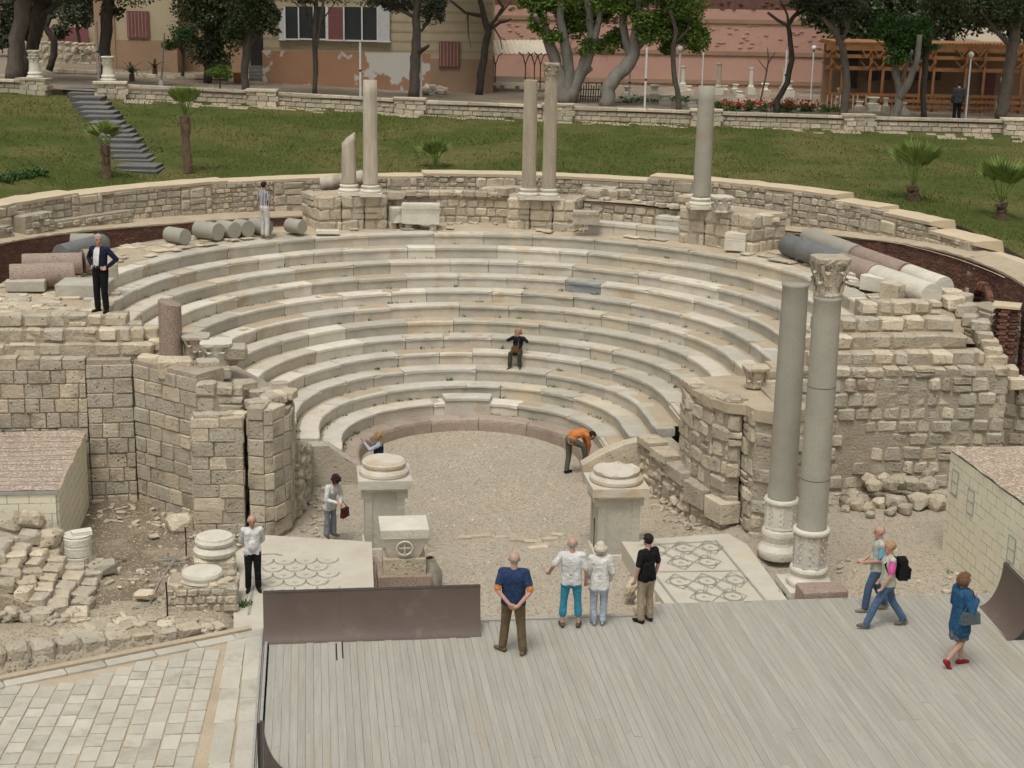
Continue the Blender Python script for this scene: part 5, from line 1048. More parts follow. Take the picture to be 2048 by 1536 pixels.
def window(th, D, x0, x1, y0, y1, kinds):
    w_ = panel(th, D, x0, x1, y0, y1, M['glass'], 'window', .12, -.10); w_['_o'] = th['_o']
    n = len(kinds); dx = (x1-x0)/n
    for i, k in enumerate(kinds):
        a, b = x0+i*dx, x0+(i+1)*dx
        if k == 'm': panel(w_, D, a, b, y0, y1, M['maroon'], 'shutter', .06, -.18)
        if k == 's': panel(w_, D, a, b, y0, y1, M['pale_blue'], 'open_shutter', .06, -.20)
        if k in 'wm': panel(w_, D, a, a+2.6, y0, y1, M['white'], 'frame', .06, -.22); panel(w_, D, b-2.6, b, y0, y1, M['white'], 'frame', .06, -.22)
    panel(w_, D, x0-2, x1+2, y1, y1+2.2, M['white'], 'sill', .2, -.24)
window(b1, DB, 570, 600, 13, 77, 'w'); window(b1, DB, 600, 655, 13, 77, 'gw'); window(b1, DB, 655, 690, 14, 79, 'm'); window(b1, DB, 690, 757, 14, 80, 'gw'); window(b1, DB, 757, 780, 10, 82, 's'); window(b1, DB, 560, 571, 20, 78, 's')
w_ = panel(b1, DB, 878, 920, 83, 134, M['maroon'], 'small_window', .12, -.16)
for i in range(6): panel(w_, DB, 880+i*6.8, 882+i*6.8, 85, 132, M['plinth_clean'], 'shutter_slat', .03, -.19)
b0 = thing('house', 'tan house with a closed maroon window at the left behind the trees', 'house', TD(270, 155, 88))
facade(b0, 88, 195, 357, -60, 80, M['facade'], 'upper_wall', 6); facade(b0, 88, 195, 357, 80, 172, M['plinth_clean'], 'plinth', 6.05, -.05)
panel(b0, 88, 195, 235, -60, 170, M['plinth_clean'], 'corner_strip', .05, -.10)
w_ = panel(b0, 88, 256, 300, 22, 76, M['maroon'], 'window', .1, -.12)
for i in range(6): panel(w_, 88, 258+i*7, 259.5+i*7, 24, 74, M['plinth_clean'], 'shutter_slat', .03, -.15)
th = thing('dark_passage', 'dark shaded wall between the two houses', 'wall', TD(440, 165, 90)); facade(th, 90, 355, 530, -60, 180, M['plinth_clean'], 'wall', 1); panel(th, 90, 502, 530, 40, 135, M['dark'], 'doorway', .1, -.1)
for i in range(5): panel(th, 86-i*.3, 498, 530, 132+i*8, 142+i*8, M['step_top'], 'step', .3, 0)
th = thing('pink_wall', 'long salmon pink plaster wall behind the lapidary garden', 'wall', TD(1300, 200, 94))
facade(th, 94, 975, 1665, 16, 215, M['pink'], 'plaster', .5); facade(th, 94, 975, 1760, -60, 18, M['brick'], 'brick_parapet', .45, .03)
for y in (36, 100, 158): panel(th, 94, 980, 1662, y, y+2, M['plinth_clean'], 'moulding', .08, -.08)
for i in range(110): 
    x, y = U(990, 1650), U(42, 96); p = TD(x, y, 93.98); piece(th, p, (.24, .05, .08), YR, 'ash', 'pink', 'brick')
for i in range(60):
    x, y = U(990, 1640), U(2, 20); p = TD(x, y, 93.98); piece(th, p, (.22, .06, .08), YR, 'ash', 'brick', 'brick')
flush(th, stuff='small_bricks')
th = thing('bus_shelter', 'cream corrugated awning on curved iron brackets with a bench below', 'shelter', TD(1035, 180, 87))
mb = MB(); N_ = 14
for j in range(6):
    for i in range(N_*2+1):
        x = 982+(1105-982)*i/(N_*2)+j*1.5; p = TD(x, 80+j*5.5-(6 if i % 2 else 0)*0, 87-1.5*j/5); mb.v.append((p.x, p.y, p.z+.03*(1 if i % 2 else -1)))
n2 = N_*2+1; mb.f = [(j*n2+i, j*n2+i+1, (j+1)*n2+i+1, (j+1)*n2+i) for j in range(5) for i in range(n2-1)]; mb.m = [0]*len(mb.f); mb.build('awning', M['awning'], th)
for x in (990, 1050, 1068, 1080): MB().tube([TD(x, 178, 86), TD(x+1, 130, 86), TD(x-4, 112, 85.7), TD(x-12, 104, 85.4)], .03, 6).build('bracket', M['iron'], th); MB().tube([TD(x+1, 130, 86), TD(x+7, 112, 85.7), TD(x+16, 106, 85.4)], .025, 6).build('bracket', M['iron'], th)
panel(th, 86.2, 988, 1062, 153, 164, M['awning'], 'bench_back', .06, 0); panel(th, 85.8, 985, 1065, 166, 171, M['awning'], 'bench_seat', .4, 0)
for x in (1000, 1030, 1055): panel(th, 86, x, x+8, 170, 183, M['stone'], 'bench_support', .3, 0)
# timber pergola cafe on the right
DP = 80.0; th = thing('pergola', 'orange timber pergola building with toothed fascia and lattice posts', 'pergola', TD(1850, 235, DP))
panel(th, DP+4, 1640, 2120, 85, 240, M['plinth_clean'], 'back_wall', .3, 0)
for x0, x1 in ((1735, 1755), (1762, 1780), (1830, 1860), (1865, 1880)): panel(th, DP+3.9, x0, x1, 138, 160, M['glass'], 'window', .1, -.06)
panel(th, DP+3.9, 1683, 1712, 100, 175, M['glass'], 'doorway', .1, -.05); panel(th, DP+3.9, 1960, 1985, 140, 215, M['maroon'], 'door', .1, -.06)
facade(th, DP, 1652, 2100, 90, 100, M['pergola'], 'fascia', .08); panel(th, DP+2, 1655, 2100, 84, 88, M['pergola'], 'roof_panel', 4, -2)
for i in range(60): x = 1653+i*7.4; panel(th, DP, x, x+4, 86.2, 90, M['pergola'], 'fascia_tooth', .08, 0)
for y in (112, 136): facade(th, DP, 1652, 2100, y+ (0), y+3.2, M['pergola'], 'rail', .08, .05)
for x in (1653, 1676, 1732, 1757, 1800, 1832, 1858, 1922, 1958, 2033):
    panel(th, DP, x, x+5, 92, 236, M['pergola'], 'post', .12, 0)
    for s in (-1, 1):
        for y in (98, 122): MB().tube([TD(x+2.5, y+14, DP-.05), TD(x+2.5+s*13, y, DP-.05)], .035, 4).build('brace', M['pergola'], th)
for i in range(52):
    x = 1652+i*8.6
    if RD.random() < .8: panel(th, DP-.2, x, x+1.8, 190, 226, M['awning'] if x < 1730 else M['pergola'], 'baluster', .05, 0)
for y in (189, 200, 212, 225): panel(th, DP-.2, 1650, 2100, y, y+2, M['awning'] if y == -1 else M['pergola'], 'lattice_rail', .05, .03)
# far left wall and background
th = thing('rubble_garden_wall', 'rough brown rubble retaining wall behind the left trees', 'wall', TD(130, 120, 92))
a, b = TD(40, 150, 92), TD(196, 150, 92); wall(th, [(a.x, a.y), (b.x, b.y)], TD(100, 84, 92).z, a.z-.5, (.3, .45), (.3, .6), 'bld', .3, .03, 'stone', .03, .6); flush(th)
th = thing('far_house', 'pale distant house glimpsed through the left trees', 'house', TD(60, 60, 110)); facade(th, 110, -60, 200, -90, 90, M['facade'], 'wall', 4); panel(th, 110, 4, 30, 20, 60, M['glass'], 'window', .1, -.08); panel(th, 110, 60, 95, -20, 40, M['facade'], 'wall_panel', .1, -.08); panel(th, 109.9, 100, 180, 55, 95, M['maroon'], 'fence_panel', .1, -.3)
# ---------------------------------------------------------------- vegetation
def leaf_cloud(mb, c, r, n, s, flat=.0):
    c = Vector(c)
    sub = [(Vector((U(-1, 1), U(-1, 1), U(-1, 1))).normalized()*U(.2, .85), U(.25, .5)) for _ in range(max(3, int(n/60)))]
    for _ in range(n):
        o, rr = sub[RD.randrange(len(sub))]; v = o+Vector((RD.gauss(0, 1), RD.gauss(0, 1), RD.gauss(0, 1))).normalized()*rr*U(.5, 1.05)
        p = c+Vector((v.x*r[0], v.y*r[1], v.z*r[2])); d = Vector((U(-1, 1), U(-1, 1), U(-.9, .5))).normalized()*s*U(.6, 1.3); e = d.cross(Vector((U(-1, 1), U(-1, 1), U(-1, 1)))).normalized()*s*U(.25, .42)
        mb.add([p, p+d*.5+e, p+d, p+d*.5-e], [(0, 1, 2, 3)])
def tree(name, label, base, limbs, clumps, bark, leaf, ls=.16, D=None, cat='tree', dens=1.5):
    p0 = onfloor(*base) if D is None else TD(base[0], base[1], D); D0 = depth(p0); s = D0/F
    th = thing(name, label, cat, p0); first = True; tk = MB(); br = MB()
    for li, lb in enumerate(limbs):
        dd = 0 if li == 0 else U(-1.2, 1.2); n = len(lb); pts = []; rs = []
        for i, (px, py, r) in enumerate(lb):
            pts.append(TD(px, py, D0+dd*i/max(1, n-1))); rs.append(r*s)
        P2, R2 = [], []
        for i in range(n-1):
            for k in range(3): t = k/3; P2.append(pts[i]+(pts[i+1]-pts[i])*t+(Vector((U(-1, 1), U(-1, 1), 0))*rs[i]*.18 if i+k else Vector())); R2.append(rs[i]+(rs[i+1]-rs[i])*t)
        P2.append(pts[-1]); R2.append(rs[-1]); (tk if li == 0 else br).tube(P2, R2, 9 if rs[0] > .08 else 6, jit=.07)
    t_ = tk.build('trunk', M[bark], th, smooth=True)
    if br.v: br.build('branches', M[bark], th, smooth=True)
    if clumps:
        mb = MB()
        if cat == 'tree' and name not in ('leafy_tree', 'willow_shrub', 'crooked_tree'):
            q = limbs[0][-1]; leaf_cloud(mb, TD(q[0]+U(-30, 30), -120, D0-U(0, 2)), (3.6, 3.2, 1.6), 1500, .30)
        for px, py, rx, ry, n in clumps: c = TD(px, py, D0+U(-.6, .6)); leaf_cloud(mb, c, (rx*s, max(rx, ry)*s*.8, ry*s), int(n*dens), ls)
        mb.build('crown', M[leaf], th)
    return th
tree('shade_tree', 'thick grey leaning trunk at the far left edge', (28, 160), [[(30, 160, 20), (28, 110, 16), (38, 60, 15), (48, 0, 16), (56, -60, 15)]], [(20, -45, 80, 40, 900), (60, -20, 60, 25, 500)], 'bark', 'leaf_dull', .2)
tree('shade_tree', 'dark leaning trunk second from the left edge', (70, 158), [[(62, 158, 14), (60, 110, 12), (72, 60, 13), (85, 0, 15), (95, -50, 12)], [(72, 40, 8), (105, 15, 6), (150, -20, 4)]], [(120, -25, 90, 35, 1200), (60, -50, 90, 30, 700)], 'bark_dark', 'leaf_dark', .18)
tree('crooked_tree', 'crooked thin tree curving behind the left capital', (102, 138), [[(98, 140, 7), (108, 110, 7), (108, 80, 7), (92, 58, 6), (88, 38, 5), (112, 32, 4)], [(92, 55, 5), (105, 15, 4), (90, -20, 4)]], [(110, -10, 60, 25, 300)], 'bark_dark', 'leaf_dark', .16, D=82)
tree('shade_tree', 'straight dark trunk behind the white lamp pole', (210, 165), [[(212, 165, 12), (210, 100, 11), (214, 40, 12), (218, -40, 12)]], [(180, -25, 100, 35, 1400), (280, -30, 80, 35, 900), (225, 20, 30, 25, 250)], 'bark_dark', 'leaf_dark', .18)
tree('willow_shrub', 'feathery pale green palm-like bush behind the left trees', (150, 80), [[(160, 100, 4), (155, 60, 3), (150, 20, 3)]], [(150, 40, 45, 35, 900), (170, 10, 30, 30, 500), (120, 60, 25, 18, 300)], 'bark', 'leaf_dull', .2, D=93)
tree('leafy_tree', 'small bright green leafy tree before the dark passage', (367, 155), [[(365, 157, 3.5), (366, 110, 3), (362, 80, 2.5)], [(366, 105, 2), (385, 70, 1.5)], [(366, 108, 2), (345, 72, 1.5)]], [(372, 70, 40, 28, 900), (345, 85, 20, 18, 300), (395, 80, 22, 18, 300)], 'bark', 'leaf_mid', .13)
tree('evergreen_tree', 'large dark evergreen mass between the two houses', (418, 160), [[(415, 165, 9), (418, 100, 8), (420, 40, 8), (425, -30, 8)], [(418, 90, 5), (450, 40, 3)], [(418, 80, 5), (390, 20, 3)]], [(400, 20, 55, 45, 2200), (450, 50, 50, 50, 2200), (420, 100, 45, 35, 1500), (470, -10, 60, 40, 1500), (380, -20, 50, 30, 1000), (440, 130, 25, 18, 400)], 'bark_dark', 'leaf_dark', .17, D=81)
tree('cypress_tree', 'dark cypress with a ribbed grey trunk beside the house corner', (492, 185), [[(490, 188, 8), (490, 140, 7.5), (493, 100, 9), (497, 50, 7), (500, -30, 6)], [(492, 105, 4), (475, 60, 3), (470, 20, 2)], [(494, 100, 4), (512, 70, 3), (520, 30, 2)], [(494, 95, 3), (485, 50, 2)]], [(500, 30, 50, 35, 2200), (535, 50, 24, 28, 900), (470, 60, 24, 25, 800), (520, 0, 45, 30, 1200), (545, 25, 18, 20, 500)], 'bark', 'leaf_dark', .15)
tree('bare_tree', 'thin many-stemmed tree standing before the left house window', (630, 190), [[(629, 192, 5), (631, 120, 5), (629, 60, 5), (632, 0, 4)], [(631, 110, 3), (640, 50, 3), (650, -20, 2)], [(631, 100, 2.5), (618, 40, 2), (605, -15, 1.5)], [(630, 70, 2), (612, 30, 1.2), (590, 5, 1)], [(630, 60, 2), (660, 20, 1.2), (680, -10, 1)], [(641, 60, 1.5), (645, 10, 1), (640, -20, 1)]], [(640, -12, 80, 22, 900), (610, 5, 35, 14, 200)], 'bark', 'leaf_dull', .12)
tree('pine_tree', 'rough grey trunk with broken side branches before the house', (835, 195), [[(826, 196, 12), (828, 150, 10), (833, 100, 10), (832, 60, 8), (835, 0, 7), (838, -40, 6)], [(836, 65, 5), (855, 45, 4), (868, 10, 3)], [(834, 105, 5), (848, 98, 4), (857, 91, 3)], [(832, 35, 4), (800, 20, 3), (765, 0, 2)], [(834, 20, 4), (820, -5, 3)]], [(760, 0, 45, 18, 900), (800, 8, 40, 22, 800), (865, 20, 28, 30, 900), (880, 0, 25, 22, 500), (830, -10, 50, 20, 700)], 'bark', 'leaf_dull', .14)
tree('bare_tree', 'bare dark tree leaning beside the cream awning', (958, 190), [[(957, 192, 8), (962, 150, 7.5), (970, 100, 7), (976, 65, 7), (968, 35, 6), (961, 0, 5), (955, -30, 4)], [(974, 62, 4.5), (1000, 45, 3), (1015, 42, 2), (1022, 38, 1.5)], [(972, 60, 4), (990, 40, 3.5), (1005, 15, 3), (990, -15, 2)], [(962, 32, 4), (930, 25, 3), (900, 0, 2)], [(985, 50, 2), (1000, 75, 1.2), (1004, 98, .8)], [(935, 27, 2), (937, 70, 1), (942, 95, .7)], [(1000, 30, 2), (1020, 5, 1.5)]], [(940, -20, 40, 12, 150)], 'bark_dark', 'leaf_dull', .12)
tree('fig_tree', 'large bright green multi-trunked fig tree behind the capped fluted column', (1130, 205), [[(1128, 208, 20), (1120, 160, 15), (1112, 120, 12), (1090, 60, 9), (1075, 20, 8), (1068, -30, 7)], [(1135, 205, 14), (1140, 150, 11), (1130, 90, 10), (1120, 40, 8), (1125, -20, 7)], [(1140, 205, 15), (1165, 140, 12), (1185, 80, 10), (1180, 30, 8), (1170, -30, 7)], [(1150, 170, 9), (1175, 130, 8), (1195, 60, 6), (1205, 10, 5)], [(1090, 60, 5), (1070, 30, 4)], [(1155, 155, 8), (1182, 135, 6)]], [(1150, 40, 45, 38, 2000), (1110, 5, 70, 25, 2000), (1200, 20, 50, 35, 2000), (1075, 40, 25, 30, 600), (1190, 90, 40, 20, 800), (1060, 0, 30, 22, 600), (1230, 75, 30, 25, 700), (1110, 75, 22, 16, 400)], 'bark_pale', 'leaf_bright', .17)
tree('fig_tree', 'pale thick-limbed fig tree leaning right in the garden centre', (1215, 212), [[(1212, 215, 15), (1216, 180, 14), (1230, 155, 14), (1255, 130, 14), (1268, 105, 12), (1270, 75, 9), (1275, 40, 8), (1278, -20, 8)], [(1262, 118, 9), (1250, 80, 8), (1245, 40, 8), (1255, -20, 7)], [(1268, 100, 8), (1290, 80, 6), (1318, 60, 4)], [(1250, 30, 5), (1280, 5, 4), (1320, -20, 3)]], [(1300, 50, 45, 35, 1800), (1250, 10, 60, 25, 1500), (1340, 60, 40, 40, 1800), (1380, 60, 32, 38, 1500), (1400, 80, 22, 26, 800), (1350, 10, 70, 30, 2200), (1330, 100, 22, 10, 300)], 'bark_pale', 'leaf_bright', .17)
tree('young_tree', 'slim dark trunk under the right edge of the fig crown', (1356, 222), [[(1358, 224, 6), (1356, 190, 5.5), (1348, 150, 5), (1346, 100, 5), (1352, 60, 4), (1340, 20, 4)], [(1348, 90, 3), (1375, 60, 2.5), (1385, 20, 2)]], [(1365, 20, 40, 24, 700)], 'bark', 'leaf_bright', .16)
tree('bare_tree', 'bare twisted tree with bent branches behind the flower bed', (1553, 228), [[(1553, 230, 6), (1555, 200, 6), (1574, 165, 6), (1584, 120, 5.5), (1580, 80, 5), (1577, 50, 4.5), (1590, 30, 4), (1620, 15, 3)], [(1576, 52, 3.5), (1555, 40, 3), (1535, 25, 2.5)], [(1580, 75, 3), (1575, 30, 2), (1560, 0, 1.5)], [(1592, 30, 2.5), (1600, 0, 2)]], [(1610, -5, 40, 14, 300)], 'bark_dark', 'leaf_dull', .14)
tree('sapling', 'thin bare sapling standing before the pink wall', (1520, 205), [[(1520, 206, 2), (1530, 160, 1.8), (1537, 120, 1.5), (1535, 95, 1)], [(1535, 130, 1.2), (1550, 105, .8)], [(1533, 140, 1), (1515, 118, .7)]], [], 'bark', 'leaf_dull')
tree('shade_tree', 'slim curving trunk left of the whitewashed tree', (1682, 235), [[(1684, 236, 9), (1692, 200, 8), (1694, 170, 7.5), (1690, 130, 7), (1683, 90, 6.5), (1670, 60, 6), (1640, 30, 5)], [(1686, 80, 4), (1700, 40, 3.5), (1695, 0, 3)], [(1668, 60, 3), (1650, 10, 3)]], [(1650, 30, 45, 20, 700), (1690, 10, 55, 25, 1200), (1620, 5, 45, 20, 700)], 'bark', 'leaf_dull', .16)
tree('whitewashed_tree', 'green leafy tree with a whitewashed forked trunk before the pergola', (1790, 238), [[(1788, 240, 11), (1797, 210, 9), (1800, 180, 8.5), (1792, 140, 7), (1790, 90, 6)], [(1797, 200, 8), (1815, 170, 7), (1835, 120, 6), (1840, 70, 5)], [(1800, 170, 4), (1825, 100, 3)]], [(1800, 70, 42, 40, 2200), (1770, 50, 35, 30, 1200), (1830, 100, 30, 32, 1200), (1845, 60, 30, 30, 1000), (1800, 115, 28, 18, 500), (1865, 95, 16, 8, 200)], 'bark_pale', 'leaf_mid', .16)
tree('shade_tree', 'dark slim trunk close right of the whitewashed tree', (1848, 238), [[(1848, 240, 6), (1846, 190, 6), (1852, 120, 6), (1860, 60, 6), (1875, 0, 5)], [(1855, 80, 3), (1880, 55, 2)]], [(1890, 10, 60, 30, 1600)], 'bark_dark', 'leaf_dark', .16)
tree('shade_tree', 'thick grey trunk leaning right at the far right', (2000, 238), [[(2002, 240, 12), (2008, 200, 12), (2018, 140, 11), (2026, 90, 11), (2036, 40, 10), (2045, -30, 10)], [(2024, 95, 5), (1990, 60, 4), (1960, 20, 3)]], [(2010, 20, 70, 35, 2000), (1960, 10, 50, 30, 1200), (2040, 60, 30, 25, 600)], 'bark', 'leaf_dark', .16)
tree('hedge_trees', 'dense dark tree mass filling the top right behind the pergola', (1900, 200), [[(1900, 235, 10), (1900, 100, 9), (1905, 0, 8)], [(1750, 230, 8), (1745, 60, 6), (1740, -20, 5)]], [(1690, 40, 60, 50, 2600), (1780, 20, 70, 60, 3000), (1880, 30, 80, 55, 3200), (1970, 20, 80, 55, 3000), (2050, 20, 50, 50, 1500), (1740, 70, 50, 22, 900), (1640, 20, 40, 40, 1000)], 'bark_dark', 'leaf_dark', .26, D=90)
tree('hedge_trees', 'dull green tree mass at the top left behind the leaning trunks', (40, 120), [[(40, 130, 6), (42, 60, 5), (45, -20, 5)]], [(20, 30, 50, 50, 1500), (80, 10, 60, 45, 1800), (150, 0, 60, 40, 1500), (10, 80, 30, 30, 500), (60, 70, 30, 25, 500)], 'bark_dark', 'leaf_dull', .24, D=97)
# topiary, cycads and palms
tree('topiary_bush', 'small round bright green topiary before the orange pot', (440, 178), [[(440, 180, 1.6), (440, 162, 1.5), (438, 150, 1.5)]], [(440, 145, 28, 13, 1200), (440, 140, 22, 10, 500)], 'bark', 'leaf_bright', .09, cat='bush')
p = onfloor(475, 166); tag(MB().lathe([(.12, 0), (.2, .02), (.22, .5), (.24, .52), (.2, .53)], 16, p).build('plant_pot', M['pergola'], smooth=True, at=p), 'orange plant pot beside the topiary bush', 'pot')
def fan_palm(label, base, ztrunk, r, nl, ll, blades=15, name='fan_palm', up=.35, mat_='palm', skirt=True, D=None):
    p = base; th = thing(name, label, 'palm', p); top = Vector((p.x+U(-.05, .05), p.y, ztrunk))
    if ztrunk-p.z > .15:
        N_ = 8; MB().tube([p+(top-p)*(i/N_)+Vector((U(-.02, .02), 0, 0)) for i in range(N_+1)], [r*(1.15-.35*i/N_) if i < N_-2 else r*1.15 for i in range(N_+1)], 10, jit=.08).build('trunk', M['palm_trunk'], th)
        if skirt:
            mb = MB()
            for i in range(40):
                a = U(0, 6.3); z = ztrunk-U(.0, .7)*min(1, (ztrunk-p.z)); q = Vector((top.x+r*math.cos(a), top.y+r*math.sin(a), z)); d = Vector((math.cos(a), math.sin(a), .9)).normalized()*U(.08, .2); s_ = Vector((-math.sin(a), math.cos(a), 0))*.03; mb.add([q-s_, q+s_, q+d], [(0, 1, 2)])
            kind(mb.build('boot_fibres', M['palm_trunk'], th), 'stuff')
    for i in range(nl):
        a = 2*PI*i/nl+U(-.3, .3); el = U(up, 1.45); d = Vector((math.cos(a)*math.cos(el), math.sin(a)*math.cos(el), math.sin(el))); st = top+d*ll*.45; side = d.cross(Vector((0, 0, 1)))
        side = side.normalized() if side.length > .05 else Vector((1, 0, 0)); upv = side.cross(d).normalized(); mb = MB(); mb.tube([top, st], [.02, .014], 4)
        for b in range(blades):
            t = (b/(blades-1)-.5)*1.7; v = (d*math.cos(t)+side*math.sin(t)).normalized(); L_ = ll*U(.5, .62)*(1-.18*abs(t)); w_ = v.cross(upv).normalized()*ll*.022; e = st+v*L_+Vector((0, 0, -L_*.12)); m_ = st+v*L_*.5
            mb.add([st, m_+w_, e, m_-w_], [(0, 1, 2, 3)])
        mb.build('frond', M[mat_], th)
    return th
for lb, px, py, pt, r, nl, ll, up in (('tall fan palm with a brown trunk on the left of the grass bank', 375, 345, 232, .15, 22, 1.2, 1.0), ('short fan palm beside the garden stairs', 214, 356, 290, .14, 14, 1.0, .6), ('young fan palm on the right of the grass bank', 1826, 402, 372, .17, 15, 1.75, .95), ('young fan palm at the right edge of the bank', 2002, 440, 405, .16, 14, 1.7, .85)):
    p = bank(px, py); zt = TD(px, pt, depth(p)).z; fan_palm(lb, p, zt, r, nl, ll, up=up)
fan_palm('stemless young palm growing behind the inner wall', bank(868, 335), bank(868, 335).z+.05, .1, 14, 1.2, up=.75, skirt=False)
for lb, px, py, n_ in (('spiky cycad behind the left terrace wall', 264, 162, 26), ('low dark cycad beside the rubble garden wall', 165, 125, 20), ('low cycad beside the leafy tree', 310, 150, 14)):
    p = onfloor(px, py); th = thing('cycad', lb, 'cycad', p); MB().tube([p, p+Vector((0, 0, .35))], [.14, .12], 8).build('trunk', M['palm_trunk'], th); mb = MB()
    for i in range(n_):
        a = U(0, 6.3); el = U(.3, 1.3); q0 = p+Vector((0, 0, .35)); pv_ = q0
        for k in range(7):
            t = k/6; e2 = el-t*1.1; q1 = pv_+Vector((math.cos(a)*math.cos(e2), math.sin(a)*math.cos(e2), math.sin(e2)))*.16; s_ = Vector((-math.sin(a), math.cos(a), 0))*.10*(1-t*.7)
            mb.add([pv_, q1+s_, q1, q1-s_], [(0, 1, 2), (0, 2, 3)]); pv_ = q1
    mb.build('fronds', M['leaf_dark'], th)
# box hedge at the left, flower bed
mb = MB()
for i in range(14): p = bank(4+i*6, 366-i*1.2); leaf_cloud(mb, p+Vector((0, 0, .15)), (.4, .4, .22), 160, .08)
kind(mb.build('ground_cover', M['leaf_mid']), 'stuff')
mb = MB(); fl = MB()
for i in range(26):
    px = 1425+i*8.5; p = onfloor(px, 226); p = p+Vector((0, U(.3, 1.6), .2)); leaf_cloud(mb, p, (.5, .5, .35), 130, .11)
    for k in range(10 if px > 1470 else 4): q = p+Vector((U(-.5, .5), U(-.6, .1), U(.05, .42))); fl.ball(q, U(.03, .06), 5, 3)
kind(mb.build('flower_bed', M['leaf_mid']), 'stuff'); kind(fl.build('red_blossoms', M['flower']), 'stuff')
mb = MB()
for i in range(60): p = onfloor(U(1235, 1420), U(197, 208)); leaf_cloud(mb, p+Vector((0, 0, .12)), (.45, .3, .15), 40, .09)
for i in range(40): p = onfloor(U(1640, 1680), U(215, 225)); leaf_cloud(mb, p+Vector((0, 0, .1)), (.35, .3, .12), 30, .09)
kind(mb.build('low_hedge', M['leaf_mid']), 'stuff')
# ---------------------------------------------------------------- lamps, poles, lapidary garden
for lb, px, py, pt in (('white globe lamp standing left of the granite bastion column', 1355, 222, 97), ('white globe lamp behind the top of the granite bastion column', 1403, 190, 94), ('white globe lamp right of the flower bed', 1621, 203, 96), ('white globe lamp above the slim curving trunk', 1694, 205, 107), ('white globe lamp beside the man on the terrace', 1931, 238, 109)):
    p = onfloor(px, py); D0 = depth(p); z = TD(px+2, pt, D0).z; th = thing('globe_lamp', lb, 'lamp', p, 'white globe lamps in the garden'); r = .14
    MB().tube([p, (p.x, p.y, z-r)], [.045, .04], 8).build('pole', M['white'], th); MB().ball((p.x, p.y, z), r, 16, 10).build('globe', M['white'], th, smooth=True); MB().lathe([(.05, 0), (.07, .03), (.06, .08)], 10, (p.x, p.y, z-r-.06)).build('fitting', M['metal'], th)
for lb, px, py, pt in (('white pole with a dark band between the left stair capitals', 198, 163, 44), ('white pole in front of the peeling plinth', 721, 197, 85), ('white pole beside the rough trunk before the house', 842, 195, 18), ('white pole behind the pale leaning fig', 1289, 224, 95), ('thin white pole before the pink wall', 1258, 205, 125), ('white stub pole left of the slim trunk', 1568, 200, 100)):
    p = onfloor(px, py); D0 = depth(p); z = TD(px+1, pt, D0).z; th = thing('white_pole', lb, 'pole', p, 'white painted poles'); zm = p.z+(z-p.z)*.52
    MB().tube([p, (p.x, p.y, zm-.1)], .055, 8).build('pole', M['white'], th); MB().tube([(p.x, p.y, zm-.1), (p.x, p.y, zm+.0)], .057, 8).build('band', M['iron'], th); MB().tube([(p.x, p.y, zm), (p.x, p.y, z)], .05, 8).build('pole', M['white'], th)
p = onfloor(322, 172); th = thing('bamboo_pole', 'thin leaning pale pole with a stone foot on the terrace', 'pole', p); MB().tube([p, TD(326, 120, depth(p)), TD(329, 66, depth(p))], [.05, .04, .035], 6).build('pole', M['bark_pale'], th); MB().lathe([(.12, 0), (.12, .1), (.08, .3)], 10, p).build('foot', M['white_marble'], th)
for lb, px, py, h in (('small leaf capital on a base left of the stair top', 70, 157, 52), ('small leaf capital on a base right of the stair top', 217, 163, 47)):
    p = TZ(px, py, tline(TZ(px, py, 8).x)[1]+.05); sc_ = ppm(p); th = thing('carved_pedestal', lb, 'pedestal', p, 'carved pedestals at the stair head'); H_ = h/sc_
    MB().lathe([(.36, 0), (.37, .10), (.29, .16), (.33, .24), (.26, .32), (.22, H_*.58)], 12, p).rough(.01, 6).build('base', M['white_marble'], th); capital(th, p+Vector((0, 0, H_*.58)), .22, H_*.42, 'white_marble', px, .1)
for lb, px, py, top, m, rw_ in (('short white column before the pink wall, leftmost of its row', 1365, 185, 132, 'white_marble', 4.5), ('cream column with a small cap before the pink wall', 1436, 190, 126, 'fluted', 5), ('white column on a cube base before the pink wall', 1501, 190, 135, 'white_marble', 4.2), ('white column stub behind the bent bare tree', 1568, 188, 138, 'white_marble', 4.5)):
    p = onfloor(px, py); D0 = depth(p); z = TD(px, top, D0).z; s = D0/F; th = thing('garden_column', lb, 'column', p, 'short columns in the lapidary garden'); MB().box(p+Vector((0, 0, .2)), (rw_*s*3.6, rw_*s*3.6, .4)).rough(.02, 3).build('base_block', M['white_marble'], th)
    MB().lathe([(rw_*s*1.4, .4), (rw_*s*1.5, .47), (rw_*s, .58), (rw_*s*.92, z-p.z-.1), (rw_*s*1.2, z-p.z-.06), (rw_*s*1.2, z-p.z)], 16, p).build('shaft', M[m], th)
desc = ['squat white', 'grey rough', 'cream moulded', 'white square', 'pale carved']
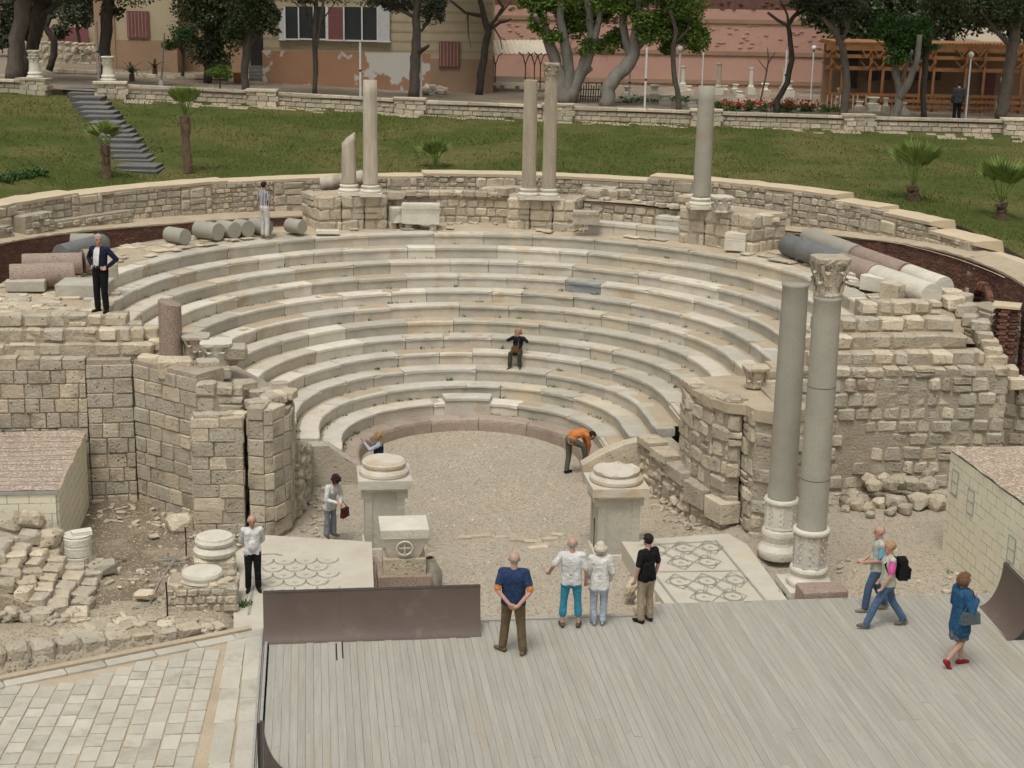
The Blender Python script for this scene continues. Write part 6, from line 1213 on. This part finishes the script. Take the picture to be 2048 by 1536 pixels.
where = [(1308, 205, .55, .9, 'beneath the pale leaning fig'), (1330, 210, .5, .5, 'between the fig trunks'), (1378, 190, .4, .5, 'left of the cream column'), (1385, 215, .5, .45, 'beside the slim trunk foot'), (1470, 188, .45, .55, 'between two short columns'), (1478, 195, .4, .35, 'beside the white cube base'), (1529, 192, .55, .7, 'behind the flower bed middle'), (1576, 195, .5, .9, 'right of the bent bare tree'), (1450, 187, .4, .45, 'at the foot of the cream column'), (1680, 215, .45, 1.0, 'left of the curving trunk'), (1718, 222, .5, .5, 'between the curving and whitewashed trunks'), (1745, 222, .6, .7, 'before the pergola balusters'), (1770, 228, .35, .8, 'touching the whitewashed trunk'), (1805, 230, .4, .6, 'right of the whitewashed trunk'), (1885, 215, .9, .4, 'behind the man on the terrace'), (1862, 215, .7, .4, 'left of the man on the terrace'), (2000, 232, .35, 1.9, 'leaning by the thick right trunk'), (1255, 200, .4, .7, 'right of the fig crown base'), (1215, 198, .5, .6, 'left of the pale leaning fig')]
for i, (px, py, wd, h, wh) in enumerate(where):
    p = onfloor(px, py); th = thing('garden_fragment', f'{desc[i % 5]} antique stone fragment {wh}', 'stone fragment', p, 'antique fragments in the lapidary garden')
    MB().box(p+Vector((0, 0, h*.22)), (wd*1.15, wd*1.1, h*.44), U(-.3, .3)).rough(.03, 4, i).build('block', M['white_marble' if i % 2 else 'stone_pale'], th)
    MB().lathe([(wd*.5, h*.44), (wd*.55, h*.52), (wd*.36, h*.62), (wd*.36, h*.8), (wd*.55, h*.95), (wd*.5, h)], 12 if i % 2 else 4, p, rotz=.4).rough(.025, 4, i).build('upper_piece', M['white_marble'], th)
p = onfloor(1180, 205); th = thing('wicker_fence', 'old wicker basket screen at the foot of the fig trunks', 'screen', p)
for i in range(12): a = TD(1160+i*5, 208, depth(p)); b = TD(1163+i*5, 168+U(-3, 3), depth(p)); MB().tube([a, b], .03, 5).build('stake', M['bark'], th)
for y in (178, 192): MB().tube([TD(1158, y, depth(p)-.05), TD(1190, y+1, depth(p)-.08), TD(1220, y, depth(p)-.05)], .03, 5).build('withe', M['bark'], th)
p = onfloor(865, 185); th = thing('rock_pile', 'pile of rough stones at the foot of the house wall', 'rubble', p)
for i in range(16): q = onfloor(850+U(0, 38), 188+U(-5, 3)); piece(th, q+Vector((0, 0, U(.1, .3))), (U(.2, .45), U(.2, .4), U(.15, .3)), U(0, 3), 'bld', 'stone')
flush(th)
# ---------------------------------------------------------------- people
PM = {}
def cloth(name, c, rough=.9, c2=None, sc=6): 
    if name not in PM: PM[name] = mat('cloth_'+name, c, c2 or tuple(x*.78 for x in c), sc=sc, rough=rough, bump=.5, bsc=11, rnd=0, spec=.15)
    return PM[name]
SKIN = mat('skin', (.50, .29, .21), (.45, .25, .18), 20, rough=.55, bump=.03, rnd=.0, spec=.3); EYE = plain('eye', (.03, .025, .02), .3)
LIP = plain('lips', (.36, .13, .11), .5)
def stripes(name):
    m = cloth(name, (.6, .6, .6)); n = m.node_tree; N = n.nodes.new; b = n.nodes['Principled BSDF']; tc = N('ShaderNodeTexCoord'); sp = N('ShaderNodeSeparateXYZ'); n.links.new(tc.outputs['Object'], sp.inputs[0])
    w_ = N('ShaderNodeMath'); w_.operation = 'MULTIPLY_ADD'; n.links.new(sp.outputs[0], w_.inputs[0]); w_.inputs[1].default_value = 1; n.links.new(sp.outputs[1], w_.inputs[2]); k = N('ShaderNodeMath'); k.operation = 'MULTIPLY'; k.inputs[1].default_value = 85; n.links.new(w_.outputs[0], k.inputs[0])
    s_ = N('ShaderNodeMath'); s_.operation = 'SINE'; n.links.new(k.outputs[0], s_.inputs[0]); g = N('ShaderNodeMath'); g.operation = 'GREATER_THAN'; g.inputs[1].default_value = -.1; n.links.new(s_.outputs[0], g.inputs[0])
    mx = N('ShaderNodeMix'); mx.data_type = 'RGBA'; n.links.new(g.outputs[0], mx.inputs[0]); mx.inputs[6].default_value = (.62, .62, .62, 1); mx.inputs[7].default_value = (.03, .035, .06, 1); n.links.new(mx.outputs[2], b.inputs['Base Color']); return m
stripes('striped')
def V(*a): return Vector(a)
WS = bpy.data.scenes.new('workbench')
def person(label, px, py, z, hpx, yaw, top, bottom, shoes, hair, pose=None, lean=0., head_yaw=0., head_pitch=0., sleeve='long', legs='long', coat=0., hair_style='short', belly=0., female=False, H=None, base=None, top2=None, hem=.0, skirt=None, draped=False):
    base = base or TZ(px, py, z); k = (H or hpx*(base-Vector(CAM)).length/F*1.0)/1.75; pose = pose or {}
    sw = .168 if female else .183
    J = dict(hipL=V(-.09, 0, .92), hipR=V(.09, 0, .92), kneL=V(-.10, .03, .50), kneR=V(.10, .03, .50), ankL=V(-.11, 0, .09), ankR=V(.11, 0, .09), pel=V(0, 0, .97), waist=V(0, 0, 1.10), chest=V(0, .005, 1.30), neck=V(0, -.015, 1.46), head=V(0, .02, 1.625), shoL=V(-sw, -.01, 1.415), shoR=V(sw, -.01, 1.415), elbL=V(-sw-.05, -.03, 1.13), elbR=V(sw+.05, -.03, 1.13), wriL=V(-sw-.055, .06, .89), wriR=V(sw+.055, .06, .89))
    R_ = Matrix.Rotation(-lean, 3, 'X'); pv_ = V(0, 0, .93)
    for n in ('waist', 'chest', 'neck', 'head', 'shoL', 'shoR', 'elbL', 'elbR', 'wriL', 'wriR'): f = .5 if n == 'waist' else 1; J[n] = pv_+Matrix.Rotation(-lean*f, 3, 'X') @ (J[n]-pv_)
    for n, v in pose.items():
        if not n.startswith('toe'): J[n] = Vector(v)
    S, C_ = [], []        # primitives: kind, a, b, ra, rb, slot
    mats = [SKIN, top, bottom, shoes, EYE, LIP, top2 or top]
    trunk = [True]; TF = []
    def cap(a, b, ra, rb, m): S.append((Vector(a), Vector(b), ra, rb, m)); TF.append(trunk[0])
    upd = (J['neck']-J['chest']).normalized(); HR = Matrix.Rotation(head_yaw, 3, 'Z') @ Matrix.Rotation(-(lean*.6+head_pitch), 3, 'X'); h = J['head']
    # head and neck
    cap(J['neck']+upd*-.05, h+HR @ V(0, -.02, -.06), .058, .054, 0); cap(h+HR @ V(0, -.015, .03), h+HR @ V(0, .0, .035), .093, .09, 0); cap(h+HR @ V(0, .01, -.02), h+HR @ V(0, .03, -.075), .078, .052, 0); cap(h+HR @ V(0, .095, .005), h+HR @ V(0, .112, -.022), .012, .016, 0)
    for s in (-1, 1): cap(h+HR @ V(s*.09, -.005, .015), h+HR @ V(s*.088, 0, -.02), .016, .013, 0); cap(h+HR @ V(s*.034, .088, .018), h+HR @ V(s*.036, .088, .018), .012, .012, 4)
    cap(h+HR @ V(-.022, .088, -.052), h+HR @ V(.022, .088, -.052), .011, .011, 5)
    # trunk
    w_ = sw-.075; right = (J['shoR']-J['shoL']).normalized(); fwd = upd.cross(right)*-1
    fw_ = right.cross(upd)*-1 if (right.cross(upd)).y < 0 else right.cross(upd)
    cap(J['shoL'], J['shoR'], .058+coat*.6, .058+coat*.6, 1); cap(J['shoL']*.5+J['neck']*.5+upd*-.01, J['shoR']*.5+J['neck']*.5+upd*-.01, .055, .055, 1)
    for s in (-1, 1):
        cap(J['chest']+right*s*(w_*.72)+upd*.05, J['waist']+right*s*(w_*(.55 if female else .68))+upd*-.02, .098+coat, .088+coat, 1)
        cap(J['waist']+right*s*w_*.6, J['pel']+right*s*w_*.72+V(0, 0, -.03-hem), .092+coat, .098+coat+(.02 if female else 0), 1 if hem > 0 else 2)
        if female: cap(J['chest']+right*s*.07+fw_*.06+upd*.01, J['chest']+right*s*.07+fw_*.065, .06+coat*.6, .058+coat*.6, 1)
    cap(J['chest']+upd*.02, J['waist'], .10+coat, .10+coat, 1)
    if belly: cap(J['waist']+fw_*.05+upd*.02, J['waist']+fw_*.05-upd*.05, .10+belly, .10+belly, 1)
    cap(J['waist']-upd*.06, J['pel']+V(0, 0, -.02), .10+coat*.5, .112+coat*.3, 2 if hem == 0 else 1)
    cap(J['pel']+V(0, -.035, -.02), J['pel']+V(0, -.04, -.06), .095, .095, 2 if hem < .045 else 1)
    # legs
    for s in 'LR':
        hp, kn, an = J['hip'+s], J['kne'+s], J['ank'+s]; lg = 2 if legs != 'bare' else 0
        if skirt: pass
        cap(hp+V(0, 0, .02), kn, .106 if legs != 'bare' else .085, .077 if legs == 'long' else .066, lg)
        if legs == 'long': cap(kn, an+V(0, 0, .0)+(kn-an).normalized()*.03, .077, .070, 2)
        elif legs == 'wide': cap(kn, an+(kn-an).normalized()*.02, .078, .088, 2)
        elif legs == 'capri': cap(kn, kn+(an-kn)*.55, .070, .075, 2); cap(kn+(an-kn)*.4, an, .052, .040, 0)
        else: cap(kn, kn+(an-kn)*.35, .055, .056, 0); cap(kn+(an-kn)*.35, an, .056, .036, 0)
        d = pose.get('foot'+s); d = Vector(d).normalized() if d else V((-.25 if s == 'L' else .25), 1, 0).normalized(); bk = J['ank'+s]
        cap(bk-d*.045+V(0, 0, -.045), bk+d*.11+V(0, 0, -.05)+V(0, 0, pose.get('toe'+s, 0)), .042, .040, 3); cap(bk+V(0, 0, -.01), bk+d*.05+V(0, 0, -.035), .044, .040, 3); cap(bk+d*.09+V(0, 0, -.05+pose.get('toe'+s, 0)), bk+d*.16+V(0, 0, -.055+pose.get('toe'+s, 0)), .042, .030, 3)
    if skirt: 
        for i in range(8): a = 2*PI*i/8; cap(J['pel']+V(.07*math.cos(a), .05*math.sin(a), 0), V(J['pel'].x+.13*math.cos(a), J['pel'].y+.13*math.sin(a), skirt), .085, .05, 2)
    # arms and hands
    trunk[0] = False
    for s in 'LR':
        sh, el, wr = J['sho'+s], J['elb'+s], J['wri'+s]; sg = -1 if s == 'L' else 1
        cap(sh, el, .062+coat*.7, .048+coat*.6, 1) if sleeve == 'long' else ((cap(sh, sh+(el-sh)*.62, .074, .072, 1), cap(sh+(el-sh)*.6, sh+(el-sh)*.88, .064, .062, 6)) if draped else cap(sh, sh+(el-sh)*.75, .066, .068, 6 if top2 else 1), cap(sh+(el-sh)*.5, el, .046, .040, 0))
        if sleeve == 'long': cap(el, wr, .047+coat*.6, .036+coat*.5, 1)
        else: cap(el, wr, .041, .029, 0)
        fd = (wr-el).normalized(); fd = Vector(pose['hand'+s]).normalized() if 'hand'+s in pose else fd; sd = fd.cross(V(0, 1, .2)); sd = sd.normalized() if sd.length > .1 else V(1, 0, 0); nm = sd.cross(fd).normalized()
        cap(wr, wr+fd*.03, .028, .030, 0)
        for j in range(4):
            o = sd*((j-1.5)*.021); L_ = (.066, .076, .072, .056)[j]; a = wr+fd*.035+o*.7; b = wr+fd*.085+o; c = b+fd*L_*.5+nm*.012; e = c+fd*L_*.35+nm*.030
            cap(a, b, .016, .0125, 0); cap(b, c, .0105, .0098, 0); cap(c, e, .0098, .0088, 0)
        t0 = wr+fd*.035-sd*.026*sg*-1; t1 = t0+fd*.03-sd*.028*sg*-1+nm*.012; cap(t0, t1, .015, .012, 0); cap(t1, t1+fd*.032+nm*.012, .0115, .0095, 0)
    # one skin over all of it
    mb = MB()
    for a, b, ra, rb, m in S:
        ax = (b-a); L_ = ax.length; ax = ax.normalized() if L_ > 1e-4 else V(0, 0, 1); n = 10 if max(ra, rb) > .03 else 8
        pts, rs = [], []
        for i in range(4): t = PI/2*i/4; pts.append(a-ax*ra*math.cos(t)); rs.append(max(.001, ra*math.sin(t)))
        pts.append(a); rs.append(ra)
        if L_ > 1e-3: pts.append(b); rs.append(rb)
        for i in range(1, 5): t = PI/2*i/4; pts.append(b+ax*rb*math.sin(t)); rs.append(max(.001, rb*math.cos(t)))
        mb.tube(pts, rs, n)
    me = mb.mesh('person_body', mats); tmp = bpy.data.objects.new('tmp', me); WS.collection.objects.link(tmp)
    m1 = tmp.modifiers.new('r', 'REMESH'); m1.mode = 'VOXEL'; m1.voxel_size = .0095; m2 = tmp.modifiers.new('s', 'SMOOTH'); m2.iterations = 3; m2.factor = .5; m3 = tmp.modifiers.new('d', 'DECIMATE'); m3.ratio = .38
    vl = WS.view_layers[0]; vl.update(); ev = tmp.evaluated_get(vl.depsgraph); body = bpy.data.meshes.new_from_object(ev); bpy.data.objects.remove(tmp)
    body.materials.clear()
    for m in mats: body.materials.append(m)
    nv = len(body.vertices); co = np.empty(nv*3); body.vertices.foreach_get('co', co); co = co.reshape(-1, 3)
    fc = np.empty(len(body.polygons)*3); body.polygons.foreach_get('center', fc); fc = fc.reshape(-1, 3); best = np.full(len(fc), 9.); slot = np.zeros(len(fc), int); isT = np.zeros(len(fc), bool)
    for (a, b, ra, rb, m), tf in zip(S, TF):
        a_, b_ = np.array(a), np.array(b); ab = b_-a_; l2 = max(1e-8, ab@ab); t = np.clip((fc-a_)@ab/l2, 0, 1); d = np.linalg.norm(fc-(a_+t[:, None]*ab), axis=1)-(ra+(rb-ra)*t)-(.004 if m in (4, 5) else 0)
        u = d < best; best[u] = d[u]; slot[u] = m; isT[u] = tf
    if 'pel' not in pose and lean < .3 and 'chest' not in pose:
        hz = (.93-hem if hem > 0 else 1.01); zz = fc[:, 2]+.012*np.sin(fc[:, 0]*40); r_ = isT & (zz > .7) & (zz < 1.15) & ((slot == 1) | (slot == 2)); slot[r_] = np.where(zz[r_] > hz, 1, 2)
    body.polygons.foreach_set('material_index', slot.astype(np.int32)); body.polygons.foreach_set('use_smooth', np.ones(len(fc), bool))
    body.transform(Matrix.Scale(k, 4)); body.name = 'person'
    o = bpy.data.objects.new('person', body); COL.objects.link(o); o.location = base; o.rotation_euler = (0, 0, yaw); o['_o'] = tuple(base); tag(o, label, 'person')
    # hair
    if hair:
        hb = MB(); n, kk = 18, 12; c = h+HR @ V(0, -.014, .032)
        ex = {'short': (1.0, 0), 'fringe': (1.0, 0), 'bald': (.92, 0), 'curly': (1.16, .022), 'bob': (1.1, .008), 'long': (1.08, .006)}[hair_style]
        hb.ball((0, 0, 0), (.094*ex[0], .112*ex[0], .103*ex[0]), n, kk)
        vs = [Vector(v) for v in hb.v]; keep = []
        for f in hb.f:
            cc = sum((vs[i] for i in f), Vector())/len(f)
            if hair_style == 'bald': ok = cc.z < .02 and cc.z > -.08 and cc.y < .03
            else: ok = not (cc.y > .045 and cc.z < .045) and cc.z > (-.085 if hair_style in ('short',) else -.11) and not (cc.y > .0 and cc.z < -.03)
            if ok: keep.append(f)
        hb.f = keep; hb.m = [0]*len(keep); hb.v = [tuple((c+HR @ (v+noise.noise_vector(v*28+Vector((px or 1, 0, 0)))*(.006+ex[1])))*k) for v in vs]
        if hair_style in ('bob', 'long'):
            for i in range(11):
                a = PI*.05+PI*.9*i/10; q = c+HR @ V(.092*math.cos(a), -.092*math.sin(a), .02); e = q+V(.012*math.cos(a), -.02*math.sin(a), -.14 if hair_style == 'bob' else -.20); hb.tube([q*k, (q*.5+e*.5+V(.012*math.cos(a), -.012*math.sin(a), 0))*k, e*k], [.032*k, .034*k, .014*k], 7)
        if hair_style == 'curly':
            for i in range(26): d = V(U(-1, 1), U(-1, .6), U(-.7, 1)).normalized(); hb.ball((c+HR @ V(d.x*.105, d.y*.115, d.z*.11))*k, .034*k, 7, 5)
        ho = bpy.data.objects.new('hair', hb.mesh('hair', hair, smooth=True)); COL.objects.link(ho); ho.parent = o
    return o, J, k
def carried(name, label, cat, o, k, build):
    mb, mats = build(); mb.v = [tuple(o.location+Matrix.Rotation(o.rotation_euler.z, 3, 'Z') @ (Vector(v)*k)) for v in mb.v]; c = sum((Vector(v) for v in mb.v), Vector())/len(mb.v); return tag(mb.build(name, mats, at=c, smooth=False), label, cat)
GREY = cloth('hair_grey', (.42, .40, .37), sc=40); DARK = cloth('hair_dark', (.025, .02, .017), .6, sc=40); RED = cloth('hair_auburn', (.05, .018, .016), .6, sc=40); BLOND = cloth('hair_blond', (.42, .28, .14), .7, sc=40); WHITEH = cloth('hair_white', (.62, .55, .43), .7, sc=40); BROWN = cloth('hair_brown', (.17, .09, .05), .7, sc=40)
WH, NAVY, BLK = cloth('white', (.70, .69, .66)), cloth('navy', (.018, .024, .05)), cloth('black', (.013, .013, .014)); BSH = cloth('black_shoe', (.012, .012, .012), .4)
# 1 dark jacket on the wall head
o, J, k = person('man in a navy cardigan and white shirt, hands on hips, left wall top', 205, 625, 4.8, 153, rad(152), NAVY, BLK, BSH, GREY, dict(elbL=(-.36, -.10, 1.20), wriL=(-.20, .03, 1.04), handL=(.6, .5, -.2), elbR=(.36, -.10, 1.20), wriR=(.20, .03, 1.04), handR=(-.6, .5, -.2)), head_yaw=rad(40), coat=.012, belly=.02)
def b_():
    mb = MB(); vs = []
    for z, w_, y in ((1.47, .05, .065), (1.40, .075, .108), (1.28, .075, .134), (1.12, .07, .158), (1.03, .06, .150)): vs += [(-w_, y, z), (0, y+.018, z), (w_, y, z)]
    mb.add(vs, [(3*i+j, 3*i+j+1, 3*i+j+4, 3*i+j+3) for i in range(4) for j in range(2)]); return mb, [WH]
mb, ms = b_(); q = bpy.data.objects.new('shirt_front', MB().add([tuple(Vector(v)*k) for v in mb.v], mb.f).mesh('shirt_front', ms, True)); COL.objects.link(q); q.parent = o
# 2 striped shirt on the walkway
o, J, k = person('man in a striped shirt and white trousers standing above the top seats', 530, 475, 4.78, 110, rad(-55), PM['striped'], cloth('offwhite', (.62, .60, .56)), cloth('tan_shoe', (.28, .2, .13)), DARK, dict(elbR=(.24, .05, 1.14), wriR=(.12, .26, 1.12), elbL=(-.26, -.06, 1.13), wriL=(-.26, .0, .88)), sleeve='short', belly=.02, legs='long')
# 3 seated woman taking a picture
rz4, rz5 = rowz(4), rowz(5); s0 = TZ(1030, 712, rz5); nrm = Vector((-s0.x, -s0.y, 0)).normalized(); yw = math.atan2(-nrm.x, nrm.y)
bs = s0-nrm*.18; bs.z = rz4-.02; sh = (rz5-rz4)
o, J, k = person('woman in dark clothes seated on the steps, holding a camera to her face', 1030, 738, 0, 0, yw, cloth('charcoal', (.022, .022, .026)), cloth('olive', (.06, .055, .035)), cloth('brown_sandal', (.15, .08, .05)), BLOND, dict(pel=(0, -.08, .50), waist=(0, -.16, .62), chest=(0, -.24, .81), neck=(0, -.27, .97), head=(0, -.24, 1.13), shoL=(-.17, -.26, .93), shoR=(.17, -.26, .93), hipL=(-.10, -.04, .47), hipR=(.10, -.04, .47), kneL=(-.17, .30, .50), kneR=(.13, .30, .50), ankL=(-.20, .32, .09), ankR=(.13, .40, .09), elbL=(-.33, -.12, .86), elbR=(.33, -.12, .86), wriL=(-.08, -.02, 1.03), wriR=(.08, -.02, 1.03), handL=(.4, .2, .8), handR=(-.4, .2, .8)), coat=.012, hair_style='bob', female=True, belly=.03, base=bs, H=1.60)
carried('camera', 'small silver camera held to the seated woman\'s face', 'camera', o, k, lambda: (MB().box((0, .0, 1.11), (.10, .03, .06)).tube([(0, .01, 1.11), (0, .04, 1.11)], .022, 10), [M['metal']]))
def bag(c, d, rz, mcol, strap=None):
    def f():
        mb = MB().box(c, d, rz, taper=.86); mb.rough(.012, 9)
        if strap: mb.tube(strap, .011, 5)
        return mb, [mcol]
    return f
carried('shoulder_bag', 'brown leather bag on the lap of the seated woman', 'bag', o, k, bag((.02, .12, .62), (.26, .12, .2), 0, cloth('tan_leather', (.17, .075, .035), .5), [(-.1, .1, .72), (-.06, .0, .85), (-.1, -.12, 1.02)]))
# 4 white jacket
o, J, k = person('woman in a white jacket and grey trousers looking down beside the left pedestal', 660, 1073, .12, 126, rad(-142), WH, cloth('blue_grey', (.24, .26, .28)), cloth('brown_shoe', (.14, .08, .06)), RED, dict(elbR=(.24, .17, 1.08), wriR=(.08, .36, 1.02), elbL=(-.24, .17, 1.08), wriL=(-.06, .36, 1.0)), lean=.34, head_pitch=.7, coat=.02, hem=.12, hair_style='curly', female=True, legs='wide', H=1.62)
carried('shoulder_bag', 'maroon leather bag hanging from the arm of the white-jacket woman', 'bag', o, k, bag((-.20, .36, .70), (.28, .1, .24), .3, cloth('maroon_leather', (.09, .018, .018), .4), [(-.30, .36, .80), (-.12, .36, 1.02), (-.08, .35, .80)]))
# 5 woman behind the pedestal
Y5 = -4.0
for _ in range(30):
    if TY(757, 867, Y5).z > 1.60: Y5 += .08
b5 = TY(757, 867, Y5); b5.z = gz(b5.x, b5.y)
o, J, k = person('woman in a dark vest raising a camera behind the left round pedestal', 757, 960, 0, 0, rad(82), cloth('pale_blue', (.48, .51, .58)), BLK, BSH, BLOND, dict(elbL=(-.22, .22, 1.30), wriL=(-.14, .40, 1.50), handL=(0, .4, .8), elbR=(.24, .10, 1.18), wriR=(.08, .22, 1.42), handR=(-.3, .3, .8)), hair_style='curly', female=True, base=b5, H=1.62)
vb = MB(); vb.lathe([(.135, 1.0), (.165, 1.12), (.175, 1.28), (.16, 1.38)], 16, (0, 0, 0), squash=.82); vb.f = vb.f[:-2]; vb.m = vb.m[:-2]
q = bpy.data.objects.new('vest', MB().add([tuple(Vector(v)*k) for v in vb.v], vb.f).mesh('vest', [NAVY], True)); COL.objects.link(q); q.parent = o
carried('camera', 'small camera raised by the woman behind the pedestal', 'camera', o, k, lambda: (MB().box((-.13, .47, 1.60), (.10, .03, .06)), [M['metal']]))
# 6 orange jumper, bent over
o, J, k = person('man in an orange jumper bending to his shoe on the front row, right', 1140, 948, .0, 0, rad(-78), cloth('orange', (.62, .22, .07)), cloth('grey_olive', (.13, .125, .10)), BSH, DARK, dict(waist=(0, .10, 1.08), chest=(0, .30, 1.12), neck=(0, .45, 1.08), head=(0, .58, 1.00), shoL=(-.18, .38, 1.08), shoR=(.18, .38, 1.08), elbL=(-.16, .46, .82), elbR=(.15, .46, .82), wriL=(-.05, .46, .58), wriR=(.07, .46, .58), handL=(.1, .05, -1), handR=(-.1, .05, -1), kneR=(.12, .30, .78), ankR=(.10, .38, .47), footR=(0, 1, 0), hipL=(-.09, -.02, .93), hipR=(.09, .0, .92), kneL=(-.10, -.01, .5), ankL=(-.1, -.06, .09)), head_pitch=1.0, coat=.012, belly=.0, H=1.80, hem=.02)
# 7 white shirt
person('bald man in a white top and black trousers standing on the fish-scale mosaic', 507, 1182, .5, 157, rad(185), cloth('white2', (.68, .67, .65)), BLK, BSH, GREY, dict(elbL=(-.235, -.12, 1.14), wriL=(-.08, -.20, .96), handL=(.8, 0, -.3), elbR=(.235, -.12, 1.14), wriR=(.08, -.20, .96), handR=(-.8, 0, -.3)), head_pitch=.25, hair_style='bald', belly=.02, coat=.01, hem=.05)
# 8 blue sweater
o, J, k = person('man with a navy jumper over his shoulders, hands clasped behind his back', 1025, 1306, .8, 211, rad(-12), cloth('navy2', (.028, .05, .115)), cloth('khaki_brown', (.16, .115, .065)), cloth('suede', (.17, .12, .07)), GREY, dict(elbL=(-.26, -.12, 1.14), wriL=(-.05, -.21, .94), handL=(.9, 0, -.4), elbR=(.28, -.10, 1.13), wriR=(.08, -.21, .90), handR=(-.9, 0, -.2), kneL=(-.13, .05, .50), ankL=(-.17, .05, .09), ankR=(.17, -.06, .09), kneR=(.13, 0, .5), footL=(-.8, .6, 0)), sleeve='short', top2=cloth('orange_polo', (.60, .24, .08)), coat=.034, hair_style='bald', belly=.02, hem=.05, draped=True)
# 9 t-shirt and turquoise trousers
person('man in a white t-shirt and turquoise cropped trousers seen from behind', 1140, 1254, .8, 187, rad(-8), WH, cloth('turquoise', (.05, .27, .38)), cloth('sandal', (.12, .09, .07)), GREY, dict(elbL=(-.34, -.02, 1.20), wriL=(-.40, .14, 1.02), elbR=(.27, -.04, 1.13), wriR=(.27, .05, .89), ankL=(-.15, 0, .09), ankR=(.15, 0, .09), kneL=(-.13, .02, .5), kneR=(.13, .02, .5)), sleeve='short', legs='capri', coat=.03, hair_style='bald', belly=.03, hem=.06)
# 10 white hooded jacket
person('woman with white-blond hair in a white hooded jacket and pale jeans', 1196, 1250, .8, 174, rad(-5), cloth('cream_white', (.72, .70, .65)), cloth('pale_jeans', (.40, .45, .52)), cloth('grey_shoe', (.3, .3, .3)), WHITEH, dict(ankL=(-.09, 0, .09), ankR=(.09, 0, .09), elbL=(-.25, -.02, 1.14), wriL=(-.20, .12, .98), elbR=(.25, -.02, 1.14), wriR=(.22, .10, .95)), coat=.03, hem=.14, hair_style='bob', female=True)
# 11 black shirt
o, J, k = person('person with short dark hair in a black shirt and beige trousers seen from behind', 1290, 1244, .8, 184, rad(28), cloth('black2', (.017, .017, .019)), cloth('beige', (.40, .32, .22)), BSH, DARK, dict(elbL=(-.24, -.03, 1.13), wriL=(-.25, .04, .88), elbR=(.24, -.03, 1.13), wriR=(.24, .05, .88)), sleeve='short', female=True, coat=.012, hem=.08)
carried('shoulder_bag', 'black bag slung on the back of the black-shirted person', 'bag', o, k, bag((-.12, -.16, 1.12), (.25, .1, .26), .2, BLK, [(-.1, -.15, 1.25), (-.02, -.1, 1.5), (.06, .05, 1.48)]))
# 12, 13 walking couple
person('man in a pale vest over a blue shirt walking left with hands together', 1748, 1222, .8, 174, rad(80), cloth('stone_vest', (.52, .51, .43)), cloth('jeans', (.075, .12, .20)), cloth('tan_shoe2', (.3, .25, .18)), GREY, dict(elbL=(-.26, .0, 1.13), wriL=(-.06, .26, 1.02), elbR=(.26, .0, 1.13), wriR=(.05, .27, 1.02), kneL=(-.10, .16, .52), ankL=(-.10, .20, .09), kneR=(.10, -.02, .5), ankR=(.10, -.22, .13), footL=(0, 1, 0), footR=(0, 1, 0), toeR=-.04), sleeve='short', top2=cloth('sky_shirt', (.16, .38, .50)), coat=.028, hair_style='bald', hem=.06, belly=.02)
o, J, k = person('woman in a pale vest and pink shirt striding left in jeans', 1768, 1254, .8, 176, rad(85), cloth('stone_vest2', (.54, .52, .43)), cloth('jeans2', (.10, .16, .26)), cloth('grey_boot', (.16, .155, .145)), BLOND, dict(elbL=(-.25, .02, 1.15), wriL=(-.22, .14, .93), elbR=(.25, -.02, 1.13), wriR=(.26, .06, .90), kneL=(-.10, .22, .52), ankL=(-.10, .38, .10), kneR=(.10, -.14, .50), ankR=(.10, -.40, .12), footL=(0, 1, 0), footR=(0, 1, 0), toeL=.03, toeR=-.04), sleeve='short', top2=cloth('pink_shirt', (.72, .12, .36)), coat=.022, hair_style='short', female=True, hem=.05)
carried('backpack', 'black backpack worn by the striding woman', 'backpack', o, k, lambda: (MB().box((0, -.25, 1.20), (.30, .18, .40), 0, taper=.88).box((0, -.36, 1.12), (.22, .07, .2)).tube([(-.12, -.17, 1.36), (-.13, .0, 1.47), (-.13, .12, 1.32), (-.15, .02, 1.08)], .018, 5).tube([(.12, -.17, 1.36), (.13, .0, 1.47), (.13, .12, 1.32), (.15, .02, 1.08)], .018, 5).rough(.012, 8), [BLK]))
# 14 blue coat
o, J, k = person('woman in a blue coat, grey skirt and red shoes walking right', 1912, 1332, .8, 188, rad(-82), cloth('denim_blue', (.03, .10, .20)), cloth('slate_skirt', (.13, .145, .17)), cloth('red_shoe', (.30, .025, .03)), BROWN, dict(kneL=(-.08, .10, .50), ankL=(-.08, .12, .08), kneR=(.08, .02, .50), ankR=(.08, -.24, .17), footL=(0, 1, 0), footR=(0, .8, -.6), toeR=-.08, elbL=(-.25, .0, 1.13), wriL=(-.20, .18, .98), elbR=(.26, .04, 1.14), wriR=(.10, .22, 1.26), handR=(-.4, .1, .5)), legs='bare', coat=.045, hem=.22, skirt=.56, hair_style='bob', female=True, belly=.02)
carried('handbag', 'grey handbag under the arm of the blue-coated woman', 'bag', o, k, bag((.27, .02, 1.02), (.12, .36, .2), 0, cloth('grey_leather', (.10, .12, .13), .5), [(.26, -.1, 1.1), (.23, .0, 1.44), (.26, .14, 1.1)]))
carried('scarf', 'dark patterned scarf hanging down the front of the blue coat', 'scarf', o, k, lambda: (MB().tube([(-.07, .08, 1.45), (0, .17, 1.38), (.02, .23, 1.22), (.03, .235, 1.02)], [.03, .035, .032, .025], 6).rough(.01, 12), [cloth('scarf', (.13, .07, .05), .9, (.03, .03, .03), 25)]))
# 15 terrace man
p = onfloor(1912, 246); person('man in a dark checked jacket walking away on the garden terrace', 1912, 246, 0, 78, rad(-5), cloth('dark_check', (.03, .03, .033), .9, (.06, .06, .062), 40), BLK, BSH, DARK, base=p, coat=.03, hem=.08)
bpy.data.scenes.remove(WS)
for o in bpy.data.objects:
    if '_o' in o: del o['_o']
